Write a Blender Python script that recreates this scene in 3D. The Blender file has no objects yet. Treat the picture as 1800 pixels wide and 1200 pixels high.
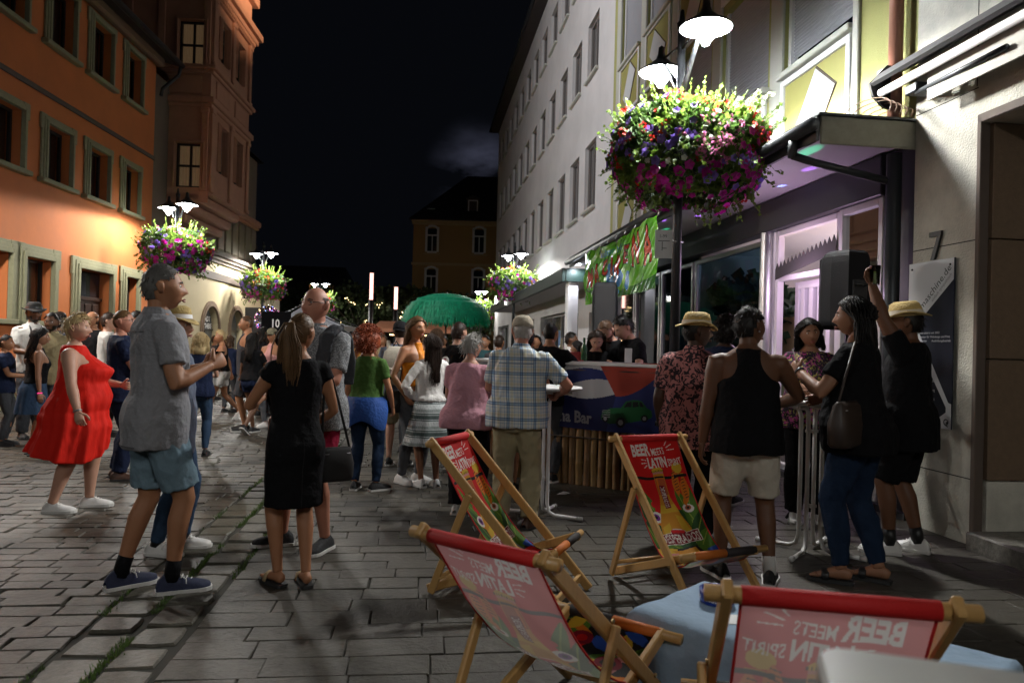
import bpy, bmesh, math, random
import numpy as np
from mathutils import Vector, Matrix, noise as mnoise, Quaternion
random.seed(7); np.random.seed(7)
SC = bpy.context.scene; COL = SC.collection
PI = math.pi; R_ = math.radians

# ------------------------------------------------------------------ camera
FPX = 1300.0; CAM = np.array([0, 0, 1.42])
_th, _p = R_(1.5), math.atan(10 / FPX)
CF = np.array([0, math.cos(_p), math.sin(_p)]); _u0 = np.array([0, -math.sin(_p), math.cos(_p)]); _r0 = np.array([1., 0, 0])
CR = math.cos(_th) * _r0 + math.sin(_th) * _u0; CU = -math.sin(_th) * _r0 + math.cos(_th) * _u0
cd = bpy.data.cameras.new('camera'); cam = bpy.data.objects.new('camera', cd); COL.objects.link(cam)
cd.lens = 26; cd.sensor_width = 36; cd.clip_start = 0.05; cd.clip_end = 600
cam.matrix_world = Matrix(((CR[0], CU[0], -CF[0], 0), (CR[1], CU[1], -CF[1], 0), (CR[2], CU[2], -CF[2], 1.42), (0, 0, 0, 1)))
cd.dof.use_dof = True; cd.dof.focus_distance = 6.0; cd.dof.aperture_fstop = 3.6
SC.camera = cam

# ------------------------------------------------------------------ night sky, faint moon, exposure
SC.view_settings.view_transform = 'Standard'; SC.view_settings.look = 'None'
SC.view_settings.gamma = 1; SC.view_settings.use_curve_mapping = False
SC.view_settings.exposure = 0.2
SC.render.engine = 'CYCLES'
SC.cycles.use_denoising = True
SC.cycles.max_bounces = 6; SC.cycles.diffuse_bounces = 3; SC.cycles.glossy_bounces = 3; SC.cycles.transmission_bounces = 5
SC.cycles.transparent_max_bounces = 8; SC.cycles.sample_clamp_indirect = 4; SC.cycles.caustics_reflective = False; SC.cycles.caustics_refractive = False
W_ = bpy.data.worlds.new('World'); SC.world = W_; W_.use_nodes = True
def _world():
    nt = W_.node_tree; N = nt.nodes; L = nt.links
    bg = N['Background']; bg.inputs['Strength'].default_value = 1.0
    tc = N.new('ShaderNodeTexCoord')
    # moonlit cloud low over the far roofs
    mp = N.new('ShaderNodeMapping'); mp.inputs['Scale'].default_value = (5, 5, 11)
    nz = N.new('ShaderNodeTexNoise'); nz.inputs['Scale'].default_value = 1.6; nz.inputs['Detail'].default_value = 6
    L.new(tc.outputs['Generated'], mp.inputs[0]); L.new(mp.outputs[0], nz.inputs['Vector'])
    rp = N.new('ShaderNodeValToRGB'); rp.color_ramp.elements[0].position = .42; rp.color_ramp.elements[1].position = .75
    L.new(nz.outputs[0], rp.inputs[0])
    r = CF + CR * (840 - 900) / FPX + CU * (600 - 300) / FPX; r = r / np.linalg.norm(r)
    dp = N.new('ShaderNodeVectorMath'); dp.operation = 'DISTANCE'; dp.inputs[1].default_value = tuple(r)
    nm = N.new('ShaderNodeVectorMath'); nm.operation = 'NORMALIZE'
    L.new(tc.outputs['Generated'], nm.inputs[0]); L.new(nm.outputs[0], dp.inputs[0])
    mr = N.new('ShaderNodeMapRange'); mr.inputs[1].default_value = 0.0; mr.inputs[2].default_value = .075; mr.inputs[3].default_value = 1; mr.inputs[4].default_value = 0
    mr.interpolation_type = 'SMOOTHSTEP'
    L.new(dp.outputs['Value'], mr.inputs[0])
    mu = N.new('ShaderNodeMath'); mu.operation = 'MULTIPLY'; L.new(mr.outputs[0], mu.inputs[0]); L.new(rp.outputs[0], mu.inputs[1])
    mx = N.new('ShaderNodeMix'); mx.data_type = 'RGBA'
    mx.inputs[6].default_value = (.0016, .0019, .0028, 1); mx.inputs[7].default_value = (.06, .064, .1, 1)
    L.new(mu.outputs[0], mx.inputs[0]); L.new(mx.outputs[2], bg.inputs[0])
_world()
ld = bpy.data.lights.new('moon', 'SUN'); ld.energy = 0.012; ld.angle = R_(3); ld.color = (.7, .8, 1)
lo = bpy.data.objects.new('moon', ld); COL.objects.link(lo); lo.rotation_euler = (R_(50), 0, R_(160))

# ------------------------------------------------------------------ pixel -> place (true depths)
def ray(x, y): return CF + CR * (x - 900) / FPX + CU * (600 - y) / FPX
def P(x, y, Y): r = ray(x, y); return CAM + r * Y / r[1]
def G(x, y, z=0.): r = ray(x, y); return CAM + r * (z - CAM[2]) / r[2]

# ------------------------------------------------------------------ materials
_mc = {}
def mat(name, rgb, rough=.65, metal=0., nz=None, bump=None, emit=None, spec=None, coat=0, sheen=0, alpha=None, trans=0, ior=None):
    """principled; nz=(scale, amount[, stretch]) mottles the colour, bump=(scale, strength)"""
    if name in _mc: return _mc[name]
    m = bpy.data.materials.new(name); m.use_nodes = True; nt = m.node_tree; N = nt.nodes; L = nt.links
    b = N['Principled BSDF']
    b.inputs['Base Color'].default_value = (*rgb, 1); b.inputs['Roughness'].default_value = rough; b.inputs['Metallic'].default_value = metal
    if spec is not None: b.inputs['Specular IOR Level'].default_value = spec
    if coat: b.inputs['Coat Weight'].default_value = coat
    if sheen: b.inputs['Sheen Weight'].default_value = sheen
    if trans: b.inputs['Transmission Weight'].default_value = trans
    if ior: b.inputs['IOR'].default_value = ior
    if alpha is not None: b.inputs['Alpha'].default_value = alpha
    if emit: b.inputs['Emission Color'].default_value = (*emit[0], 1); b.inputs['Emission Strength'].default_value = emit[1]
    tc = None
    if nz or bump: tc = N.new('ShaderNodeTexCoord')
    if nz:
        n = N.new('ShaderNodeTexNoise'); n.inputs['Scale'].default_value = nz[0]; n.inputs['Detail'].default_value = 6; n.inputs['Roughness'].default_value = .65
        if len(nz) > 2:
            mp = N.new('ShaderNodeMapping'); mp.inputs['Scale'].default_value = nz[2]; L.new(tc.outputs['Object'], mp.inputs[0]); L.new(mp.outputs[0], n.inputs['Vector'])
        else: L.new(tc.outputs['Object'], n.inputs['Vector'])
        mx = N.new('ShaderNodeMix'); mx.data_type = 'RGBA'; a = nz[1]
        mx.inputs[6].default_value = (*[max(0, c * (1 - a)) for c in rgb], 1); mx.inputs[7].default_value = (*[min(1, c * (1 + a)) for c in rgb], 1)
        L.new(n.outputs[0], mx.inputs[0]); L.new(mx.outputs[2], b.inputs['Base Color'])
        mr = N.new('ShaderNodeMapRange'); mr.inputs[3].default_value = max(.05, rough - .1); mr.inputs[4].default_value = min(1, rough + .1)
        L.new(n.outputs[0], mr.inputs[0]); L.new(mr.outputs[0], b.inputs['Roughness'])
    if bump:
        n2 = N.new('ShaderNodeTexNoise'); n2.inputs['Scale'].default_value = bump[0]; n2.inputs['Detail'].default_value = 5
        if len(bump) > 2:
            mp = N.new('ShaderNodeMapping'); mp.inputs['Scale'].default_value = bump[2]; L.new(tc.outputs['Object'], mp.inputs[0]); L.new(mp.outputs[0], n2.inputs['Vector'])
        else: L.new(tc.outputs['Object'], n2.inputs['Vector'])
        bp = N.new('ShaderNodeBump'); bp.inputs['Strength'].default_value = bump[1]; bp.inputs['Distance'].default_value = .02
        L.new(n2.outputs[0], bp.inputs['Height']); L.new(bp.outputs[0], b.inputs['Normal'])
    _mc[name] = m; return m
def emis(name, rgb, s):
    if name in _mc: return _mc[name]
    m = bpy.data.materials.new(name); m.use_nodes = True; nt = m.node_tree; nt.nodes.clear()
    e = nt.nodes.new('ShaderNodeEmission'); e.inputs[0].default_value = (*rgb, 1); e.inputs[1].default_value = s
    o = nt.nodes.new('ShaderNodeOutputMaterial'); nt.links.new(e.outputs[0], o.inputs[0]); _mc[name] = m; return m
def leafmat(name, rgb, tr=.45):
    if name in _mc: return _mc[name]
    m = bpy.data.materials.new(name); m.use_nodes = True; nt = m.node_tree; N = nt.nodes; L = nt.links
    b = N['Principled BSDF']; b.inputs['Roughness'].default_value = .55
    g = N.new('ShaderNodeObjectInfo'); tc = N.new('ShaderNodeTexCoord'); n = N.new('ShaderNodeTexNoise'); n.inputs['Scale'].default_value = 9
    L.new(tc.outputs['Object'], n.inputs['Vector'])
    mx = N.new('ShaderNodeMix'); mx.data_type = 'RGBA'
    mx.inputs[6].default_value = (*[c * .55 for c in rgb], 1); mx.inputs[7].default_value = (*[min(1, c * 1.45) for c in rgb], 1)
    L.new(n.outputs[0], mx.inputs[0]); L.new(mx.outputs[2], b.inputs['Base Color'])
    t = N.new('ShaderNodeBsdfTranslucent'); L.new(mx.outputs[2], t.inputs[0])
    ms = N.new('ShaderNodeMixShader'); ms.inputs[0].default_value = tr
    L.new(b.outputs[0], ms.inputs[1]); L.new(t.outputs[0], ms.inputs[2]); L.new(ms.outputs[0], N['Material Output'].inputs[0])
    _mc[name] = m; return m
def glass(name, rgb=(.02, .025, .03), rough=.06):
    """dark night window pane: shiny and almost black behind"""
    return mat(name, rgb, rough, spec=.6)
def clearglass(name, tint=(1, 1, 1), mixv=.12, ior=1.45):
    if name in _mc: return _mc[name]
    m = bpy.data.materials.new(name); m.use_nodes = True; nt = m.node_tree; N = nt.nodes; L = nt.links; N.clear()
    t = N.new('ShaderNodeBsdfTransparent'); t.inputs[0].default_value = (*tint, 1)
    g = N.new('ShaderNodeBsdfGlossy'); g.inputs['Roughness'].default_value = .03
    fr = N.new('ShaderNodeFresnel'); fr.inputs[0].default_value = ior
    mm = N.new('ShaderNodeMath'); mm.operation = 'ADD'; mm.use_clamp = True; mm.inputs[1].default_value = mixv; L.new(fr.outputs[0], mm.inputs[0])
    ms = N.new('ShaderNodeMixShader'); L.new(mm.outputs[0], ms.inputs[0])
    L.new(t.outputs[0], ms.inputs[1]); L.new(g.outputs[0], ms.inputs[2])
    o = N.new('ShaderNodeOutputMaterial'); L.new(ms.outputs[0], o.inputs[0]); _mc[name] = m; return m

# ------------------------------------------------------------------ mesh builder
OFF = {}
class MB:
    def __init__(s, T=None): s.v = []; s.f = []; s.m = []; s.T = T; s.mi = 0; s.sm = []
    def add(s, vs, fs, mi=None, smooth=False):
        b = len(s.v); T = s.T
        if T is not None: s.v += [tuple(T @ Vector(p)) for p in vs]
        else: s.v += [tuple(p) for p in vs]
        s.f += [tuple(i + b for i in f) for f in fs]
        s.m += [s.mi if mi is None else mi] * len(fs); s.sm += [smooth] * len(fs)
    def box(s, x0, x1, y0, y1, z0, z1, mi=None, bev=0):
        if not bev:
            vs = [(x0, y0, z0), (x1, y0, z0), (x1, y1, z0), (x0, y1, z0), (x0, y0, z1), (x1, y0, z1), (x1, y1, z1), (x0, y1, z1)]
            s.add(vs, [(3, 2, 1, 0), (4, 5, 6, 7), (0, 1, 5, 4), (1, 2, 6, 5), (2, 3, 7, 6), (3, 0, 4, 7)], mi); return
        vs = []; X = (x0, x1); Y = (y0, y1); Z = (z0, z1); idx = {}
        for i in (0, 1):
            for j in (0, 1):
                for k in (0, 1):
                    sx, sy, sz = 1 - 2 * i, 1 - 2 * j, 1 - 2 * k
                    for a in range(3):
                        idx[i, j, k, a] = len(vs)
                        vs.append((X[i] + sx * bev * (a != 0), Y[j] + sy * bev * (a != 1), Z[k] + sz * bev * (a != 2)))
        fs = []
        for i in (0, 1): fs.append([idx[i, j, k, 0] for j, k in ((0, 0), (1, 0), (1, 1), (0, 1))])
        for j in (0, 1): fs.append([idx[i, j, k, 1] for i, k in ((0, 0), (1, 0), (1, 1), (0, 1))])
        for k in (0, 1): fs.append([idx[i, j, k, 2] for i, j in ((0, 0), (1, 0), (1, 1), (0, 1))])
        for j in (0, 1):
            for k in (0, 1): fs.append([idx[0, j, k, 1], idx[1, j, k, 1], idx[1, j, k, 2], idx[0, j, k, 2]])
        for i in (0, 1):
            for k in (0, 1): fs.append([idx[i, 0, k, 0], idx[i, 1, k, 0], idx[i, 1, k, 2], idx[i, 0, k, 2]])
        for i in (0, 1):
            for j in (0, 1): fs.append([idx[i, j, 0, 0], idx[i, j, 1, 0], idx[i, j, 1, 1], idx[i, j, 0, 1]])
        for i in (0, 1):
            for j in (0, 1):
                for k in (0, 1): fs.append([idx[i, j, k, a] for a in range(3)])
        s.add(vs, fs, mi)
    def quad(s, a, b, c, d, mi=None): s.add([a, b, c, d], [(0, 1, 2, 3)], mi)
    def beam(s, a, b, w, h, up=(0, 0, 1), mi=None, bev=0.003):
        """rectangular bar from a to b, w across, h along 'up'"""
        a = Vector(a); b = Vector(b); d = b - a; l = d.length; d.normalize(); u = Vector(up); x = d.cross(u); x.normalize(); u = x.cross(d)
        M = Matrix(((d.x, x.x, u.x, a.x), (d.y, x.y, u.y, a.y), (d.z, x.z, u.z, a.z), (0, 0, 0, 1)))
        T = s.T; s.T = M if T is None else T @ M; s.box(0, l, -w / 2, w / 2, -h / 2, h / 2, mi, bev); s.T = T
    def tube(s, pts, rad, n=10, cap=True, mi=None, flat=None, smooth=True, ref=None):
        """swept tube; rad float / list / list of (a, b); flat=super-ellipse power"""
        pts = [Vector(p) for p in pts]; k = len(pts)
        if isinstance(rad, (int, float)): rad = [rad] * k
        tan = []
        for i in range(k):
            t = (pts[min(i + 1, k - 1)] - pts[max(i - 1, 0)]); t.normalize(); tan.append(t)
        r = Vector(ref) if ref is not None else (Vector((1, 0, 0)) if abs(tan[0].x) < .8 else Vector((0, 1, 0)))
        vs = []; fs = []
        for i in range(k):
            x = r - tan[i] * r.dot(tan[i]); x.normalize(); y = tan[i].cross(x); r = x
            ra = rad[i]; ra, rb = ra if isinstance(ra, (tuple, list)) else (ra, ra)
            for j in range(n):
                a = 2 * PI * j / n; c, q = math.cos(a), math.sin(a)
                if flat: c = math.copysign(abs(c) ** flat, c); q = math.copysign(abs(q) ** flat, q)
                vs.append(pts[i] + x * (ra * c) + y * (rb * q))
        for i in range(k - 1):
            for j in range(n): fs.append((i * n + j, i * n + (j + 1) % n, (i + 1) * n + (j + 1) % n, (i + 1) * n + j))
        if cap: fs.append(tuple(range(n - 1, -1, -1))); fs.append(tuple((k - 1) * n + j for j in range(n)))
        s.add(vs, fs, mi, smooth)
    def rings(s, rs, n=20, cap=True, mi=None, pw=1.0, smooth=True):
        """horizontal rings [(z, hx, hy, cx, cy)]"""
        vs = []; fs = []
        for (z, hx, hy, cx, cy) in rs:
            for j in range(n):
                a = 2 * PI * j / n; c, q = math.cos(a), math.sin(a)
                c = math.copysign(abs(c) ** pw, c); q = math.copysign(abs(q) ** pw, q)
                vs.append((cx + hx * c, cy + hy * q, z))
        for i in range(len(rs) - 1):
            for j in range(n): fs.append((i * n + j, i * n + (j + 1) % n, (i + 1) * n + (j + 1) % n, (i + 1) * n + j))
        if cap: fs.append(tuple(range(n - 1, -1, -1))); fs.append(tuple((len(rs) - 1) * n + j for j in range(n)))
        s.add(vs, fs, mi, smooth)
    def lathe(s, prof, n=16, c=(0, 0, 0), mi=None, smooth=True, cap=False):
        s.rings([(c[2] + z, r, r, c[0], c[1]) for r, z in prof], n, cap, mi, 1.0, smooth)
    def ball(s, c, r, n=10, m=7, mi=None):
        rx, ry, rz = r if isinstance(r, (tuple, list)) else (r, r, r)
        rs = []
        for i in range(m + 1):
            t = PI * i / m; q = max(math.sin(t), .02); rs.append((c[2] - rz * math.cos(t), rx * q, ry * q, c[0], c[1]))
        s.rings(rs, n, True, mi)
    def extrude(s, poly, d, f, mi=None):
        """2-D polygon -> thick plate; f maps (x, y, depth) to 3-D"""
        n = len(poly); vs = [f(x, y, 0) for x, y in poly] + [f(x, y, d) for x, y in poly]
        s.add(vs, [tuple(range(n - 1, -1, -1)), tuple(range(n, 2 * n))] + [(i, (i + 1) % n, n + (i + 1) % n, n + i) for i in range(n)], mi)
    def mesh(s, name):
        me = bpy.data.meshes.new(name); me.from_pydata(s.v, [], s.f); return me
    def build(s, name, mats, parent=None, world=False, smooth=None, **tags):
        if not s.v: return None
        if world and parent is not None:
            o = OFF.get(parent.name, (0, 0, 0)); s.v = [(p[0] - o[0], p[1] - o[1], p[2] - o[2]) for p in s.v]
        me = s.mesh(name); ms = mats if isinstance(mats, (list, tuple)) else [mats]
        for m in ms: me.materials.append(m)
        me.polygons.foreach_set('material_index', s.m)
        me.polygons.foreach_set('use_smooth', s.sm if smooth is None else [smooth] * len(s.f))
        me.update(); return link(name, me, parent, **tags)
def link(name, me, parent=None, **tags):
    o = bpy.data.objects.new(name, me); COL.objects.link(o)
    if parent is not None: o.parent = parent; OFF[o.name] = OFF.get(parent.name, (0, 0, 0))
    for k, v in tags.items():
        if v is not None: o[{'cat': 'category'}.get(k, k)] = v
    return o
def thing(name, label, cat, loc=(0, 0, 0), rz=0, group=None):
    o = bpy.data.objects.new(name, None); COL.objects.link(o); o.location = loc; o.rotation_euler = (0, 0, rz); o.empty_display_size = .1
    o['label'] = label; o['category'] = cat
    if group: o['group'] = group
    OFF[o.name] = tuple(loc); return o
def copy_tree(o, parent=None):
    c = o.copy(); COL.objects.link(c)
    if parent is not None: c.parent = parent
    for ch in o.children: copy_tree(ch, c)
    return c
# remesh in a scratch scene (keeps the dependency graph small)
_tmp = bpy.data.scenes.new('scratch')
def tmp_dg():
    vl = _tmp.view_layers[0]; vl.update(); return vl.depsgraph
def remesh(me, vox, smooth=2):
    o = bpy.data.objects.new('t', me); _tmp.collection.objects.link(o)
    md = o.modifiers.new('r', 'REMESH'); md.mode = 'VOXEL'; md.voxel_size = vox; md.use_smooth_shade = True
    if smooth: s_ = o.modifiers.new('s', 'SMOOTH'); s_.iterations = smooth; s_.factor = .5
    dg = tmp_dg()
    r = bpy.data.meshes.new_from_object(o.evaluated_get(dg), depsgraph=dg)
    bpy.data.objects.remove(o); bpy.data.meshes.remove(me); return r
def co(me):
    a = np.empty(len(me.vertices) * 3); me.vertices.foreach_get('co', a); return a.reshape(-1, 3)
def setco(me, a): me.vertices.foreach_set('co', np.ascontiguousarray(a).ravel()); me.update()
# flat lettering: a font curve turned into a mesh, mapped by f(x, y) -> point
_tc = {}
def text_tris(t, size=1., sx=1., bold=0, shear=0, space=1.):
    key = (t, bold, shear, space)
    if key not in _tc:
        cu = bpy.data.curves.new('t', 'FONT'); cu.body = t; cu.size = 1; cu.offset = bold; cu.shear = shear; cu.resolution_u = 2; cu.space_character = space
        o = bpy.data.objects.new('t', cu); _tmp.collection.objects.link(o)
        dg = tmp_dg()
        me = bpy.data.meshes.new_from_object(o.evaluated_get(dg), depsgraph=dg); v = co(me)[:, :2].copy(); fs = [tuple(p.vertices) for p in me.polygons]
        bpy.data.objects.remove(o); bpy.data.curves.remove(cu); bpy.data.meshes.remove(me); _tc[key] = (v, fs)
    v, fs = _tc[key]; return v * np.array([size * sx, size]), fs
def put_text(mb, t, x, y, size, f, sx=1., bold=.0, shear=0, rot=0, mi=None, align='l', space=1., width=None):
    v, fs = text_tris(t, size, sx, bold, shear, space)
    if len(v) == 0: return
    if width: v = v * np.array([width / (v[:, 0].max() - v[:, 0].min()), 1])
    w = v[:, 0].max()
    if align == 'c': v = v - np.array([w / 2, 0])
    if align == 'r': v = v - np.array([w, 0])
    c, s = math.cos(rot), math.sin(rot)
    mb.add([f(x + c * a - s * b, y + s * a + c * b) for a, b in v], fs, mi)
# ------------------------------------------------------------------ shared materials
M_orange = mat('orange_render', (.55, .165, .048), .85, nz=(1.3, .25), bump=(90, .25))
M_stone = mat('green_sandstone', (.26, .25, .15), .85, nz=(14, .3), bump=(60, .4))
M_sand = mat('red_sandstone', (.4, .2, .125), .8, nz=(3, .22), bump=(45, .35))
M_cream = mat('cream_render', (.6, .5, .31), .85, nz=(1.6, .1), bump=(80, .2))
M_trim = mat('brown_band', (.1, .075, .06), .8, nz=(8, .2))
M_dark = mat('dark_sash', (.018, .016, .015), .45)
M_pane = glass('night_pane', (.02, .023, .028), .05)
M_blind = mat('pale_blind', (.5, .54, .52), .8, nz=(6, .2))
M_curt = mat('lit_curtain', (.5, .34, .2), .8, nz=(5, .15))
M_curt_glow = mat('glow_curtain_tower', (.5, .34, .2), .8, nz=(5, .15), emit=((.55, .32, .16), .11))  # faint emission stands in for light falling on the tower curtains
M_roof = mat('dark_roof_tile', (.035, .026, .024), .75, nz=(6, .4))
M_zinc = mat('dark_zinc', (.05, .055, .06), .45, .6, nz=(9, .2))
M_wood = mat('brown_door', (.05, .022, .014), .5, nz=(6, .3, (1, 1, 14)))
M_grey = mat('grey_render', (.62, .6, .59), .85, nz=(.9, .22), bump=(70, .2))
M_white = mat('white_paint', (.78, .77, .76), .5, nz=(4, .05))
M_green = mat('olive_render', (.37, .365, .135), .85, nz=(1.5, .12), bump=(120, .4))
M_pier = mat('pale_grey_pier', (.5, .5, .44), .8, nz=(3, .1))
M_shut = mat('roller_shutter', (.36, .37, .4), .55, nz=(5, .1))
M_conc = mat('weathered_concrete', (.5, .485, .42), .85, nz=(3.2, .5), bump=(60, .6))
M_brownst = mat('brown_stone_cladding', (.15, .1, .062), .7, nz=(24, .35), bump=(60, .2))
M_black = mat('black_metal', (.012, .012, .013), .45)
M_dkpanel = mat('anthracite_panel', (.035, .037, .042), .5, nz=(3, .2))
M_soffit = mat('white_soffit', (.6, .58, .6), .6, nz=(2, .06))
M_alu = mat('brushed_aluminium', (.55, .55, .56), .35, .85, nz=(60, .1, (1, 1, 30)))
M_line = mat('thin_black_joint', (.02, .018, .016), .8)
M_yellow = mat('ochre_render', (.42, .25, .1), .85, nz=(.8, .12))
M_night = mat('far_dark_render', (.1, .085, .075), .85, nz=(.6, .25))

class Fac:
    """facade line X = a + k*Y; local axes (s along it, out into the street, z up)"""
    def __init__(s, a, k, side):
        q = math.hypot(1, k); s.u = Vector((k / q, 1 / q, 0)); s.n = Vector((-1 / q, k / q, 0)) * side
        s.T = Matrix(((s.u.x, s.n.x, 0, a), (s.u.y, s.n.y, 0, 0), (0, 0, 1, 0), (0, 0, 0, 1)))
    def p(s, a, o, z): return s.T @ Vector((a, o, z))
    def mb(s): return MB(s.T)
KL, KR = -.0651, -.1244
FL = Fac(-8.5, KL, -1); FR = Fac(4.27, KR, 1)

def wall_holes(mb, s0, s1, z0, z1, holes, dep=.22, out=0., mi=0):
    ss = sorted({s0, s1, *[h[0] for h in holes], *[h[1] for h in holes]}); zs = sorted({z0, z1, *[h[2] for h in holes], *[h[3] for h in holes]})
    for i in range(len(ss) - 1):
        for j in range(len(zs) - 1):
            a, b, c, d = ss[i], ss[i + 1], zs[j], zs[j + 1]; ms, mz = (a + b) / 2, (c + d) / 2
            if any(h[0] < ms < h[1] and h[2] < mz < h[3] for h in holes): continue
            mb.quad((a, out, c), (b, out, c), (b, out, d), (a, out, d), mi)
    for a, b, c, d in holes:
        i = out - dep
        mb.quad((a, out, c), (a, i, c), (a, i, d), (a, out, d), mi); mb.quad((b, out, c), (b, i, c), (b, i, d), (b, out, d), mi)
        mb.quad((a, out, d), (a, i, d), (b, i, d), (b, out, d), mi); mb.quad((a, out, c), (a, i, c), (b, i, c), (b, out, c), mi)

# ------------------------------------------------------------------ ground and paving stones
M_ground = mat('sandy_joint_bed', (.026, .024, .017), .95, nz=(20, .4))
M_far = mat('far_paving', (.06, .054, .045), .5, nz=(3, .3), bump=(12, .3))
def stone_mat(name, rgb):
    if name in _mc: return _mc[name]
    m = bpy.data.materials.new(name); m.use_nodes = True; nt = m.node_tree; N = nt.nodes; L = nt.links; b = N['Principled BSDF']
    ge = N.new('ShaderNodeNewGeometry'); tc = N.new('ShaderNodeTexCoord')
    n = N.new('ShaderNodeTexNoise'); n.inputs['Scale'].default_value = 21; n.inputs['Detail'].default_value = 9; n.inputs['Roughness'].default_value = .7; L.new(tc.outputs['Object'], n.inputs['Vector'])
    n3 = N.new('ShaderNodeTexNoise'); n3.inputs['Scale'].default_value = 1.1; n3.inputs['Detail'].default_value = 3; L.new(tc.outputs['Object'], n3.inputs['Vector'])
    a = N.new('ShaderNodeMath'); a.operation = 'ADD'; L.new(n.outputs[0], a.inputs[0]); L.new(n3.outputs[0], a.inputs[1])
    a2 = N.new('ShaderNodeMath'); a2.operation = 'MULTIPLY_ADD'; a2.inputs[1].default_value = .45; L.new(ge.outputs['Random Per Island'], a2.inputs[0]); L.new(a.outputs[0], a2.inputs[2])
    rp = N.new('ShaderNodeValToRGB'); e = rp.color_ramp.elements; e[0].position = .55; e[1].position = 1.75 / 1.9
    e[0].color = (*[c * .3 for c in rgb], 1); e[1].color = (*[min(1, c * 1.75) for c in rgb], 1)
    d = N.new('ShaderNodeMath'); d.operation = 'DIVIDE'; d.inputs[1].default_value = 1.6; L.new(a2.outputs[0], d.inputs[0]); L.new(d.outputs[0], rp.inputs[0])
    L.new(rp.outputs[0], b.inputs['Base Color'])
    mr = N.new('ShaderNodeMapRange'); mr.inputs[1].default_value = .3; mr.inputs[2].default_value = .7; mr.inputs[3].default_value = .62; mr.inputs[4].default_value = .34
    L.new(n3.outputs[0], mr.inputs[0]); L.new(mr.outputs[0], b.inputs['Roughness'])
    bp = N.new('ShaderNodeBump'); bp.inputs['Strength'].default_value = 1; bp.inputs['Distance'].default_value = .012
    L.new(n.outputs[0], bp.inputs['Height']); L.new(bp.outputs[0], b.inputs['Normal'])
    _mc[name] = m; return m
M_sett = stone_mat('granite_sett', (.046, .04, .03)); M_slab = stone_mat('concrete_slab', (.042, .037, .028)); M_gut = stone_mat('gutter_cobble', (.054, .049, .035))

g_ = MB(); g_.box(-60, 60, -30, 140, -.4, -.013)
ground = g_.build('ground', M_ground, None, kind='structure')
PD = Vector((KR, 1, 0)).normalized(); PV = Vector((PD.y, -PD.x, 0))          # paving axis along the street, v to the right
def uv2(u, v, z=0): return PD * u + PV * v + Vector((0, 0, z))
def stone(mb, u0, u1, v0, v1, jit=.004, h=.004, b=.01, skew=0):
    q = [(u0, v0), (u0, v1), (u1, v1), (u1, v0)]
    q = [(u + random.uniform(-jit, jit), v + random.uniform(-jit, jit)) for u, v in q]
    if skew:  # extra outline points for worn cobbles
        r = []
        for i in range(4):
            a, c = q[i], q[(i + 1) % 4]; r.append(a); r.append(((a[0] + c[0]) / 2 + random.uniform(-skew, skew) * .6, (a[1] + c[1]) / 2 + random.uniform(-skew, skew) * .6))
        mu, mv = (u0 + u1) / 2, (v0 + v1) / 2
        q = [(mu + (u - mu) * (.9 if i % 2 == 0 else 1), mv + (v - mv) * (.9 if i % 2 == 0 else 1)) for i, (u, v) in enumerate(r)]
    mu = sum(a for a, _ in q) / len(q); mv = sum(a for _, a in q) / len(q); hz = random.uniform(-h, h); tu, tv = random.uniform(-.012, .012), random.uniform(-.012, .012)
    def pt(u, v, z, ins):
        l = math.hypot(u - mu, v - mv); k = max(0, 1 - ins / l); u2, v2 = mu + (u - mu) * k, mv + (v - mv) * k
        return uv2(u2, v2, z + hz + (u2 - mu) * tu + (v2 - mv) * tv)
    n = len(q); vs = [pt(u, v, -.03, 0) for u, v in q] + [pt(u, v, -b, 0) for u, v in q] + [pt(u, v, 0, b) for u, v in q]
    fs = [tuple(range(2 * n, 3 * n))]
    for k in (0, 1):
        for i in range(n): fs.append((k * n + i, k * n + (i + 1) % n, (k + 1) * n + (i + 1) % n, (k + 1) * n + i))
    mb.add(vs, fs, 0)
def lay():
    st = []   # (distance, zone, u0, u1, v0, v1)
    u = 1.2; r = 0
    while u < 34:                                   # small setts on the left
        v = -1.62 - (.14 if r % 2 else 0) * random.uniform(.6, 1.2); first = True; d = .142 + random.uniform(-.008, .008); v_hi = -1.585
        while v_hi > -11.6:
            w = random.uniform(.2, .34); v_lo = v_hi - w
            if first: v_lo = v_hi - random.uniform(.1, .3); first = False
            st.append((0, u, u + d - .007, v_lo + .003, v_hi - .003)); v_hi = v_lo
        u += d; r += 1
    for c in (0, 1):                                # two columns of worn cobbles in the gutter
        u = 1.2 + c * .13; v0 = -1.565 + c * .25
        while u < 34:
            d = random.uniform(.2, .33); st.append((1, u, u + d - .02, v0, v0 + .228)); u += d
    u = 1.2; r = 0
    while u < 34:                                   # larger slabs on the right
        d = random.choice((.15, .18, .2, .17)); v = -1.055; first = True
        while v < 4.6:
            w = random.uniform(.28, .46)
            if first: w = random.uniform(.2, .5); first = False
            st.append((2, u, u + d - .006, v + .002, min(v + w - .003, 4.6))); v += w
        u += d; r += 1
    return st
ms_ = [M_sett, M_gut, M_slab]
def in_view(s_):
    c = uv2((s_[1] + s_[2]) / 2, (s_[3] + s_[4]) / 2); a = abs(c.x) / max(c.y, .1); return a < .74 and c.y > 2.15
allst = lay(); vis = [s_ for s_ in allst if in_view(s_)]; vis.sort(key=lambda s_: (s_[1]) / math.sqrt((s_[2] - s_[1]) * (s_[4] - s_[3])))
near = set(id(x) for x in vis[:300]); rest = [MB(), MB(), MB()]
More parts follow.
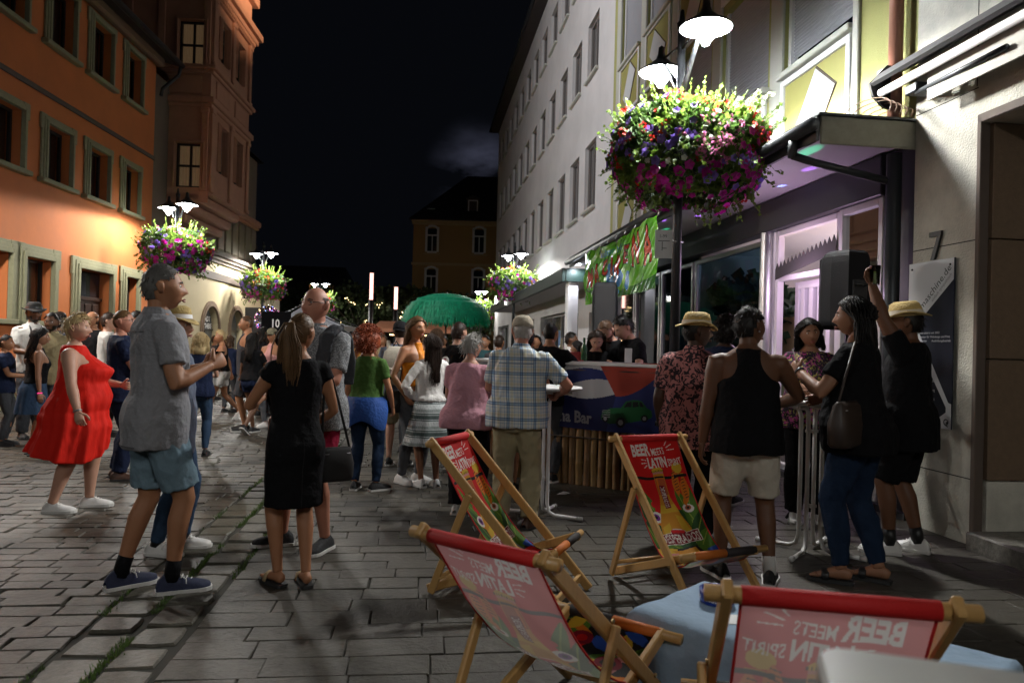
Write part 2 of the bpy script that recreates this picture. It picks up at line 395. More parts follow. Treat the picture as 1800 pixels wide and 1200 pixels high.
for s_ in allst:
    z_ = s_[0]; one = id(s_) in near; mb = MB() if one else rest[z_]
    stone(mb, s_[1], s_[2], s_[3], s_[4], jit=(.007, .014, .005)[z_], h=(.004, .006, .0025)[z_], b=(.007, .01, .005)[z_], skew=.014 if z_ == 1 else 0)
    if one: mb.build('paving_stone', ms_[z_], ground)
for z_, n_ in enumerate(('small_setts', 'gutter_cobbles', 'paving_slabs')): rest[z_].build(n_, ms_[z_], ground, kind='stuff')
fp = MB(); fp.box(-60, 60, 33.2, 140, -.02, -.004); fp.build('far_paving', M_far, ground, kind='stuff')
# grass and moss in the gutter joints
gm = MB()
for i in range(9500):
    u = 2.2 + 9 * random.random() ** 1.4; c = random.choice((-1.578, -1.33, -1.33, -1.07)); v = c + random.gauss(0, .014)
    if mnoise.noise(Vector((u * 1.7, c * 9, 0))) < -.05: continue
    p = uv2(u, v, -.02); h = random.uniform(.015, .042); a = random.uniform(0, 2 * PI); w = .005
    dx = Vector((math.cos(a) * w, math.sin(a) * w, 0)); l = Vector((random.uniform(-.02, .02), random.uniform(-.02, .02), h))
    gm.add([p - dx, p + dx, p + l], [(0, 1, 2)])
gm.build('grass', leafmat('joint_grass', (.07, .12, .025), .3), None, kind='stuff', label='short green grass growing in the joints of the gutter cobbles')

# ------------------------------------------------------------------ orange house
def T0(name, label, cat='building', **k): return thing(name, label, cat, **k)
oh = T0('orange_house', 'tall orange rendered house with green stone window surrounds on the street corner')
gw = [(10.6, 12.1, 1.75, 2.92, 'w'), (14.2, 15.17, 1.7, 2.92, 'w'), (16.2, 17.68, .1, 2.9, 'd'), (18.43, 19.12, 1.75, 2.92, 'w')]
gw = [(12.3, 13.75, 1.7, 2.92, 'w')] + gw[1:]
f2 = [(a + .16, b - .16, 4.55, 5.66) for a, b in ((11.18, 12.43), (12.92, 14.17), (14.65, 15.9), (16.33, 17.57), (18.04, 19.19))]
f3 = [(a, b, c + 2.75, d + 2.87) for a, b, c, d in f2]
w_ = FL.mb(); wall_holes(w_, 8, 19.95, -.05, 9.0, [g[:4] for g in gw] + f2 + f3, .24)
w_.quad((19.95, 0, 0), (19.95, -9, 0), (19.95, -9, 9), (19.95, 0, 9)); w_.quad((19.95, 0, 9), (19.95, -9, 9), (19.95, -4.5, 14), (19.95, -.8, 10))
w_.build('wall', M_orange, oh, world=True)
m = FL.mb(); m.box(8, 19.97, .002, .045, 6.19, 6.3, bev=.012); m.build('string_course', M_trim, oh, world=True)
m = FL.mb(); m.box(8, 19.97, .002, .05, 0, .55, bev=.012); m.build('plinth', M_stone, oh, world=True)
m = FL.mb(); m.box(8, 20.0, .002, .22, 8.72, 9.0, bev=.05); m.build('cornice', mat('dark_cornice', (.2, .12, .07), .8), oh, world=True)
def surround(F, par, a, b, c, d, w=.16, sill=True, dep=.24, sash=True, mts=None, blind=True, name='window', split=(1,), ears=.05, fr=M_stone, tr=None):
    o = F.mb()
    for k, (wd, th) in enumerate(((w, .05), (w * .72, .075), (w * .4, .1))):   # stepped moulding
        o.box(a - wd, a - .001 * k, .003, th, c, d + wd, bev=.008); o.box(b + .001 * k, b + wd, .003, th, c, d + wd, bev=.008); o.box(a - .002 * (k + 1), b + .002 * (k + 1), .003, th - .002, d + .001 * k, d + wd + .004, bev=.008)
    if ears:
        for e in (a - w, b): o.box(e - ears * (e < a), e + w + ears * (e >= b), .004, .055, d - .14, d + w + .012, bev=.008)
    win = o.build(name, fr, par, world=True)
    if sill:
        s_ = F.mb(); s_.box(a - w - .06, b + w + .06, -.05, .14, c - .1, c - .002, bev=.014); s_.build('sill', fr, win, world=True)
    if sash:
        s_ = F.mb(); i = -dep + .02; t = .055
        for (p, q, r, e) in ((a, a + t, c, d), (b - t, b, c, d), (a + t, b - t, c, c + t), (a + t, b - t, d - t, d)): s_.box(p, q, i, i + .06, r, e)
        for f_ in split: s_.box(a + (b - a) * f_ / 2 - .03, a + (b - a) * f_ / 2 + .03, i, i + .055, c + t, d - t)
        if tr: s_.box(a + t, b - t, i + .002, i + .057, c + (d - c) * tr - .03, c + (d - c) * tr + .03)
        s_.build('sash', M_dark, win, world=True)
        p_ = F.mb(); p_.quad((a + t, i + .03, c + t), (b - t, i + .03, c + t), (b - t, i + .03, d - t), (a + t, i + .03, d - t)); p_.build('pane', clearglass('window_glass', (.8, .84, .84), .06), win, world=True)
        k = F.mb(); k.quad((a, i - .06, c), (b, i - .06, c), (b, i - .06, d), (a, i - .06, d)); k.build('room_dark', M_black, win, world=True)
        if blind:
            k = F.mb(); n = 16; x1 = a + t + (b - a - t) * random.uniform(.5, .7) if blind == 2 else b - t  # part-width curtain leaves the black sheet showing to imitate the reveal's shadow
            a2 = a + t
            for q in range(n):
                u0, u1 = a2 + (x1 - a2) * q / n, a2 + (x1 - a2) * (q + 1) / n; y0, y1 = i - .03 + .018 * (q % 2), i - .03 + .018 * ((q + 1) % 2)
                k.quad((u0, y0, c + .06), (u1, y1, c + .06), (u1, y1, d - .04), (u0, y0, d - .04))
            k.build('curtain', mts or M_blind, win, world=True)
    return win
for q in f2: surround(FL, oh, *q, blind=2)
for q in f3: surround(FL, oh, *q, blind=2)
for q in gw:
    if q[4] == 'w': surround(FL, oh, *q[:4], w=.24, blind=2 if q[1] - q[0] > .8 else 0)
    else:
        dr = surround(FL, oh, *q[:4], w=.24, sill=False, sash=False, name='door')
        a, b, c, d = q[:4]; s_ = FL.mb(); i = -.2
        s_.box(a, b, i - .05, i, c, d - .62); s_.box(a, b, i, i + .05, d - .66, d - .58)
        for k in range(4):
            x0 = a + .06 + k * (b - a - .12) / 4; x1 = x0 + (b - a - .12) / 4 - .05
            for z0, z1 in ((c + .15, c + 1.0), (c + 1.1, d - .74)): s_.box(x0, x1, i, i + .03, z0, z1, bev=.012)
        s_.build('door_leaf', M_wood, dr, world=True)
        s_ = FL.mb(); s_.quad((a, i - .02, d - .58), (b, i - .02, d - .58), (b, i - .02, d), (a, i - .02, d)); s_.build('fanlight', M_pane, dr, world=True)
        s_ = FL.mb(); s_.ball((a + (b - a) * .55, i + .05, 1.1), .03); s_.build('handle', M_alu, dr, world=True)
# flared tiled roof with courses
r_ = FL.mb(); prof = [(.5, 8.95), (.15, 9.1), (-.25, 9.33), (-.7, 9.75), (-1.2, 10.4), (-2.2, 12), (-4.5, 15.6)]; rows = []
for i in range(len(prof) - 1):
    (a, b), (c, d) = prof[i], prof[i + 1]; n = max(1, int(math.hypot(c - a, d - b) / .2))
    for k in range(n): rows.append((a + (c - a) * k / n, b + (d - b) * k / n))
rows.append(prof[-1])
for i in range(len(rows) - 1):
    (a, b), (c, d) = rows[i], rows[i + 1]
    r_.quad((8, a, b + .03), (20.25, a, b + .03), (20.25, c, d), (8, c, d)); r_.quad((8, a, b - .01), (20.25, a, b - .01), (20.25, a, b + .03), (8, a, b + .03))
    r_.quad((20.25, a, b - .09), (20.25, c, d - .12), (20.25, c, d), (20.25, a, b + .03))
r_.quad((8, .5, 8.86), (20.25, .5, 8.86), (20.25, 0, 8.98), (8, 0, 8.98)); r_.quad((8, .5, 8.86), (20.25, .5, 8.86), (20.25, .5, 8.96), (8, .5, 8.96))
r_.build('roof', M_roof, oh, world=True)
m = FL.mb(); m.tube([(8, .56, 8.93), (20.3, .56, 8.9)], .075, 8); m.tube([(20.2, .56, 8.9), (20.22, .5, 8.62), (20.15, .1, 8.2), (20.1, .09, 8.0)], .05, 8); m.build('gutter', M_black, oh, world=True)
m = FL.mb(); m.box(19.75, 19.93, .005, .06, 2.42, 2.78, bev=.01); m.build('wall_box', M_white, oh, world=True)

# ------------------------------------------------------------------ cream pharmacy building with the sandstone oriel tower
ph = T0('pharmacy_building', 'cream ground floor building with arched windows beneath a dark stone upper storey')
arches = [(24.8, .78), (27.6, .78), (30.3, .7)]
m = FL.mb(); s0 = 19.95
def arch_wall(mb, s0, s1, z1, arcs, zb=.9, zs=1.75, dep=.25):
    """wall with round-headed openings"""
    x = s0
    for c, r in arcs:
        mb.quad((x, 0, -.05), (c - r, 0, -.05), (c - r, 0, z1), (x, 0, z1)); x = c + r
        mb.quad((c - r, 0, -.05), (c + r, 0, -.05), (c + r, 0, zb), (c - r, 0, zb)); n = 12
        pts = [(c - r * math.cos(PI * i / n), zs + r * math.sin(PI * i / n)) for i in range(n + 1)]
        for i in range(n):
            (a, b), (d, e) = pts[i], pts[i + 1]; mb.quad((a, 0, b), (d, 0, e), (d, 0, z1), (a, 0, z1)); mb.quad((a, 0, b), (d, 0, e), (d, -dep, e), (a, -dep, b))
        for e in (c - r, c + r): mb.quad((e, 0, zb), (e, -dep, zb), (e, -dep, zs), (e, 0, zs))
        mb.quad((c - r, 0, zb), (c + r, 0, zb), (c + r, -dep, zb), (c - r, -dep, zb))
    mb.quad((x, 0, -.05), (s1, 0, -.05), (s1, 0, z1), (x, 0, z1))
arch_wall(m, s0, 34, 4.2, arches); m.quad((34, 0, -.05), (34, -8, -.05), (34, -8, 4.2), (34, 0, 4.2)); m.build('wall', M_cream, ph, world=True)
for c, r in arches:
    o = FL.mb(); n = 14; pts = [(c - r, .9)] + [(c - r * math.cos(PI * i / n), 1.75 + r * math.sin(PI * i / n)) for i in range(n + 1)] + [(c + r, .9)]
    for wd, th in ((.17, .05), (.1, .075)):
        q = [((a - c) * (1 + wd / r) + c, 1.75 + (b - 1.75) * (1 + wd / r) if b > 1.75 else b) for a, b in pts]
        for i in range(len(pts) - 1):
            A, B, C_, D = pts[i], pts[i + 1], q[i + 1], q[i]
            o.quad((A[0], th, A[1]), (B[0], th, B[1]), (C_[0], th, C_[1]), (D[0], th, D[1])); o.quad((D[0], 0, D[1]), (C_[0], 0, C_[1]), (C_[0], th, C_[1]), (D[0], th, D[1])); o.quad((A[0], 0, A[1]), (B[0], 0, B[1]), (B[0], th, B[1]), (A[0], th, A[1]))
    win = o.build('arched_window', mat('arch_stone', (.22, .15, .1), .8, nz=(9, .25)), ph, world=True)
    p_ = FL.mb(); p_.add([(a, -.2, b) for a, b in pts], [tuple(range(len(pts)))]); p_.build('pane', mat('shop_pane', (.1, .11, .12), .08, spec=.7), win, world=True)
    p_ = FL.mb(); p_.box(c - .025, c + .025, -.2, -.16, .9, 1.75 + r - .02); p_.box(c - r, c + r, -.199, -.158, 1.72, 1.77); p_.build('sash', M_dark, win, world=True)
    if c < 25:
        t_ = FL.mb()
        for j, (tx, z, w) in enumerate((('STADT', 2.02, .85), ('APOTHEKE', 1.78, 1.15))):
            put_text(t_, tx, 0, z, .24, lambda x, y: (c + x - w / 2, -.15 , y), width=w, bold=.02)
        t_.build('lettering', M_white, win, world=True)
m = FL.mb(); m.box(19.98, 34.02, .002, .06, 3.42, 3.68, bev=.015); m.build('band', M_trim, ph, world=True)
m = FL.mb()
for o_, z0, z1 in ((.1, 4.0, 4.1), (.2, 4.1, 4.2), (.3, 4.2, 4.32)): m.box(19.97, 34.05, -.1, o_, z0 + .001, z1, bev=.015)
m.build('cornice', mat('pharmacy_cornice', (.14, .11, .085), .8), ph, world=True)
up = FL.mb(); up.box(19.96, 29.9, -8, -.04, 4.3, 8.6); up.build('upper_wall', mat('upper_stone', (.16, .125, .09), .85, nz=(4, .2)), ph, world=True)
for k in range(6):
    a = 25.3 + k * .78
    m = FL.mb(); m.box(a, a + .64, -.038, .03, 4.5, 5.8, bev=.05); m.build('stone_panel', mat('panel_stone', (.2, .16, .115), .85, nz=(6, .2)), ph, world=True)
m = FL.mb(); m.box(25.1, 30.05, -.1, .16, 5.95, 6.2, bev=.05); m.box(25.1, 30.05, -.1, .08, 5.86, 5.949, bev=.03); m.build('panel_cornice', M_sand, ph, world=True)
rf = FL.mb(); rf.add([(19.96, .2, 8.6), (30.1, .2, 8.6), (30.1, -4, 12.5), (19.96, -4, 12.5), (30.1, -8, 8.6)], [(0, 1, 2, 3), (1, 4, 2)]); rf.build('roof', M_roof, ph, world=True)

tw = T0('oriel_tower', 'red sandstone oriel tower with cross windows floodlit against the black sky', 'tower')
q0, q1, A0, A1 = 21.0, 24.7, -1.6, 1.1       # along the street, and from behind the wall line out over it
# right (street) face openings in (s, z); front face openings in (out, z)
sw = [(21.62, 22.35, 9.62, 10.78), (23.1, 23.85, 9.62, 10.78), (21.75, 22.4, 6.35, 7.7), (23.2, 23.85, 6.35, 7.7)]
m = FL.mb(); wall_holes(m, q0, q1, 5.6, 12.9, sw, .2, A1)
fw = [(.17, .95, 9.14, 10.47), (.17, .95, 5.72, 6.98)]
sub = MB(FL.T @ Matrix(((0, -1, 0, q0), (1, 0, 0, 0), (0, 0, 1, 0), (0, 0, 0, 1))))   # local (out, toward us, z)
wall_holes(sub, A0, A1, 5.3, 12.9, fw, .2, 0); m.v += sub.v and [] ; b0 = len(m.v); m.v += sub.v; m.f += [tuple(i + b0 for i in f) for f in sub.f]; m.m += sub.m; m.sm += sub.sm
m.quad((q1, A1, 5.6), (q1, A0, 5.6), (q1, A0, 12.9), (q1, A1, 12.9)); m.quad((q0, A1, 5.6), (q1, A1, 5.6), (q1, A0, 5.6), (q0, A0, 5.6))
m.build('wall', M_sand, tw, world=True)
class Sub: pass
FS = Sub(); FS.T = sub.T; FS.mb = lambda: MB(FS.T)
FA = Sub(); FA.T = FL.T @ Matrix.Translation((0, A1, 0)); FA.mb = lambda: MB(FA.T)
for q in sw: surround(FA, tw, *q, w=.09, sill=False, dep=.18, fr=M_sand, tr=.62, ears=0, mts=M_curt_glow if q[2] > 8 else M_blind)
for q in fw: surround(FS, tw, *q, w=.09, sill=False, dep=.18, fr=M_sand, tr=.5, ears=0, mts=M_curt_glow)
m = FL.mb()
for z0, z1, o_ in ((8.0, 8.12, .07), (8.12, 8.3, .14), (8.98, 9.08, .09), (9.08, 9.2, .17), (11.2, 11.33, .1), (11.33, 11.5, .2), (11.5, 11.72, .32), (12.6, 12.9, .2)):
    m.box(q0 - o_, q1 + o_, A1 - .2, A1 + o_, z0, z1 - .001, bev=.02); m.box(q0 - o_ + .002, q0 + .2, A0, A1 - .2, z0, z1 - .002, bev=.02)
m.build('cornice', M_sand, tw, world=True)
m = FL.mb()
for k in range(26): m.box(q0 + .05 + k * .142, q0 + .11 + k * .142, A1, A1 + .17, 11.22, 11.33)
m.build('dentil', M_sand, tw, world=True, kind='stuff')
for a in (q0 + .13, (q0 + q1) / 2, q1 - .13):
    for z0, z1 in ((5.62, 8.0), (9.21, 11.2)):
        m = FL.mb(); m.box(a - .12, a + .12, A1, A1 + .07, z0, z1, bev=.015); m.box(a - .15, a + .15, A1, A1 + .1, z1 - .14, z1 - .002, bev=.02); m.box(a - .15, a + .15, A1, A1 + .1, z0, z0 + .14, bev=.02); m.build('pilaster', M_sand, tw, world=True)
for a in (A1 - .13, -.3, -1.2):
    for z0, z1 in ((5.62, 8.0), (9.21, 11.2)):
        m = MB(FS.T); m.box(a - .1, a + .1, 0, .07, z0, z1, bev=.015); m.box(a - .13, a + .13, .0, .1, z1 - .14, z1 - .002, bev=.02); m.build('pilaster', M_sand, tw, world=True)
for a, b in ((q0 + .4, q0 + 1.55), (q0 + 2.15, q1 - .4)):
    m = FL.mb(); m.box(a, b, A1, A1 + .035, 8.38, 8.92, bev=.03); m.build('parapet_panel', M_sand, tw, world=True)
m = MB(FS.T); m.box(-.1, .85, 0, .035, 8.38, 8.92, bev=.03); m.build('parapet_panel', M_sand, tw, world=True)
for k in range(3):     # corbelled foot of the oriel
    m = FL.mb(); o_ = A1 - .22 * (k + 1); m.box(q0 + .12 * k, q1 - .12 * k, -.2, o_, 5.6 - .28 * (k + 1), 5.6 - .28 * k, bev=.06); m.build('corbel', M_sand, tw, world=True)

# ------------------------------------------------------------------ distant houses closing the street
yh = T0('ochre_house', 'ochre house with white round-headed windows closing the end of the street')
class XF: pass
def frontal(x, y, rz=0):
    f_ = XF(); f_.T = Matrix.Translation((x, y, 0)) @ Matrix.Rotation(R_(rz), 4, 'Z') @ Matrix(((1, 0, 0, 0), (0, -1, 0, 0), (0, 0, 1, 0), (0, 0, 0, 1))); f_.mb = lambda: MB(f_.T); return f_
FY = frontal(-7.55, 55, 0)
yw = [(a, a + .82, z, z + 1.75) for z in (5.3, 8.35) for a in (1.0, 4.5, 8.0)] + [(a, a + .82, 2.0, 3.7) for a in (1.0, 4.5, 8.0)]
m = FY.mb(); wall_holes(m, 0, 12, -.05, 10.4, yw, .2); m.quad((0, 0, 0), (0, -9, 0), (0, -9, 10.4), (0, 0, 10.4)); m.build('wall', M_yellow, yh, world=True)
for z0, z1, o_ in ((7.35, 7.55, .06), (10.35, 10.55, .15), (10.55, 10.8, .3)):
    m = FY.mb(); m.box(-.1, 12.2, .002, o_, z0, z1, bev=.02); m.build('cornice', mat('ochre_trim', (.5, .36, .2), .8), yh, world=True)
for q in yw:
    a, b, c, d = q; o = FY.mb()
    for (p, r, e, g) in ((a - .1, a + .06, c, d + .1), (b - .06, b + .1, c, d + .1), (a + .06, b - .06, c - .1, c + .05)): o.box(p, r, -.06, .05, e, g, bev=.01)
    n = 6
    for i in range(n):
        t0, t1 = PI * i / n, PI * (i + 1) / n; mx, rr = (a + b) / 2, (b - a) / 2
        o.add([(mx - (rr + k) * math.cos(t), y, d - .12 + (.22 if k < .05 else .36) * math.sin(t) + (0 if k < .05 else .02)) for y in (.05,) for t in (t0, t1) for k in (-.06, .1)], [(0, 2, 3, 1)])
    win = o.build('window', M_white, yh, world=True)
    p_ = FY.mb(); p_.quad((a, -.1, c), (b, -.1, c), (b, -.1, d + .1), (a, -.1, d + .1)); p_.build('pane', M_pane, win, world=True)
    p_ = FY.mb(); p_.box((a + b) / 2 - .035, (a + b) / 2 + .035, -.1, -.04, c, d - .5); p_.box(a, b, -.1, -.04, d - .55, d - .45); p_.build('sash', M_white, win, world=True)
    p_ = FY.mb(); p_.box(a - .2, b + .2, 0, .16, c - .2, c - .1, bev=.02); p_.build('sill', mat('ochre_trim', (.5, .36, .2)), win, world=True)
m = FY.mb(); m.add([(-.3, .4, 10.75), (12.4, .4, 10.75), (12.4, -5, 15.2), (3.6, -5, 15.2), (-.3, -10, 10.75), (-.3, .4, 10.65), (12.4, .4, 10.65)], [(0, 1, 2, 3), (0, 3, 4), (0, 1, 6, 5)]); rf = m.build('roof', M_roof, yh, world=True)
m = FY.mb(); m.box(3.9, 4.8, -1.6, -.62, 11.3, 12.5); m.add([(3.8, -.55, 12.5), (4.9, -.55, 12.5), (4.35, -.55, 12.8), (3.8, -2.5, 12.5), (4.9, -2.5, 12.5), (4.35, -2.5, 12.8)], [(0, 1, 2), (0, 2, 5, 3), (1, 2, 5, 4)]); m.build('dormer', M_night, rf, world=True)
m = FY.mb()
for (p, r, e, g) in ((3.98, 4.06, 11.4, 12.4), (4.64, 4.72, 11.4, 12.4), (4.06, 4.64, 12.32, 12.4), (4.06, 4.64, 11.4, 11.48)): m.box(p, r, -.62, -.58, e, g)
m.build('dormer_window', M_white, rf, world=True)
m = FY.mb(); m.box(.9, 1.5, -.75, -.62, 11.62, 11.72, bev=.02); m.build('skylight', M_alu, rf, world=True)
def far_house(x, y, w, d, h, rh, wins, label, rz=0, lit=False):
    t = T0('far_house', label); f_ = frontal(x, y, rz)
    m = f_.mb(); m.box(0, w, -d, 0, -.05, h); m.build('wall', M_night, t, world=True)
    m = f_.mb(); m.add([(-.3, .3, h), (w + .3, .3, h), (w + .3, -d - .3, h), (-.3, -d - .3, h), (-.3 + w * .12, -d / 2, h + rh), (w * .88 + .3, -d / 2, h + rh)], [(0, 1, 5, 4), (1, 2, 5), (2, 3, 4, 5), (3, 0, 4)]); m.build('roof', M_roof, t, world=True)
    for i, (a, z) in enumerate(wins):
        m = f_.mb(); m.box(a, a + .9, .005, .05, z, z + 1.3, bev=.01); win = m.build('window', M_trim, t, world=True)
        m = f_.mb(); m.box(a + .1, a + .8, .05, .06, z + .1, z + 1.2); m.build('pane', emis('warm_lit_window', (1, .45, .16), .16) if lit and i < 2 else M_pane, win, world=True)
far_house(-24, 66, 9, 8, 6.2, 2.4, [(5.6, 6.35 - 1.0), (7.0, 6.35 - 1.0), (1, 3), (3, 3)], 'dark house far off with two small orange lit windows', 4, True)
far_house(-15.5, 76, 9, 8, 5.4, 2.2, [(1, 3), (3, 3), (5, 3), (7, 3)], 'dark hipped roof house behind the fairy light trees', -3)
far_house(-36, 60, 11, 9, 7, 3, [(1, 4), (4, 4), (7, 4)], 'dark broad house at the far left of the square', 8)

# ------------------------------------------------------------------ grey building with rows of tall windows
gb = T0('grey_building', 'long pale grey apartment building with three rows of tall dark windows')
gwin = [(18.58 + 2 * k, 19.83 + 2 * k, z0, z1) for k in range(12) for z0, z1 in ((5.03, 6.75), (8.5, 9.98), (11.58, 12.95))]
m = FR.mb(); wall_holes(m, 17.0, 43.2, 3.1, 14.1, gwin, .16); wall_holes(m, 17.0, 43.2, -.05, 3.1, [(17.6, 18.9, .05, 2.35), (20.2, 26.5, .6, 2.5), (28, 34, .6, 2.5), (36, 41, .6, 2.5)], .3)
m.quad((43.2, 0, 0), (43.2, -10, 0), (43.2, -10, 14.1), (43.2, 0, 14.1)); m.quad((17.0, 0, 3.1), (17.0, -10, 3.1), (17.0, -10, 14.1), (17.0, 0, 14.1)); m.build('wall', M_grey, gb, world=True)
for q in gwin:
    a, b, c, d = q; o = FR.mb(); i = -.15
    for (p, r, e, g) in ((a, a + .06, c, d), (b - .06, b, c, d), (a + .06, b - .06, c, c + .06), (a + .06, b - .06, d - .06, d), ((a + b) / 2 - .03, (a + b) / 2 + .03, c + .06, d - .06)): o.box(p, r, i, i + .06, e, g)
    win = o.build('window', mat('grey_sash', (.22, .2, .19), .5), gb, world=True)
    p_ = FR.mb(); p_.quad((a, i + .02, c), (b, i + .02, c), (b, i + .02, d), (a, i + .02, d)); p_.build('pane', mat('dull_pane', (.06, .055, .052), .15), win, world=True)
    p_ = FR.mb(); p_.box(a - .05, b + .05, -.02, .09, c - .07, c - .003, bev=.012); p_.build('sill', M_pier, win, world=True)
m = FR.mb(); m.add([(16.9, .45, 14.0), (43.5, .45, 14.0), (43.5, -5, 17.5), (16.9, -5, 17.5), (16.9, .45, 13.88), (43.5, .45, 13.88), (16.9, 0, 13.9), (43.5, 0, 13.9)], [(0, 1, 2, 3), (0, 1, 5, 4), (4, 5, 7, 6)]); m.build('roof', M_roof, gb, world=True)
m = FR.mb(); m.tube([(16.9, .5, 14.0), (43.5, .5, 13.95)], .07, 8); m.build('gutter', M_zinc, gb, world=True)
for a, b in ((20.2, 26.5), (28, 34), (36, 41)):
    o = FR.mb(); n = max(2, int((b - a) / 1.5))
    for k in range(n + 1): x = a + (b - a) * k / n; o.box(x - .035, x + .035, -.22, -.14, .6, 2.5)
    o.box(a, b, -.221, -.141, 2.43, 2.5); o.box(a, b, -.221, -.141, .6, .68)
    win = o.build('shop_window', M_alu, gb, world=True); p_ = FR.mb(); p_.quad((a, -.2, .6), (b, -.2, .6), (b, -.2, 2.5), (a, -.2, 2.5)); p_.build('pane', mat('shop_night', (.05, .05, .055), .08, nz=(1.2, .6)), win, world=True)
    for k in range(n):
        if k % 2 == 0: p_ = FR.mb(); p_.box(a + k * 1.5 + .35, a + k * 1.5 + .8, -.195, -.185, 1.2, 2.0); p_.build('poster', mat('shop_poster_%d' % (k % 4), ((.5, .4, .02), (.4, .38, .36), (.1, .2, .4), (.45, .1, .08))[k % 4], .5), win, world=True)
o = FR.mb(); o.box(17.65, 18.85, -.26, -.2, .05, 2.32); d_ = o.build('door', M_wood, gb, world=True); o = FR.mb(); o.tube([(17.8, -.14, .9), (17.8, -.14, 1.5)], .018, 6); o.build('handle', M_alu, d_, world=True)
# its own dark-edged canopy and the white pier under it
m = FR.mb(); m.box(17.02, 34, .0, 1.0, 2.98, 3.2); c2 = m.build('canopy', M_soffit, gb, world=True)
m = FR.mb(); m.box(16.95, 34.05, 1.0, 1.1, 2.93, 3.24, bev=.012); m.box(16.93, 17.015, -.0, 1.0, 2.94, 3.235); m.build('fascia', mat('bottle_green_fascia', (.012, .03, .024), .4), c2, world=True)
m = FR.mb(); m.box(17.0, 17.3, .7, .94, 0, 2.976, bev=.01); m.build('white_pier', M_white, gb, world=True)
m = FR.mb(); m.box(17.5, 17.62, .0, .05, 1.45, 1.6, bev=.01); m.build('bell_panel', M_black, gb, world=True)
m = FR.mb(); m.lathe([(.0, 0), (.07, 0), (.07, .02)], 12, (16.72, .8, 3.29)); m.build('downlight', emis('downlight_glow', (.85, .87, 1), 60), gb, world=True)
l_ = bpy.data.lights.new('pier_downlight', 'SPOT'); l_.energy = 40; l_.spot_size = R_(150); l_.color = (.86, .88, 1); l_.shadow_soft_size = .06
lo = bpy.data.objects.new('pier_downlight', l_); COL.objects.link(lo); lo.location = FR.p(16.72, .8, 3.25)
# ------------------------------------------------------------------ olive building: shutters, diamond panels, canopy, shop
ob = T0('olive_building', 'olive green building with roller shutters and diamond panels over a shop canopy')
bays = [(7.45 + 1.86 * k, 8.9 + 1.86 * k) for k in range(5)]
holes = [(a, b, z, z + 1.55) for a, b in bays for z in (4.75, 7.6)]
m = FR.mb(); wall_holes(m, 6.45, 17.0, 3.42, 10.6, holes, .2)
m.quad((6.45, 0, 0), (6.45, -6, 0), (6.45, -6, 3.42), (6.45, 0, 3.42)); m.quad((17, 0, 3.42), (17, -3, 3.42), (17, -3, 10.6), (17, 0, 10.6))
m.build('wall', M_green, ob, world=True)
for k in range(6):
    a = 7.02 + 1.86 * k; w0 = .3 if k == 0 else 0
    m = FR.mb(); m.box(a + w0, a + (.4 if k == 0 else .3), .002, .045, 3.45, 10.5, bev=.01); m.build('pilaster', M_pier, ob, world=True)
M_panel = mat('olive_panel', (.34, .32, .1), .6, nz=(3, .15)); M_diam = mat('grey_white_board', (.62, .63, .63), .6, nz=(5, .06))
for bi, (a, b) in enumerate(bays):
    for z0 in (3.5, 6.4):
        z1 = z0 + 1.16
        o = FR.mb(); t = .075
        for (p, r, e, g) in ((a, a + t, z0, z1), (b - t, b, z0, z1), (a + t, b - t, z0, z0 + t), (a + t, b - t, z1 - t, z1)): o.box(p, r, .003, .05, e, g, bev=.008)
        pn = o.build('panel_frame', M_white, ob, world=True)
        o = FR.mb(); o.box(a + t, b - t, .003, .016, z0 + t, z1 - t); o.build('panel_field', M_panel, pn, world=True)
        cx, cz = (a + b) / 2, (z0 + z1) / 2; ang = R_(-52 if (bi % 2 == 0) else 38); hw, hh = .40, .245
        q = [(cx + math.cos(ang) * x - math.sin(ang) * y, cz + math.sin(ang) * x + math.cos(ang) * y) for x, y in ((-hw, -hh), (hw, -hh), (hw, hh), (-hw, hh))]
        q2 = [((x - cx) * 1.05 + cx, (y - cz) * 1.06 + cz) for x, y in q]
        o = FR.mb(); o.extrude(q2, .012, lambda x, y, d: (x, .016 + d, y)); o.build('board_edge', M_trim, pn, world=True)
        o = FR.mb(); o.extrude(q, .006, lambda x, y, d: (x, .028 + d, y)); o.build('tilted_board', M_diam, pn, world=True)
    for z0 in (4.75, 7.6):
        z1 = z0 + 1.55; gap = .17 if bi == 0 else .07
        m = FR.mb(); m.box(a - .04, b + .04, -.05, .1, z0 - .075, z0 - .003, bev=.012); sl = m.build('sill', M_pier, ob, world=True)
        for e in (a, b - .07): m = FR.mb(); m.box(e, e + .07, -.14, -.05, z0, z1); m.build('window_frame', M_white, sl, world=True)
        m = FR.mb(); m.quad((a, -.17, z0), (b, -.17, z0), (b, -.17, z1), (a, -.17, z1)); m.build('pane', mat('blue_night_pane', (.012, .02, .045), .08), sl, world=True)
        n = 34; h = (z1 - z0 - gap) / n; sm_ = MB(FR.T)
        if z0 < 5 and bi < 3:
            for k in range(n):
                s1 = FR.mb(); e = z0 + gap + k * h; s1.add([(a + .07, -.1, e), (b - .07, -.1, e), (b - .07, -.085, e + h * .35), (a + .07, -.085, e + h * .35), (b - .07, -.086, e + h * .78), (a + .07, -.086, e + h * .78), (b - .07, -.1, e + h), (a + .07, -.1, e + h)], [(0, 1, 2, 3), (3, 2, 4, 5), (5, 4, 6, 7)])
                s1.build('slat', M_shut, sl, world=True)
        else:
            for k in range(n): e = z0 + gap + k * h; sm_.add([(a + .07, -.1, e), (b - .07, -.1, e), (b - .07, -.085, e + h * .5), (a + .07, -.085, e + h * .5), (b - .07, -.1, e + h), (a + .07, -.1, e + h)], [(0, 1, 2, 3), (3, 2, 4, 5)])
            sm_.build('shutter', M_shut, sl, world=True, kind='stuff')
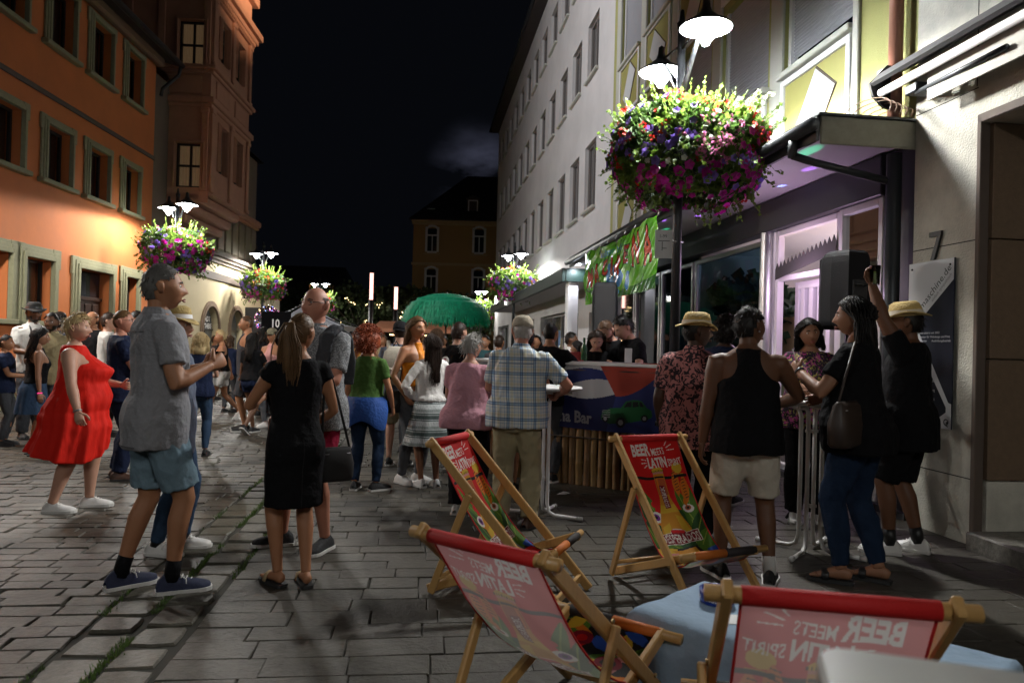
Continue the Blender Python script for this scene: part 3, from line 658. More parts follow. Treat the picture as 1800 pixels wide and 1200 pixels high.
m = FR.mb(); m.box(6.4, 17.05, -6, .5, 10.6, 10.8, bev=.03); m.build('roof', M_roof, ob, world=True)
m = FR.mb(); m.box(6.92, 7.0, .004, .04, 3.98, 4.1, bev=.008); m.build('junction_box', M_white, ob, world=True)
M_pipe = mat('red_brown_downpipe', (.3, .13, .085), .45, nz=(6, .2))
m = FR.mb(); m.tube([(6.62, .11, 3.47), (6.62, .11, 10.5)], .06, 12); pp = m.build('downpipe', M_pipe, ob, world=True)
m = FR.mb()
for z in (5.2, 8.0): m.tube([(6.62, .11, z), (6.62, .11, z + .04)], .068, 12)
m.build('pipe_bracket', M_zinc, pp, world=True)
# coiled wires lying on the canopy
m = FR.mb()
for k in range(5):
    pts = [(6.68 + .3 * math.cos(t) * (1 + k * .05), .12 + .06 * k + .05 * math.sin(t * 2), 3.49 + .19 * abs(math.sin(t)) * (.7 + .1 * k)) for t in [PI * i / 12 for i in range(13)]]; m.tube(pts, .006, 5)
m.build('wire_coil', mat('brown_wire', (.16, .09, .05), .5), ob, world=True)
# canopy
m = FR.mb(); m.box(6.47, 16.95, .0, .9, 3.31, 3.44); cp = m.build('canopy', M_soffit, ob, world=True)
m = FR.mb(); m.box(6.44, 6.469, -.0, .9, 3.22, 3.46, bev=.01); m.build('end_board', mat('weathered_board', (.3, .29, .23), .8, nz=(9, .35)), cp, world=True)
m = FR.mb(); m.box(6.42, 17.0, -.05, .93, 3.462, 3.482); m.build('cover_sheet', M_zinc, cp, world=True)
m = FR.mb(); m.box(6.46, 16.97, .902, .93, 3.25, 3.455); m.build('fascia', mat('grey_fascia', (.09, .095, .1), .5, nz=(5, .2)), cp, world=True)
gt = FR.mb(); gt.tube([(6.4, .99, 3.37), (17.0, .99, 3.36)], .055, 10, flat=.8); gt.tube([(6.75, .99, 3.36), (6.75, .99, 3.17)], .04, 10); gt.tube([(6.75, .99, 3.19), (6.72, .8, 3.13), (6.64, .12, 2.98)], .035, 10); gt.build('gutter', M_zinc, cp, world=True)
m = FR.mb(); m.tube([(6.62, .1, 3.22), (6.62, .1, .1)], .065, 12); m.build('lower_downpipe', M_zinc, ob, world=True)
# shop front under the canopy
m = FR.mb(); m.box(6.9, 16.95, -.14, .04, 2.92, 3.3, bev=.01); m.build('header_beam', M_dkpanel, ob, world=True)
m = FR.mb(); m.box(6.46, 6.93, -.3, -.02, -.02, 3.3); m.build('dark_jamb', M_dkpanel, ob, world=True)
m = FR.mb(); m.box(6.46, 17.0, -6.0, -5.9, 0, 3.2); m.box(6.46, 6.5, -5.9, -.32, 0, 3.2); m.box(11.9, 12.0, -5.9, -.2, 0, 3.2); m.box(16.9, 17.0, -5.9, -.32, 0, 3.2); m.build('shop_wall', mat('shop_inner_wall', (.55, .53, .52), .8), ob, world=True)
m = FR.mb(); m.box(6.5, 11.9, -5.9, -.16, 2.98, 3.1); m.build('shop_ceiling', M_white, ob, world=True)
m = FR.mb(); m.box(6.5, 16.9, -5.9, .02, -.02, .06); m.build('shop_floor', M_dkpanel, ob, world=True)
def frame(a, b, z0, z1, o_, t=.07, d=.08, mt=M_white, name='shop_frame', par=ob, gl=True):
    m = FR.mb()
    for (p, r, e, g) in ((a, a + t, z0, z1), (b - t, b, z0, z1), (a + t, b - t, z0, z0 + t), (a + t, b - t, z1 - t, z1)): m.box(p, r, o_ - d, o_, e, g, bev=.006)
    f_ = m.build(name, mt, par, world=True)
    if gl:
        m = FR.mb(); m.quad((a + t, o_ - d / 2, z0 + t), (b - t, o_ - d / 2, z0 + t), (b - t, o_ - d / 2, z1 - t), (a + t, o_ - d / 2, z1 - t)); m.build('pane', gl if gl is not True else clearglass('shop_glass', (.75, .8, .85), .06), f_, world=True)
    return f_
frame(6.95, 7.68, .06, 2.92, -.02)                          # glass side light by the corner
ds = frame(7.72, 9.12, .06, 2.92, -.06, gl=False)           # the open doorway
m = FR.mb(); m.box(7.79, 9.05, -.13, -.07, 2.3, 2.36); m.build('transom', M_white, ds, world=True)
dl = frame(7.95, 9.08, .08, 2.3, -.3, t=.09, name='slatted_door', gl=clearglass('blue_door_glass', (.35, .5, .62), .1))
for k in range(5):
    a = 8.1 + k * .19
    m = FR.mb(); m.box(a, a + .085, -.39, -.3, .17, 2.21, bev=.006); m.build('slat', M_white, dl, world=True)
m = FR.mb(); m.tube([(8.1, -.24, .95), (8.1, -.24, 1.25)], .014, 6); m.build('handle', M_alu, dl, world=True)
# zig-zag valance inside the doorway
m = FR.mb(); n = 15
for k in range(n):
    a0 = 7.75 + k * 1.32 / n; a1 = a0 + 1.32 / n; y0, y1 = -.03 - 0 * k, -.03
    zb0, zb1 = 2.62 - k * .012, 2.62 - (k + 1) * .012
    m.extrude([(a0, zb0 - .12), (a1, zb1 - .12), (a1, zb1), ((a0 + a1) / 2, (zb0 + zb1) / 2 + .075), (a0, zb0)], .006, lambda x, y, d: (x, -.04 + d, y))
m.build('zigzag_valance', mat('grey_valance', (.055, .055, .05), .8), ds, world=True)
m = FR.mb(); m.lathe([(.095, .06), (.095, 2.92)], 18, (9.27, -.04, 0)); m.lathe([(.12, .06), (.12, .2)], 18, (9.27, -.04, 0)); m.build('column', M_alu, ob, world=True)
gw1 = clearglass('tinted_shop_glass', (.1, .2, .26), .03, 1.04)
for a, b in ((9.45, 11.75), (11.85, 13.4), (13.48, 15.0), (15.08, 16.4)): frame(a, b, .06, 2.85, -.04, t=.06, mt=M_alu, gl=gw1)
m = FR.mb(); m.box(16.42, 17.0, -.2, .0, 0, 2.95); m.build('end_pier', M_grey, ob, world=True)
# printed palm and sunset scene and a lit sand-coloured board deep in the shop
m = FR.mb(); m.box(9.6, 11.7, -1.0, -.96, .5, 1.95); m.build('sand_board', mat('sand_board', (.55, .42, .22), .7), ob, world=True)
def bush(mb, c, r, n, ls, sq=(1, 1, 1)):
    for i in range(n):
        d = Vector((random.gauss(0, 1), random.gauss(0, 1), random.gauss(0, 1))).normalized(); p = Vector(c) + Vector((d.x * r * sq[0], d.y * r * sq[1], d.z * r * sq[2])) * random.uniform(.55, 1)
        leaf(mb, p, d, ls * random.uniform(.6, 1.3))
def leaf(mb, p, d, l, mi=None, w=.42):
    d = Vector(d) + Vector((random.uniform(-.7, .7), random.uniform(-.7, .7), random.uniform(-.5, .5))); d.normalize()
    a = d.orthogonal(); a.rotate(Quaternion(d, random.uniform(0, 2 * PI))); b = d.cross(a)
    mb.add([p, p + d * l * .5 + a * l * w + b * l * .08, p + d * l, p + d * l * .5 - a * l * w + b * l * .08], [(0, 1, 2, 3)], mi)
m = FR.mb(); bush(m, (10.9, -.7, 2.0), .5, 260, .2); bush(m, (11.5, -.7, 2.25), .35, 200, .2); m.build('shop_plant', leafmat('shop_plant_leaf', (.02, .05, .025), .2), ob, world=True, kind='stuff')
pl = bpy.data.lights.new('shop_ceiling_uplight', 'AREA'); pl.energy = 80; pl.color = (.9, .76, .95); pl.size = 1.2  # unseen area lamp set low, shining up to brighten the shop ceiling
lo = bpy.data.objects.new('shop_ceiling_uplight', pl); COL.objects.link(lo); lo.location = FR.p(8.6, -2.4, 1.2); lo.rotation_euler = (PI, 0, 0)
pl = bpy.data.lights.new('shop_floor_lamp', 'POINT'); pl.energy = 45; pl.color = (1, .62, .3); pl.shadow_soft_size = .15
lo = bpy.data.objects.new('shop_floor_lamp', pl); COL.objects.link(lo); lo.location = FR.p(8.3, -1.0, 1.3)
m = FR.mb(); m.lathe([(0, 0), (.16, .0), (.16, .3), (0, .3)], 14, (8.3, -1.0, 1.2 - .35)); m.tube([(8.3, -1, .06), (8.3, -1, .85)], .02, 6); m.build('floor_lamp', M_black, ob, world=True)

# ------------------------------------------------------------------ concrete building with awning, doorway, sign and house number
cb = T0('concrete_building', 'weathered concrete building with brown stone doorway and awning cassette on the corner')
m = FR.mb(); wall_holes(m, 1.0, 6.43, -.05, 11, [(2.6, 5.68, -.05, 3.22)], 1.4, .035); m.quad((6.43, .035, -.05), (6.43, -3, -.05), (6.43, -3, 11), (6.43, .035, 11)); m.build('wall', M_conc, cb, world=True)
for a, b in ((.32, .02), (.95, .02), (1.58, .02)):   # brown cladding tiles on the jamb
    pass
zc = [(.1, .5), (.51, 1.42), (1.43, 2.33), (2.34, 3.215)]
for z0, z1 in zc:
    for d0, d1 in ((-.62, -.03), (-1.25, -.63)):
        m = FR.mb(); m.box(5.62, 5.677, d0, d1, z0, z1, bev=.004); m.build('cladding_tile', M_brownst if z0 > .3 else M_conc, cb, world=True)
m = FR.mb(); m.box(5.655, 5.7, -.03, .05, 0, 3.28, bev=.006); m.box(2.55, 5.7, .0, .05, 3.222, 3.29, bev=.006); m.build('door_trim', M_trim, cb, world=True)
m = FR.mb(); m.box(2.6, 5.62, -1.39, -1.3, 0, 3.2); m.build('inner_door', M_wood, cb, world=True)
m = FR.mb(); m.box(2.2, 5.6, -1.38, .16, -.03, .135, bev=.012); m.build('step', stone_mat('step_stone', (.15, .14, .12)), cb, world=True)
for b_ in [(5.71, 6.43, z, z + .008) for z in (.5, 2.33, 3.5)] + [(s_, s_ + .008, 3.52, 5.19) for s_ in (5.72, 4.6)] + [(1.0, 6.43, 5.2, 5.208)]: m = FR.mb(); m.box(b_[0], b_[1], .034, .0375, b_[2], b_[3]); m.build('panel_joint', M_line, cb, world=True)
o = FR.mb(); f7 = lambda x, y: (6.18 - x, .05, y)
v, fs = text_tris('7', .27, .8, .01)
o.extrude([(0, .19), (0, .23), (.14, .23), (.14, .2), (.065, 0), (.02, 0), (.095, .19)], .02, lambda x, y, d: (6.2 - x, .04 + d, 2.23 + y)); o.build('house_number', M_black, cb, world=True)
aw = thing('awning', 'grey awning cassette with white roller tube above the doorway', 'awning')
m = FR.mb(); q = [(.05, 3.98), (.16, 3.99), (.3, 3.9), (.36, 3.82), (.33, 3.8), (.2, 3.93), (.08, 3.93)]
m.extrude(q, 4.6, lambda x, y, d: (2.0 + d, x, y)); m.build('cassette', mat('dark_grey_cassette', (.1, .1, .105), .4, nz=(4, .15)), aw, world=True)
m = FR.mb(); m.extrude([(.05, 3.99), (.2, 4.0), (.36, 3.83), (.33, 3.72), (.22, 3.62), (.1, 3.6), (.06, 3.7)], .03, lambda x, y, d: (6.6 + d, x, y)); m.build('end_cap', M_black, aw, world=True)
m = FR.mb(); m.tube([(2.0, .27, 3.74), (6.58, .27, 3.74)], .035, 14); m.build('roller_tube', M_white, aw, world=True)
m = FR.mb(); m.box(2.0, 6.05, .2, .215, 3.5, 3.72); m.build('valance', mat('off_white_canvas', (.6, .58, .52), .85, nz=(12, .15), bump=(9, .6)), aw, world=True)
m = FR.mb(); m.box(6.15, 6.3, .0, .24, 3.62, 3.7, bev=.01); m.tube([(6.2, .2, 3.62), (5.2, .24, 3.6)], .022, 8); m.build('bracket', M_zinc, aw, world=True)
# advertising sign on the pier
sg = thing('wall_sign', 'tall dark blue and white company sign screwed to the concrete pier', 'sign')
SX0, SZ0, SW, SH = 6.43, .86, .54, 1.36
fs_ = lambda o_: (lambda x, y: (SX0 - x, o_, SZ0 + y))
m = FR.mb(); m.box(SX0 - SW, SX0, .055, .066, SZ0, SZ0 + SH); m.build('board', mat('sign_navy', (.018, .021, .035), .6, spec=.15, nz=(3, .1)), sg, world=True)
for x, z in ((.04, .05), (SW - .04, .05), (.04, SH - .05), (SW - .04, SH - .05)):
    m = FR.mb(); m.tube([(SX0 - x, .03, SZ0 + z), (SX0 - x, .074, SZ0 + z)], .009, 8); m.build('standoff_screw', M_black, sg, world=True)
MS_w = mat('sign_white', (.62, .63, .66), .4)
m = FR.mb(); f_ = fs_(.0675)
for poly in ([(0, SH), (SW, SH), (SW, SH - .17), (.11, SH - .52), (0, SH - .36)], [(.06, .86), (.11, .76), (.15, .76), (SW - .035, .21), (SW, .2), (SW, 0), (SW - .27, 0), (SW - .06, .13), (SW - .06, .17), (.12, .68), (.06, .78)]):
    m.add([f_(x, y) for x, y in poly], [tuple(range(len(poly)))])
m.build('white_field', MS_w, sg, world=True)
f_ = fs_(.069); m = FR.mb(); ang = R_(43)
put_text(m, 'maschine.de', .175, SH - .40, .085, f_, sx=1.0, rot=ang, width=.46); m.build('lettering', M_black, sg, world=True)
m = FR.mb(); put_text(m, 'yer', .085, SH - .485, .085, f_, bold=.012, rot=ang, width=.115); m.build('red_lettering', mat('sign_red', (.45, .02, .04), .4), sg, world=True)
m = FR.mb(); put_text(m, 'einfach sympathisch', .30, SH - .34, .036, f_, rot=ang, width=.3); m.build('small_lettering', mat('sign_grey', (.15, .15, .17), .5), sg, world=True)
m = FR.mb()
for i, t in enumerate(('Onlinedruckerei seit 2003', 'Fachagentur für Webdesign und Print', 'zertifizierter       Ausbildungsbetrieb')): put_text(m, t, .1, SH - .6 - i * .033, .026, f_, width=(.29, .41, .42)[i], bold=.01)
for i, (t, y) in enumerate((('9.00 - 12.00 Uhr', .4), ('13.00 - 17.00 Uhr', .365), ('nach Vereinbarung', .29), ('66 66-66', .215))): put_text(m, t, SW - .19, y, .032, f_, align='r', sx=.72, bold=.01)
m.build('white_lettering', MS_w, sg, world=True)
m = FR.mb(); put_text(m, 'Q', SW - .085, .028, .075, f_, bold=.02); m.build('quality_mark', M_dkpanel, sg, world=True)
m = FR.mb(); m.add([f_(SW - .14 + .028 * math.cos(2 * PI * i / 16) * (1 if i % 2 else .8), .055 + .028 * math.sin(2 * PI * i / 16) * (1 if i % 2 else .8)) for i in range(16)], [tuple(range(16))]); m.build('rosette_mark', mat('sign_rose', (.5, .3, .3), .5), sg, world=True)

# party-light dots thrown onto the canopy soffit
def beam_dot(s, o, col, e=16, src=(8.3, -.6, 2.0), sz=2.2):
    l_ = bpy.data.lights.new('party_beam', 'SPOT'); l_.energy = e; l_.color = col; l_.spot_size = R_(sz); l_.spot_blend = .6; l_.shadow_soft_size = .01
    lo = bpy.data.objects.new('party_beam', l_); COL.objects.link(lo); a = FR.p(*src); b = FR.p(s, o, 3.31); lo.location = a; l_.energy = e * 14
    lo.rotation_euler = (b - a).to_track_quat('-Z', 'Y').to_euler()
pv = bpy.data.lights.new('party_glow', 'POINT'); pv.energy = 24; pv.color = (.75, .5, .8); pv.shadow_soft_size = .12
lo = bpy.data.objects.new('party_glow', pv); COL.objects.link(lo); lo.location = FR.p(8.3, .3, 2.2)
GRN, VIO, BLU = (.05, 1, .45), (.45, .15, 1), (.2, .3, 1)
SRC = (9.4, .55, 2.35)
for s_, o_, c_ in ((7.0, .7, GRN), (7.6, .35, VIO), (9.6, .85, GRN), (10.4, .45, VIO), (10.9, .8, VIO), (11.6, .5, GRN), (12.2, .8, VIO), (12.5, .4, GRN), (13.6, .7, VIO), (14.4, .5, GRN), (8.4, .25, BLU)): beam_dot(s_, o_, c_, 30, SRC, 4 if s_ < 11 else 2.4)
for s_, z_, o_, c_ in ((8.2, 2.97, -2.5, GRN), (7.4, 2.97, -2.2, GRN), (8.8, 2.97, -1.9, VIO), (8.6, 2.1, -.3, VIO)):
    l_ = bpy.data.lights.new('party_beam', 'SPOT'); l_.energy = 10; l_.color = c_; l_.spot_size = R_(5); l_.spot_blend = .6; l_.shadow_soft_size = .01
    lo = bpy.data.objects.new('party_beam', l_); COL.objects.link(lo); a = FR.p(8.0, -1.2, 1.2) if z_ > 2.5 else FR.p(8.2, .9, 2.4); b = FR.p(s_, o_, z_); lo.location = a; lo.rotation_euler = (b - a).to_track_quat('-Z', 'Y').to_euler()
# ------------------------------------------------------------------ street lamps and hanging flower balls
M_pole = mat('anthracite_pole', (.04, .042, .045), .45, .5)
M_shade_in = mat('white_enamel', (.85, .85, .85), .35)
M_globe = emis('lamp_glow', (.9, .95, 1), 60)
LAMP_E = 390
def make_lamp(label, x, y, h=4.62, arms=.64, az=0, pw=1.):
    t = thing('street_lamp', label, 'street lamp', (x, y, 0), 0, 'twin-headed street lamps along the street')
    m = MB(); m.tube([(0, 0, 0), (0, 0, .9)], .075, 12); m.tube([(0, 0, .9), (0, 0, h + .25)], [.055, .042], 12); m.lathe([(.11, 0), (.1, .08), (.075, .1)], 14); m.lathe([(.0, .42), (.02, .4), (.03, .3), (.055, .27), (.045, .2)], 10, (0, 0, h)); m.build('pole', M_pole, t)
    for s_ in (-1, 1):
        d = Vector((math.cos(az) * s_, math.sin(az) * s_, 0)); hh = h + (.0 if s_ > 0 else -.06)
        m = MB(); a = Vector((0, 0, hh - .45)); b = d * arms + Vector((0, 0, hh + .14))
        m.tube([a, a + d * arms * .35 + Vector((0, 0, .22)), b], [.03, .026, .022], 8); m.tube([Vector((0, 0, hh + .05)), b], .012, 6); m.build('arm', M_pole, t)
        c = d * arms + Vector((0, 0, hh))
        K = .67; lz = lambda q: [(r * K, z * K) for r, z in q]
        m = MB(); m.lathe(lz([(.06, .3), (.09, .22), (.12, .2), (.2, .13), (.345, .04), (.375, .005), (.37, 0)]), 24, c); m.lathe(lz([(.0, .46), (.05, .42), (.06, .3)]), 12, c); sh = m.build('shade', M_pole, t)
        m = MB(); m.lathe(lz([(.365, -.002), (.34, .03), (.2, .11), (.1, .14), (0, .145)]), 24, c); m.build('reflector', M_shade_in, sh)
        m = MB(); m.lathe(lz([(.0, -.25), (.05, -.235), (.06, -.2), (.13, -.12), (.17, -.03), (.185, .03), (.17, .08), (0, .1)]), 20, c); m.build('lamp_glass', emis('near_lamp_glow', (.9, .95, 1), 380) if x == 1.68 else M_globe, t)
        l_ = bpy.data.lights.new('lamp_beam', 'SPOT'); l_.energy = LAMP_E * pw; l_.spot_size = R_(174); l_.spot_blend = .12; l_.shadow_soft_size = .1; l_.color = (1, .97, .9)
        lo = bpy.data.objects.new('lamp_beam', l_); COL.objects.link(lo); lo.parent = t; lo.location = c + Vector((0, 0, -.19))
    return t
FL_COL = {'violet': (.22, .13, .55), 'magenta': (.5, .015, .3), 'red': (.6, .035, .025), 'pink': (.65, .2, .4), 'orange': (.6, .14, .03), 'white': (.7, .7, .66)}
def flower_ball(label, x, y, zc, R, nl, nf, ls, seed, palette, spikes=0):
    random.seed(seed)
    t = thing('flower_basket', label, 'flower basket', (x, y, zc), 0, 'overflowing flower baskets on the lamp posts')
    m = MB(); m.lathe([(.05, -.25), (R * .36, -.22), (R * .42, .02), (R * .4, .05), (.05, .03)], 16); m.build('bowl', M_black, t)
    off = [Vector((random.uniform(-99, 99),) * 3) for _ in range(2)]
    def surf(top=False):
        while True:
            d = Vector((random.gauss(0, 1), random.gauss(0, 1), random.gauss(0, 1))).normalized()
            if d.z > -.82: break
        n = mnoise.noise(d * 2.2 + off[0]) * .22 + mnoise.noise(d * 6 + off[1]) * .13
        r = R * (1 + n); z = d.z * r * (.74 if d.z > 0 else .74)
        if d.z < 0: r *= 1 + .02 * d.z
        return Vector((d.x * r, d.y * r, z)), d
    g1, g2, st = MB(), MB(), MB()
    for i in range(nl):
        p, d = surf(); k = 1 - abs(random.gauss(0, .16)); p = p * min(k, 1.03)
        leaf(g1 if (mnoise.noise(p * (3.2 / R) * .5 + off[1]) > -.05) else g2, p, (d.x, d.y, d.z * .6 + .15), ls * random.uniform(.55, 1.25), w=.46)
    for i in range(int(nl / 40)):                     # sprigs standing out of the outline
        p, d = surf(); d2 = (d + Vector((0, 0, .5 if d.z > 0 else -.7))).normalized(); L = ls * random.uniform(1.5, 4)
        st.tube([p * .9, p + d2 * L], .004, 3, cap=False)
        for k in range(5): leaf(g1, p + d2 * L * (k + 1) / 5, d2, ls * random.uniform(.5, .9))
    g1.build('foliage', leafmat('fresh_leaf', (.12, .2, .03), .42), t, kind='stuff'); g2.build('dark_foliage', leafmat('deep_leaf', (.05, .1, .022), .38), t, kind='stuff'); st.build('stems', leafmat('stem_green', (.1, .14, .03), .2), t, kind='stuff')
    fl = {k: MB() for k in FL_COL}
    cl = [(Vector(surf()[0]).normalized(), random.choices(list(palette), list(palette.values()))[0]) for _ in range(46)]
    for i in range(nf):
        p, d = surf(); c = min(cl, key=lambda q: (q[0] - d).length + random.uniform(0, .28))[1]
        if d.z < -.35 and random.random() < .8: c = 'magenta'
        if d.z > .3 and random.random() < .62: continue
        if d.x < -.15 and d.z > -.2 and random.random() < (.6 if seed == 3 else .2): c = 'violet'
        fr = ls * random.uniform(.4, .7) * (1.1 if c in ('magenta', 'violet') else .8); p = p * 1.03; mb = fl[c]
        if c in ('red', 'pink', 'orange'):                 # geranium: cluster of florets
            for k in range(6):
                e = Vector((random.gauss(0, 1), random.gauss(0, 1), random.gauss(0, 1))).normalized(); q = p + e * fr * .9
                for j in range(2): leaf(mb, q, d + e, fr * 1.1, w=.5)
        else:                                              # trumpet: five petals
            a = d.orthogonal().normalized(); b = d.cross(a); vs = [p]
            for k in range(10): an = 2 * PI * k / 10; rr = fr * (1.25 if k % 2 == 0 else .95); vs.append(p + (a * math.cos(an) + b * math.sin(an)) * rr + d * fr * .45)
            mb.add(vs, [(0, 1 + k, 1 + (k + 1) % 10) for k in range(10)])
    for k, mb in fl.items(): mb.build(k + '_blossoms', leafmat('petal_' + k, FL_COL[k], .4), t, kind='stuff')
    sp = MB()
    for i in range(spikes):
        a0 = Vector((random.uniform(.25, .75) * R, random.uniform(-.3, .3) * R, R * .42)); d = Vector((random.uniform(.3, .8), random.uniform(-.3, .3), random.uniform(.5, 1))).normalized(); L = R * random.uniform(.35, .62)
        for k in range(60):
            f_ = random.random(); q = a0 + d * L * f_; e = Vector((random.gauss(0, 1), random.gauss(0, 1), random.gauss(0, 1))).normalized(); leaf(sp, q + e * .045 * (1.1 - f_), e, .035, w=.5)
    sp.build('white_sprays', leafmat('silver_leaf', (.5, .55, .4), .4), t, kind='stuff')
    return t
PAL1 = {'violet': 3, 'magenta': 2, 'red': 4, 'pink': 2, 'white': .6}; PAL2 = {'violet': 4, 'magenta': 3, 'red': 1, 'pink': 1, 'white': 1, 'orange': .4}; PAL3 = {'red': 3, 'violet': 2, 'orange': 1, 'magenta': 1, 'pink': 1}
aR, aL = math.atan2(1, KR), math.atan2(1, KL)
LP = [  # x, y, street-lamp label, basket label, leaves, blossoms, leaf size, palette, spikes, seed, R
 (1.68, 7.65, 'tall twin street lamp blazing over the biggest flower basket beside the shop canopy', 'biggest flower basket with red geraniums and white sprays at the lamp by the canopy', 11500, 980, .06, PAL1, 8, 3, .74, aR),
 (-8.14, 17.8, 'twin street lamp at the corner where orange house meets cream wall', 'violet and magenta flower basket above the grey haired man by the orange house', 5600, 500, .068, PAL2, 0, 5, .76, aL + .7),
 (-9.15, 27.0, 'twin street lamp with dark sign board in front of the arched windows', 'flower basket with a dark sign below in front of the cream arcade', 3400, 300, .08, PAL3, 0, 9, .75, aL + .7),
 (-10.6, 40.5, 'small far street lamp behind the man with glasses', 'small flower basket just behind the bald head of the man with glasses', 1700, 130, .1, PAL3, 0, 12, .78, aL + .7),
 (.02, 25.5, 'twin street lamp with dark pointed caps at the long grey building', 'round flower basket above the beige baseball cap by the grey building', 3500, 320, .08, PAL1, 0, 17, .8, aR + .25),
 (-1.85, 43.0, 'farthest street lamp glowing above the green fringed parasol', 'pale distant flower basket touching the edge of green parasol', 1500, 130, .1, PAL2, 0, 21, .8, aR + .25)]
for i, (x, y, la, lb, nl, nf, ls, pal, spk, sd, R, az) in enumerate(LP):
    hz = 4.62 if i else 4.55
    make_lamp(la, x, y, hz, .66 if i == 0 else .6, az); zc = (3.42, 3.5, 3.4, 3.5, 3.55, 3.5)[i]
    flower_ball(lb, x + (.1 if i == 0 else 0), y, zc, R, nl, nf, ls, sd, pal, spk)
random.seed(11)
make_lamp('street lamp outside the picture lighting the orange house wall', -8.0, 9.6, 4.5, .6, aL, 1.15)
make_lamp('street lamp behind the camera on the shop side', 1.9, -4.2, 4.62, .6, aR, .52)
make_lamp('street lamp behind the camera on the orange house side', -6.4, -2.5, 4.62, .6, aL, .2)
# warm floodlight that washes the tower
fl_ = bpy.data.lights.new('tower_floodlight', 'SPOT'); fl_.energy = 24000; fl_.color = (1, .66, .42); fl_.spot_size = R_(34); fl_.spot_blend = 1; fl_.shadow_soft_size = .2
lo = bpy.data.objects.new('tower_floodlight', fl_); COL.objects.link(lo); lo.location = (1.0, 14.5, 11.5); lo.rotation_euler = (Vector((-7.8, 23, 14.2)) - Vector(lo.location)).to_track_quat('-Z', 'Y').to_euler()

fl2 = bpy.data.lights.new('facade_floodlight', 'SPOT'); fl2.energy = 3000; fl2.color = (.96, .97, 1); fl2.spot_size = R_(92); fl2.spot_blend = .8; fl2.shadow_soft_size = .2
lo = bpy.data.objects.new('facade_floodlight', fl2); COL.objects.link(lo); lo.location = (-7.6, 14, 11.0); lo.rotation_euler = (Vector((1.8, 21, 8.5)) - Vector(lo.location)).to_track_quat('-Z', 'Y').to_euler()
# small lamp-post signs
pg = thing('pole_notice', 'small grey notice plate clamped to the near lamp post', 'sign', (1.68, 7.65, 0))
m = MB(); m.box(-.24, -.06, -.075, -.068, 2.37, 2.66, bev=.002); m.build('plate', mat('notice_grey', (.45, .45, .44), .5), pg)
m = MB(); put_text(m, '1-99', -.2, 2.58, .05, lambda x, y: (x, -.0765, y), sx=.9); m.box(-.21, -.09, -.077, -.0755, 2.545, 2.552); m.box(-.17, -.163, -.077, -.0755, 2.45, 2.54); m.box(-.163, -.12, -.077, -.0755, 2.47, 2.477); m.build('print', M_black, pg)
m = MB(); m.tube([(-.12, -.06, 2.55), (.06, -.02, 2.55)], .012, 6); m.build('clamp', M_alu, pg)
sb = thing('lamp_sign_board', 'dark rectangular board hung below the second basket on the left', 'sign', (-9.15, 27.0, 0))
m = MB(); m.box(-.6, .5, -.07, -.03, 2.05, 2.62, bev=.01); m.build('board', M_dkpanel, sb)
nb = thing('number_plate', 'little pale plate low on the second left lamp post', 'sign', (-9.15, 27.0, 0)); m = MB(); m.box(-.07, .05, -.1, -.085, 1.28, 1.48, bev=.004); m.build('plate', M_white, nb); m = MB(); m.box(-.035, .015, -.101, -.1005, 1.34, 1.42); m.build('print', M_black, nb)
cm = thing('shop_banner', 'red and white sign under the grey building basket', 'sign', tuple(FR.p(27.5, .6, 0)))
m = MB(); m.box(-.6, .35, -.04, 0, 2.95, 3.5, bev=.01); m.build('board', M_white, cm); m = MB(); m.box(-.5, .1, -.046, -.041, 3.15, 3.35, bev=.002); m.build('red_print', mat('sign_red2', (.6, .04, .03), .5), cm)

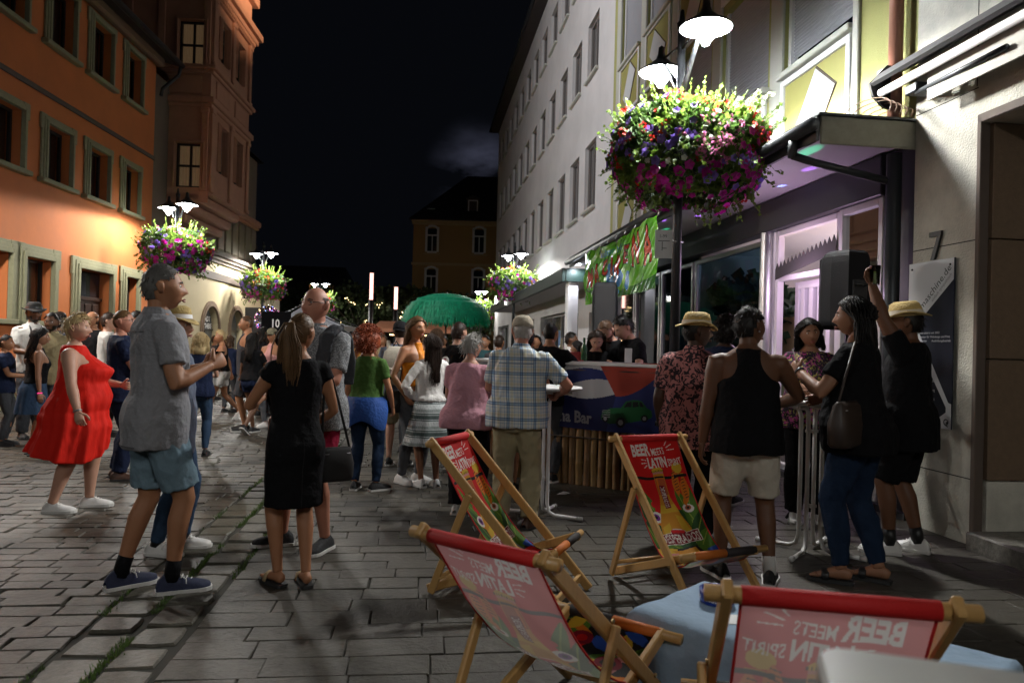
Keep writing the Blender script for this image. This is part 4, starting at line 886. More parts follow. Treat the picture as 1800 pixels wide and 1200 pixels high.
# ------------------------------------------------------------------ light columns, trees with fairy lights, tents, parasol
for x, y, z0, z1, la in ((-7.68, 40, 3.78, 5.22, 'taller pink glowing light column on a dark post'), (-6.34, 40, 3.3, 4.5, 'shorter pink glowing light column beside the green parasol')):
    t = thing('light_column', la, 'lamp', (x, y, 0), 0, 'glowing light columns on the square'); m = MB(); m.tube([(0, 0, 0), (0, 0, z0)], .13, 10); m.lathe([(.0, 0), (.17, 0), (.17, .05), (0, .06)], 12, (0, 0, z1)); m.build('post', M_black, t)
    m = MB(); m.tube([(0, 0, z0 + .002), (0, 0, z1)], .095, 14); m.build('glowing_tube', emis('pink_column_glow', (1, .5, .42), 2.6), t)
def tree(x, y, h, r, label, seed, lights=0):
    random.seed(seed); t = thing('tree', label, 'tree', (x, y, 0), 0, 'trees on the far square'); m = MB()
    m.tube([(0, 0, 0), (.05, 0, h * .3), (0, .05, h * .6)], [.16, .12, .06], 8)
    for k in range(7): a = 2 * PI * k / 7; m.tube([(0, 0, h * (.28 + .04 * k)), (math.cos(a) * r * .4, math.sin(a) * r * .4, h * (.5 + .03 * k)), (math.cos(a) * r * .75, math.sin(a) * r * .75, h * (.65 + .04 * k))], [.06, .04, .015], 5)
    m.build('trunk', mat('bark', (.05, .04, .03), .9, nz=(8, .3)), t); m = MB(); o_ = Vector((seed * 3.1, 0, 0))
    for i in range(1500):
        d = Vector((random.gauss(0, 1), random.gauss(0, 1), random.gauss(0, 1))).normalized(); rr = r * (1 + .5 * mnoise.noise(d * 2 + o_)) * random.uniform(.5, 1) ** .5
        p = Vector((d.x * rr, d.y * rr, h * .66 + d.z * rr * .75)); leaf(m, p, d, .26)
    m.build('crown', leafmat('night_leaf', (.04, .06, .02), .3), t, kind='stuff')
    if lights:
        m = MB()
        for s_ in range(lights):
            a = random.uniform(0, 2 * PI); el = random.uniform(-.5, .7); p = Vector((math.cos(a) * math.cos(el), math.sin(a) * math.cos(el), math.sin(el))) * r * .8 + Vector((0, 0, h * .62))
            for k in range(random.randint(4, 11)):
                p = p + Vector((random.gauss(.09, .08), random.gauss(0, .08), random.gauss(.03, .09))); m.ball(p, .03, 5, 3)
        m.build('fairy_lights', emis('fairy_light_glow', (1, .72, .34), 7), t, kind='stuff')
    return t
tree(-6.3, 47, 5.2, 2.2, 'dark tree wrapped in warm fairy lights left of the parasol', 31, 13)
tree(-9.6, 46, 4.8, 2.2, 'dark tree with few fairy lights behind the tall light column', 33, 4)
tree(-3.4, 49, 4.9, 2.0, 'dark tree partly hidden behind the green parasol', 35, 3)
tree(-13.5, 52, 5.4, 2.6, 'unlit dark tree behind the pop-up tent', 37, 1)
random.seed(5)
tn = thing('popup_tent', 'grey peaked pop-up tent roof with black valance behind the man with glasses', 'tent', (-6.75, 24.5, 0))
m = MB(); e = 1.5; hz = 1.95; pk = (0, 0, 2.75)
for i in range(4):
    A = [(-e, -e, hz), (e, -e, hz), (e, e, hz), (-e, e, hz)]; a, b = Vector(A[i]), Vector(A[(i + 1) % 4]); n = 6; apex = Vector(pk)
    g = [[(a.lerp(b, j / n)).lerp(apex, k / n) - Vector((0, 0, .22 * math.sin(PI * k / n))) for j in range(n + 1)] for k in range(n + 1)]
    for k in range(n):
        for j in range(n): m.quad(g[k][j], g[k][j + 1], g[k + 1][j + 1], g[k + 1][j])
m.build('roof', mat('tent_grey', (.3, .32, .37), .7, bump=(3, .3)), tn, smooth=True)
m = MB()
for a in ((-e, -e - .004, e, -e), (e, -e, e + .004, e), (-e, e, e, e + .004), (-e - .004, -e, -e, e)): m.box(a[0], a[2], a[1], a[3], hz - .28, hz)
for a, b in ((-e, -e), (e, -e), (e, e), (-e, e)): m.tube([(a, b, hz), (a * .5, b * .5, 2.22), (0, 0, 2.77)], .02, 5)
m.build('valance', M_black, tn)
for a, b in ((-e, -e), (e, -e), (e, e), (-e, e)): m = MB(); m.tube([(a, b, 0), (a, b, hz)], .025, 6); m.build('leg', M_zinc, tn)
m = MB(); put_text(m, 'BIER', .4, 1.76, .13, lambda x, y: (x, -e - .008, y), sx=1.6); m.build('valance_print', mat('print_grey', (.4, .4, .4), .6), tn)
bn = thing('black_roll_up_banner', 'black banner with white figure ten left of the man with glasses', 'banner', (-5.15, 16.2, 0))
m = MB(); m.box(-.35, .3, -.02, 0, .04, 2.06, bev=.004); m.box(-.35, .3, -.12, .12, 0, .05, bev=.01); m.build('board', mat('matt_black_print', (.006, .006, .007), .9, spec=.05), bn)
m = MB(); put_text(m, '10', -.14, 1.72, .25, lambda x, y: (x, -.024, y), sx=.8, bold=.02); m.build('print', M_white, bn)
um = thing('fringed_parasol', 'big emerald green raffia fringed parasol standing above the crowd', 'parasol', (-1.98, 22, 0))
m = MB(); m.tube([(0, 0, 0), (0, 0, 3.0)], .025, 8); m.build('pole', M_wood, um)
def prad(z): return None
dome = [(1.22, 2.25), (1.17, 2.45), (1.02, 2.66), (.75, 2.83), (.4, 2.93), (.02, 2.97)]
m = MB(); m.lathe(dome, 28); m.build('canopy', mat('emerald_cloth', (.0, .2, .1), .7), um)
m = MB()
for z_t in (2.9, 2.8, 2.68, 2.55, 2.42, 2.28):
    # radius of the dome at this height
    for i in range(len(dome) - 1):
        if dome[i + 1][1] >= z_t >= dome[i][1]: f_ = (z_t - dome[i][1]) / (dome[i + 1][1] - dome[i][1]); r0 = dome[i][0] + (dome[i + 1][0] - dome[i][0]) * f_
    for k in range(int(420 * (.35 + r0))):
        a = random.uniform(0, 2 * PI); L = random.uniform(.18, .3); rr = r0 + .02 + random.uniform(0, .06); w = .011; sl = .35 * L * (1 - r0 / 1.3) + random.uniform(0, .03)
        da = random.uniform(-.03, .03); p = Vector((math.cos(a) * rr, math.sin(a) * rr, z_t)); q = Vector((math.cos(a + da) * (rr + sl * 1.6), math.sin(a + da) * (rr + sl * 1.6), z_t - L * .55)); e_ = Vector((math.cos(a + da) * (rr + sl * 2), math.sin(a + da) * (rr + sl * 2), z_t - L)); tx = Vector((-math.sin(a), math.cos(a), 0)) * w
        m.add([p - tx, p + tx, q + tx, q - tx, e_ + tx * .6, e_ - tx * .6], [(0, 1, 2, 3), (3, 2, 4, 5)])
m.build('raffia_fringe', leafmat('emerald_raffia', (.0, .3, .15), .3), um, kind='stuff')
for x, y, s_, la in ((-9.2, 30.5, 1, 'low wooden market stall with warm light behind the crowd'), (-4.0, 31, .9, 'orange lit drinks stall under the light columns')):
    t = thing('market_stall', la, 'market stall', (x, y, 0), 0, 'market stalls beyond the crowd'); m = MB(); m.box(-1.4, 1.4, -.5, .5, 0, 1.0, bev=.02); m.build('counter', M_wood, t)
    m = MB(); m.add([(-1.7, -1, 2.05), (1.7, -1, 2.05), (1.7, .8, 2.4), (-1.7, .8, 2.4)], [(0, 1, 2, 3)]); m.box(-1.7, 1.7, -1.01, -.99, 1.9, 2.05); m.build('roof', mat('stall_roof', (.3, .12, .06), .7), t)
    for a, b in ((-1.6, -.9), (1.6, -.9), (1.6, .7), (-1.6, .7)): m = MB(); m.tube([(a, b, 0), (a, b, 2.1)], .03, 6); m.build('post', M_wood, t)
    m = MB(); m.box(-1.0, 1.0, -.85, -.8, 1.78, 1.82); m.build('tube_light', emis('warm_stall_light', (1, .62, .28), 6), t)
bl = thing('light_balloon', 'clear balloon wound with coloured fairy lights before the middle arch', 'balloon', (-6.95, 21.0, 2.02))
m = MB(); m.ball((0, 0, 0), (.36, .36, .4), 18, 12); m.build('skin', clearglass('balloon_skin', (.96, .97, 1), .02), bl)
m = MB(); m.tube([(0, 0, -.4), (.1, .02, -.9)], .008, 5); m.build('stick', M_white, bl)
for c, n_ in (((.25, .35, 1), 'blue'), ((1, .7, .35), 'warm'), ((1, .2, .6), 'pink')):
    m = MB()
    for k in range(14): a = random.uniform(0, 2 * PI); e_ = random.uniform(-1.2, 1.2); m.ball((.355 * math.cos(a) * math.cos(e_), .355 * math.sin(a) * math.cos(e_), .395 * math.sin(e_)), .012, 5, 3)
    m.build(n_ + '_lights', emis('balloon_' + n_, c, 5), bl, kind='stuff')
# ------------------------------------------------------------------ people
def V(*a): return Vector(a)
def skin(name, rgb): return mat('skin_' + name, rgb, .5, nz=(14, .1), bump=(160, .08), spec=.35)
SK = {'fair': skin('fair', (.50, .275, .19)), 'tan': skin('tan', (.36, .165, .085)), 'olive': skin('olive', (.29, .14, .08)), 'brown': skin('brown', (.13, .058, .03)), 'dark': skin('dark', (.062, .03, .018)), 'red': skin('ruddy', (.47, .21, .14))}
def cloth(name, rgb, rough=.85, bump=(38, .45), nz=(7, .14)): return mat('cloth_' + name, rgb, rough, nz=nz, bump=bump, spec=.12)
HC = {k: mat('hair_' + k, c, .5, spec=.25, nz=(30, .45, (3, 3, .6))) for k, c in {'black': (.009, .007, .006), 'dark': (.025, .014, .009), 'brown': (.07, .036, .018), 'blond': (.5, .37, .19), 'grey': (.28, .27, .25), 'white': (.42, .39, .36), 'red': (.2, .04, .012), 'fairbrown': (.115, .063, .028), 'salt': (.1, .095, .088)}.items()}
M_eyew = mat('eye_white', (.6, .57, .54), .25); M_iris = mat('iris', (.03, .018, .01), .15); M_lip = mat('lip', (.33, .1, .085), .45); M_lipd = mat('lip_dark', (.1, .035, .03), .45)
M_sole = mat('white_rubber', (.6, .59, .57), .6, nz=(9, .15)); M_sole_b = mat('black_rubber', (.02, .02, .02), .6); M_lace = mat('white_lace', (.7, .69, .66), .8)
TM = [(.78, .1, .085, 0), (.84, .145, .112, -.012), (.92, .17, .125, -.014), (1.0, .163, .115, -.002), (1.08, .155, .108, .006), (1.2, .166, .114, .008), (1.3, .184, .122, .006), (1.37, .19, .115, .0), (1.42, .178, .095, -.008), (1.45, .14, .078, -.014), (1.48, .085, .062, -.016), (1.51, .058, .056, -.008)]
TF = [(.78, .1, .09, 0), (.84, .155, .122, -.018), (.92, .178, .13, -.02), (1.0, .158, .112, -.004), (1.08, .134, .1, .004), (1.18, .14, .104, .012), (1.27, .156, .128, .028), (1.34, .16, .112, .012), (1.4, .15, .088, -.006), (1.44, .115, .07, -.012), (1.475, .068, .054, -.014), (1.51, .05, .05, -.006)]
def lerp_tab(t, z):
    if z <= t[0][0]: return t[0][1:]
    for a, b in zip(t, t[1:]):
        if z <= b[0]: f = (z - a[0]) / (b[0] - a[0]); return tuple(a[i] + (b[i] - a[i]) * f for i in (1, 2, 3))
    return t[-1][1:]
def ik(a, t, l1, l2, pole):
    d = t - a; L = d.length; mx = (l1 + l2) * .998
    if L > mx: t = a + d * (mx / L); d = t - a; L = mx
    d.normalize(); x = (l1 * l1 - l2 * l2 + L * L) / (2 * L); h = math.sqrt(max(0, l1 * l1 - x * x)); p = pole - d * pole.dot(d); p.normalize()
    return a + d * x + p * h, t
def head_pts(nl=40, nm=30, grow=0.):
    """sculpted head around its own centre; x right, y forward, z up"""
    out = []
    for i in range(nm + 1):
        ph = -PI / 2 + PI * i / nm
        for j in range(nl):
            a = 2 * PI * j / nl; cx, cy, cz = math.cos(ph) * math.sin(a), math.cos(ph) * math.cos(a), math.sin(ph)
            x, y, z = cx * (.076 + grow), cy * ((.098 if cy > 0 else .1) + grow), cz * (.118 + grow); zz = z / .118
            if zz < 0:
                x *= 1 - .27 * abs(zz) ** 1.3
                if y < 0: y *= 1 - .38 * abs(zz) ** 1.5
                else: y *= 1 + .06 * abs(zz)
            elif zz > .3: y += -.004
            if y > 0:
                e = math.exp
                y += .024 * e(-(x / .0145) ** 2) * e(-((z + .022) / (.013 if z < -.022 else .03)) ** 2) + .006 * e(-(x / .022) ** 2) * e(-((z + .03) / .012) ** 2)
                y -= .011 * e(-((abs(x) - .031) / .015) ** 2) * e(-((z - .012) / .013) ** 2)
                y += .005 * e(-((z - .032) / .009) ** 2) * e(-(x / .05) ** 4)
                y += .007 * e(-(x / .021) ** 2) * e(-((z + .057) / .006) ** 2) + .007 * e(-(x / .018) ** 2) * e(-((z + .07) / .006) ** 2) - .004 * e(-(x / .024) ** 2) * e(-((z + .064) / .003) ** 2)
                y += .011 * e(-(x / .024) ** 2) * e(-((z + .1) / .016) ** 2)
                y += .004 * e(-((abs(x) - .045) / .018) ** 2) * e(-((z + .02) / .02) ** 2)
            out.append((x, y, z))
    fs = [(i * nl + j, i * nl + (j + 1) % nl, (i + 1) * nl + (j + 1) % nl, (i + 1) * nl + j) for i in range(nm) for j in range(nl)]
    return out, fs
HP, HF = head_pts()
def hand(mb, w, d, n, right, curl=.3, sc=1., spread=0.):
    d = d.normalized(); n = (n - d * n.dot(d)).normalized(); t = (d.cross(n) if right else n.cross(d)) ; s = sc
    k = w + d * .088 * s
    mb.tube([w - d * .03 * s, w, w + d * .03 * s, w + d * .07 * s, k + d * .004 * s], [(.024 * s, .02 * s), (.028 * s, .019 * s), (.038 * s, .018 * s), (.041 * s, .016 * s), (.036 * s, .011 * s)], 10, ref=t)
    for i, (L, o) in enumerate(((.068, .030), (.077, .010), (.071, -.010), (.055, -.029))):
        b = k + t * o * s - d * (.004 + .004 * (i == 3)) * s; dd = d.copy(); pts = [b - d * .02 * s, b]
        ax = d.cross(n)
        for j, (f, an) in enumerate(((.45, 65), (.3, 80), (.25, 45))):
            dd = Quaternion(ax, R_(an) * (curl + .05 * (i - 1) * (curl > .05))) @ dd; dd = (dd + t * spread * (1.5 - i) * .1).normalized(); pts.append(pts[-1] + dd * L * f * s)
        mb.tube(pts, [.009 * s, .0092 * s, .0085 * s, .0078 * s, .0055 * s], 7)
    b = w + d * .028 * s + t * .03 * s; td = (d * .6 + t * .75 + n * .25).normalized(); p1 = b + td * .04 * s; td2 = (d * .9 + t * .25 + n * (.35 + .5 * curl)).normalized(); p2 = p1 + td2 * .03 * s; td3 = (d * .9 + n * (.3 + .8 * curl) - t * .1 * curl).normalized()
    mb.tube([b - td * .025 * s, b, p1, p2, p2 + td3 * .024 * s], [.013 * s, .0135 * s, .0105 * s, .0095 * s, .006 * s], 7)
def shoe_mesh(up, so, ank, ang, s, kind, pitch=0):
    M = Matrix.Translation(ank) @ Matrix.Rotation(-ang, 4, 'Z') @ Matrix.Rotation(-pitch, 4, 'X') @ Matrix.Scale(s, 4)
    oT, sT = up.T, so.T; up.T = M; so.T = M; g = -.085
    secs = [(-.075, .022, .03), (-.068, .034, .055), (-.04, .038, .085), (0, .038, .09), (.04, .04, .072), (.085, .046, .055), (.13, .05, .045), (.165, .044, .036), (.19, .028, .026), (.197, .01, .016)]
    if kind == 'sandal':
        so.extrude([(x * 1.05, y) for y, x, _ in secs] + [(-x * 1.05, y) for y, x, _ in reversed(secs)], .022, lambda x, y, d: (x, y, g + .001 + d))
        up.tube([(-.052, .085, g + .02), (-.04, .085, g + .062), (0, .09, g + .078), (.04, .085, g + .062), (.052, .085, g + .02)], [(.022, .004)] * 5, 8, ref=(0, 1, 0)); 
    else:
        vs = []; n = 12; fs = []
        for y, x, h in secs:
            for j in range(n):
                a = PI * j / (n - 1); vs.append((-x * math.cos(a), y, g + .018 + h * math.sin(a) ** .8))
        for i in range(len(secs) - 1):
            for j in range(n - 1): fs.append((i * n + j, i * n + j + 1, (i + 1) * n + j + 1, (i + 1) * n + j))
        up.add(vs, fs, None, True)
        th = .026 if kind == 'chunky' else .02
        o1 = [(x * 1.1 + .003, y * 1.04) for y, x, _ in secs] + [(-x * 1.1 - .003, y * 1.04) for y, x, _ in reversed(secs)]
        so.extrude(o1, th, lambda x, y, d: (x, y, g + .001 + d))
    up.T, so.T = oT, sT
def foot_mesh(mb, ank, ang, s, pitch=0):
    M = Matrix.Translation(ank) @ Matrix.Rotation(-ang, 4, 'Z') @ Matrix.Rotation(-pitch, 4, 'X') @ Matrix.Scale(s, 4); T = mb.T; mb.T = M; g = -.06
    mb.tube([(0, -.062, g + .03), (0, -.045, g + .035), (0, 0, g + .045), (0, .05, g + .035), (0, .1, g + .022), (0, .135, g + .016)], [(.018, .022), (.028, .034), (.03, .045), (.034, .034), (.041, .021), (.036, .012)], 10, ref=(1, 0, 0))
    for i, (x, L, r) in enumerate(((-.026, .05, .012), (-.008, .046, .0085), (.007, .041, .008), (.02, .035, .0075), (.031, .027, .007))): mb.tube([(x * .9, .12, g + .014), (x, .135 + L * .5, g + .015), (x, .125 + L, g + .011)], [r, r, r * .6], 7)
    mb.T = T
def noise_disp(me, amp, sc=(9, 9, 5), seed=0., amp2=0, sc2=25):
    a = co(me); n = np.empty(len(a) * 3); me.vertices.foreach_get('normal', n); n = n.reshape(-1, 3)
    f = np.array([mnoise.noise((p[0] * sc[0] + seed, p[1] * sc[1], p[2] * sc[2])) for p in a]) * amp
    if amp2: f += np.array([abs(mnoise.noise((p[0] * sc2 + seed, p[1] * sc2 + 4, p[2] * sc2 * .6))) for p in a]) * -amp2
    setco(me, a + n * f[:, None])
def finish(me, name, ms, par, smooth=True, **k):
    me.materials.clear()
    for m in (ms if isinstance(ms, (list, tuple)) else [ms]): me.materials.append(m)
    if smooth: me.polygons.foreach_set('use_smooth', [True] * len(me.polygons))
    me.update(); me.name = name; return link(name, me, par, **k)

def person(label, fx, fy, top, face, sex='m', fat=0., sk='fair', hair=('short', 'dark'), upper=('tee', None), lower=('jeans', None), shoes=('shoe', None), arms=('hang', 'hang'),
           head=(0, 0), lean=0., side=0., feet=None, Y=None, X=None, det=1, H=None, group=None, acc=(), cut=None, bust=None, sway=0., facef=True, seed=None, topx=None, twist=0):
    """fx, fy: ground contact, top: crown row (both on the photograph); everything else in body units for 1.75 m"""
    g = G(fx, fy) if Y is None else P(fx, fy, Y)
    if H is None: H = float(P(fx, top, g[1])[2])
    s = H / 1.75; rs = random.Random(seed or hash(label) % 9999 if seed else sum(map(ord, label)))
    root = thing('person', label, 'person', (g[0] if X is None else X, g[1], 0), -R_(face), group); fem = sex == 'f'
    vox = (.0125, .017, .026)[det - 1] ; tab = TF if fem else TM
    def ring(z, off=0.):
        a, b, c = lerp_tab(tab, z); bel = math.exp(-((z - 1.06) / .16) ** 2); low = math.exp(-((z - .92) / .16) ** 2)
        a = a * (1 + .22 * fat) + .05 * fat * bel + .03 * fat * low; b = b * (1 + .16 * fat) + .075 * fat * bel + .02 * fat * low; c = c + .055 * fat * bel
        if bust and z > 1.15: b += bust * math.exp(-((z - 1.25) / .08) ** 2); c += bust * math.exp(-((z - 1.25) / .08) ** 2)
        return a + off, b + off, c
    def B(p):
        p = Vector(p); t = min(1, max(0, (p.z - .92) / .34)); t = t * t * (3 - 2 * t)
        if t > 0 and (lean or side or twist):
            q = p - Vector((0, 0, .92)); q = Matrix.Rotation(-lean * t, 3, 'X') @ Matrix.Rotation(side * t, 3, 'Y') @ Matrix.Rotation(-twist * t, 3, 'Z') @ q; p = q + Vector((0, 0, .92))
        if sway: p.x += sway * max(0, 1 - abs(p.z - .92) / .9)
        return p
    def bent(mb, i0):
        for i in range(i0, len(mb.v)): mb.v[i] = tuple(B(mb.v[i]))
    def torso(mb, z0, z1, off=0., n=26, extra=None, step=.045):
        k = max(3, int((z1 - z0) / step)); rsx = []
        for i in range(k + 1):
            z = z0 + (z1 - z0) * i / k; a, b, c = ring(z, off)
            if extra: e = extra(z); a += e[0]; b += e[1]; c += e[2] if len(e) > 2 else 0
            rsx.append((z, max(a, .02), max(b, .02), 0, c))
        i0 = len(mb.v); mb.rings(rsx, n, True, None, .86); bent(mb, i0)
    # ---- limbs
    af = 1 + .34 * fat; am = (.86 if fem else 1.) * (.85 + .15 * af if fat <= 0 else af); lg = (.98 if fem else 1.) * (1 + .28 * fat)
    shx = (.158 if fem else .188) * (1 + .16 * fat); L1, L2 = .292, .252; J = {}
    for k, sg, spec in ((0, -1, arms[0]), (1, 1, arms[1])):
        PRE = {'hang': ((.235 + .07 * fat, .03, .86), (.4, -1, 0), .32), 'hold': ((.13, .34, 1.12), (.6, -.3, -1), .75), 'hip': ((.2 + .06 * fat, .05, 1.0), (1, -.5, .1), .5), 'pocket': ((.215 + .05 * fat, .08, .9), (.5, -1, 0), .5), 'table': ((.2, .36, 1.08), (.7, -.5, -.6), .6), 'high': ((.3, .25, 1.75), (1, .3, -.2), .8), 'face': ((.1, .2, 1.4), (.7, .1, -1), .8), 'swing': ((.24, .2, .93), (.3, -1, 0), .4), 'swingback': ((.25, -.17, .9), (.3, -1, 0), .35), 'cross': ((-.02, .24, 1.1), (1, .1, -.4), .5)}
        if isinstance(spec, str): t, pl, cu = PRE[spec]; pn = None
        else: t, pl, cu = PRE[spec[0]] if isinstance(spec[0], str) else (spec[0], spec[1], spec[2]); pn = spec[3] if len(spec) > 3 else None
        a = B((sg * shx, -.008, 1.398)); tt = Vector((sg * t[0], t[1], t[2])); pp = Vector((sg * pl[0], pl[1], pl[2])); e, w = ik(a, tt, L1, L2, pp)
        n_ = Vector((-sg, 0, 0)) if pn is None else Vector((sg * pn[0], pn[1], pn[2])); J[k] = (a, e, w, cu, n_)
    feet = feet or ((-.1, .0, 0, -8), (.1, 0, 0, 8))      # x, y, lift, toe-out angle
    F = []
    for k, (x, y, lift, tan_) in enumerate(feet):
        hp = Vector((-.088 if k == 0 else .088, 0, .905)) + Vector((sway, 0, 0)); an = Vector((x, y, .085 + lift)); kn, an = ik(hp, an, .425, .418, Vector((.15 * (-1 if k == 0 else 1), 1, 0))); F.append((hp, kn, an, R_(tan_), (R_(38) if lift > .04 else 0)))
    def arm_path(k, t1=1.):
        a, e, w = J[k][:3]; return a, e, w
    def arm(mb, k, off=0., upto=2.0, n=12, flare=0.):
        """upto 1 = elbow, 2 = wrist"""
        a, e, w = arm_path(k); inn = Vector((-.035 if k == 0 else .035, 0, -.02)); sgn = -1 if k == 0 else 1
        P_ = [a - Vector((sgn * .05, 0, -.012)), a, a.lerp(e, .22), a.lerp(e, .5), a.lerp(e, .8), e, e.lerp(w, .25), e.lerp(w, .6), w]; R0 = [.052, .06, .057, .05, .044, .041, .044, .036, .027]; T_ = [0, 0, .22, .5, .8, 1, 1.25, 1.6, 2.0]
        pts = []; rad = []
        for p, r, t in zip(P_, R0, T_):
            if t > upto: break
            pts.append(p); rad.append(r * am + off + flare * t)
        if T_[len(pts) - 1] < upto < 2: p = a.lerp(e, upto) if upto <= 1 else e.lerp(w, upto - 1); i = len(pts) - 1; f = (upto - T_[i]) / (T_[i + 1] - T_[i]); pts.append(p); rad.append((R0[i] + (R0[i + 1] - R0[i]) * f) * am + off + flare * upto)
        mb.tube(pts, rad, n)
    def leg(mb, k, off=0., upto=2.0, n=14, flare=0., start=0.):
        hp, kn, an = F[k][:3]; sgn = -1 if k == 0 else 1
        P_ = [hp + V(sgn * .0, -.01, .03), hp.lerp(kn, .12), hp.lerp(kn, .4), hp.lerp(kn, .75), kn, kn.lerp(an, .28) + V(0, -.012, 0), kn.lerp(an, .6) + V(0, -.006, 0), kn.lerp(an, .9), an]; R0 = [.088, .09, .082, .066, .056, .056, .044, .034, .035]; T_ = [0, .12, .4, .75, 1, 1.28, 1.6, 1.9, 2.0]
        pts = []; rad = []
        for p, r, t in zip(P_, R0, T_):
            if t > upto: break
            pts.append(p); rad.append(r * lg + off + flare * t)
        if T_[len(pts) - 1] < upto < 2: i = len(pts) - 1; f = (upto - T_[i]) / (T_[i + 1] - T_[i]); pts.append(hp.lerp(kn, upto) if upto <= 1 else kn.lerp(an, upto - 1)); rad.append((R0[i] + (R0[i + 1] - R0[i]) * f) * lg + off + flare * upto)
        mb.tube(pts, rad, n)
    # ---- head frame
    hy, hpitch = R_(head[0]), R_(head[1]); hroll = R_(head[2]) if len(head) > 2 else 0
    nk = B((0, -.008, 1.5)); bq = Matrix.Rotation(-lean * .75, 4, 'X') @ Matrix.Rotation(side, 4, 'Y') @ Matrix.Rotation(-twist, 4, 'Z')
    HM = Matrix.Translation(nk) @ bq @ Matrix.Rotation(-hy, 4, 'Z') @ Matrix.Rotation(hroll, 4, 'Y') @ Matrix.Rotation(-hpitch, 4, 'X') @ Matrix.Translation((0, .022, .132)) @ Matrix.Scale(.98 if fem else 1.02, 4)
    def S(mb): mb.v = [(p[0] * s, p[1] * s, p[2] * s) for p in mb.v]; return mb
    # ---- body: one remeshed skin, then head and hands joined in
    m = MB(); torso(m, .8, 1.505, 0); i0 = len(m.v); hb = HM @ Vector((0, -.02, -.05)); m.tube([B((0, -.016, 1.44)), nk, hb], [.064 if not fem else .05, .056 if not fem else .046, .054 if not fem else .045], 14)
    for k in (0, 1): arm(m, k); leg(m, k)
    S(m); me = remesh(m.mesh('b'), vox, 3); bm = bmesh.new(); bm.from_mesh(me); bpy.data.meshes.remove(me)
    h = MB(HM); hv, hf = HP, HF; jw = 1.04 + .1 * max(fat, 0)
    h.add([(x * (jw if z < .02 else 1), y, z) for x, y, z in hv], hf, 0, True)
    for sg in (-1, 1): h.T = HM; h.tube([(sg * .073, -.012, -.03), (sg * .083, -.014, -.012), (sg * .089, -.02, .012), (sg * .084, -.018, .03)], [(.006, .011), (.008, .016), (.007, .021), (.004, .012)], 8, ref=(1, 0, 0))
    h.T = None
    for k in (0, 1): a, e, w, cu, n_ = J[k]; hand(h, w, (w - e), n_, k == 1, cu, (.9 if fem else 1.02) * (1 + .08 * fat))
    if shoes[0] in ('sandal', 'bare'):
        for hp_, kn, an, ta, pt in F: foot_mesh(h, an - Vector((0, 0, .003)), ta, 1.0, pt)
    S(h); me2 = h.mesh('h'); bm.from_mesh(me2); bpy.data.meshes.remove(me2); me = bpy.data.meshes.new('body'); bm.to_mesh(me); bm.free(); finish(me, 'body', SK[sk] if isinstance(sk, str) else sk, root)
    # ---- face
    if facef and det < 3:
        for sg in (-1, 1):
            m = MB(HM); m.ball((sg * .031, .0745, .011), (.0135, .011, .0085), 10, 7); S(m); ey = m.build('eye', M_eyew, root, smooth=True)
            m = MB(HM); m.lathe([(0, .0), (.0062, 0)], 10, (0, 0, 0)); m = MB(HM); m.ball((sg * .031, .0815, .011), (.006, .005, .007), 8, 5); S(m); m.build('iris', M_iris, ey, smooth=True)
            m = MB(HM); m.tube([(sg * .014, .0925, .029), (sg * .03, .0915, .034), (sg * .047, .078, .029)], [(.0045, .003), (.004, .003), (.002, .002)], 6, ref=(0, 0, 1)); S(m); m.build('eyebrow', HC[hair[1]] if hair[1] != 'white' else HC['grey'], root, smooth=True)
        m = MB(HM)
        for zc, hh, yy in ((-.0575, .0038, .1075), (-.0685, .0046, .107)): m.tube([(-.021, yy - .016, -.063), (-.01, yy - .003, zc), (0, yy, zc - .0005), (.01, yy - .003, zc), (.021, yy - .016, -.063)], [(.001, .001), (hh, .005), (hh, .006), (hh, .005), (.001, .001)], 8, ref=(0, 0, 1))
        S(m); m.build('lips', M_lipd if sk in ('dark', 'brown') else M_lip, root, smooth=True)
    hair_build(root, hair, HM, S, rs, det, B)
    # ---- trousers / shorts / skirt
    def garm(m, name, mt, amp=.006, a2=.004, vx=None):
        S(m); me = remesh(m.mesh(name), (vx or vox), 2)
        if det < 3: noise_disp(me, amp * 1.4, (10, 10, 5), rs.random() * 50, a2 * 2.2, 17)
        return finish(me, name, mt, root)
    lk, lm = lower[0], lower[1]
    if lk in ('jeans', 'trousers', 'shorts', 'longshorts'):
        m = MB(); torso(m, .79, .985, .012 + .004 * (lk != 'jeans')); up = {'jeans': 1.97, 'trousers': 1.99, 'shorts': .72, 'longshorts': .93}[lk]; fl = {'jeans': .002, 'trousers': .012, 'shorts': .022, 'longshorts': .018}[lk]
        if len(lower) > 2: up = lower[2]
        for k in (0, 1): leg(m, k, .014 if lk == 'jeans' else .018, up, 16, fl)
        garm(m, 'shorts' if 'short' in lk else 'trousers', lm, .007, .007)
        if 'short' in lk and det == 1:       # stitched hems
            for k in (0, 1):
                hp, kn, an = F[k][:3]; p = hp.lerp(kn, up); d_ = (kn - hp).normalized(); m = MB(); r = 0
    elif lk == 'skirt':
        hem, fl_ = lower[2], lower[3]; m = MB()
        def ex(z): t = max(0, (1.02 - z) / (1.02 - hem)); return (.012 + fl_ * t + (.02 * t), .012 + fl_ * t + .02 * t)
        tb = [(hem + (1.03 - hem) * i / 8) for i in range(9)]; vs = []; fs = []; n = 44
        for i, z in enumerate(tb):
            a, b, c = ring(max(z, .9)); e = ex(z); t = (1.03 - z) / (1.03 - hem)
            for j in range(n):
                an = 2 * PI * j / n; w_ = 1 + .05 * t * math.sin(9 * an + 1.3) * (fl_ > .02) + .02 * t * math.sin(14 * an); vs.append(B((math.cos(an) * (a + e[0]) * w_, c + math.sin(an) * (b + e[1]) * w_, z)))
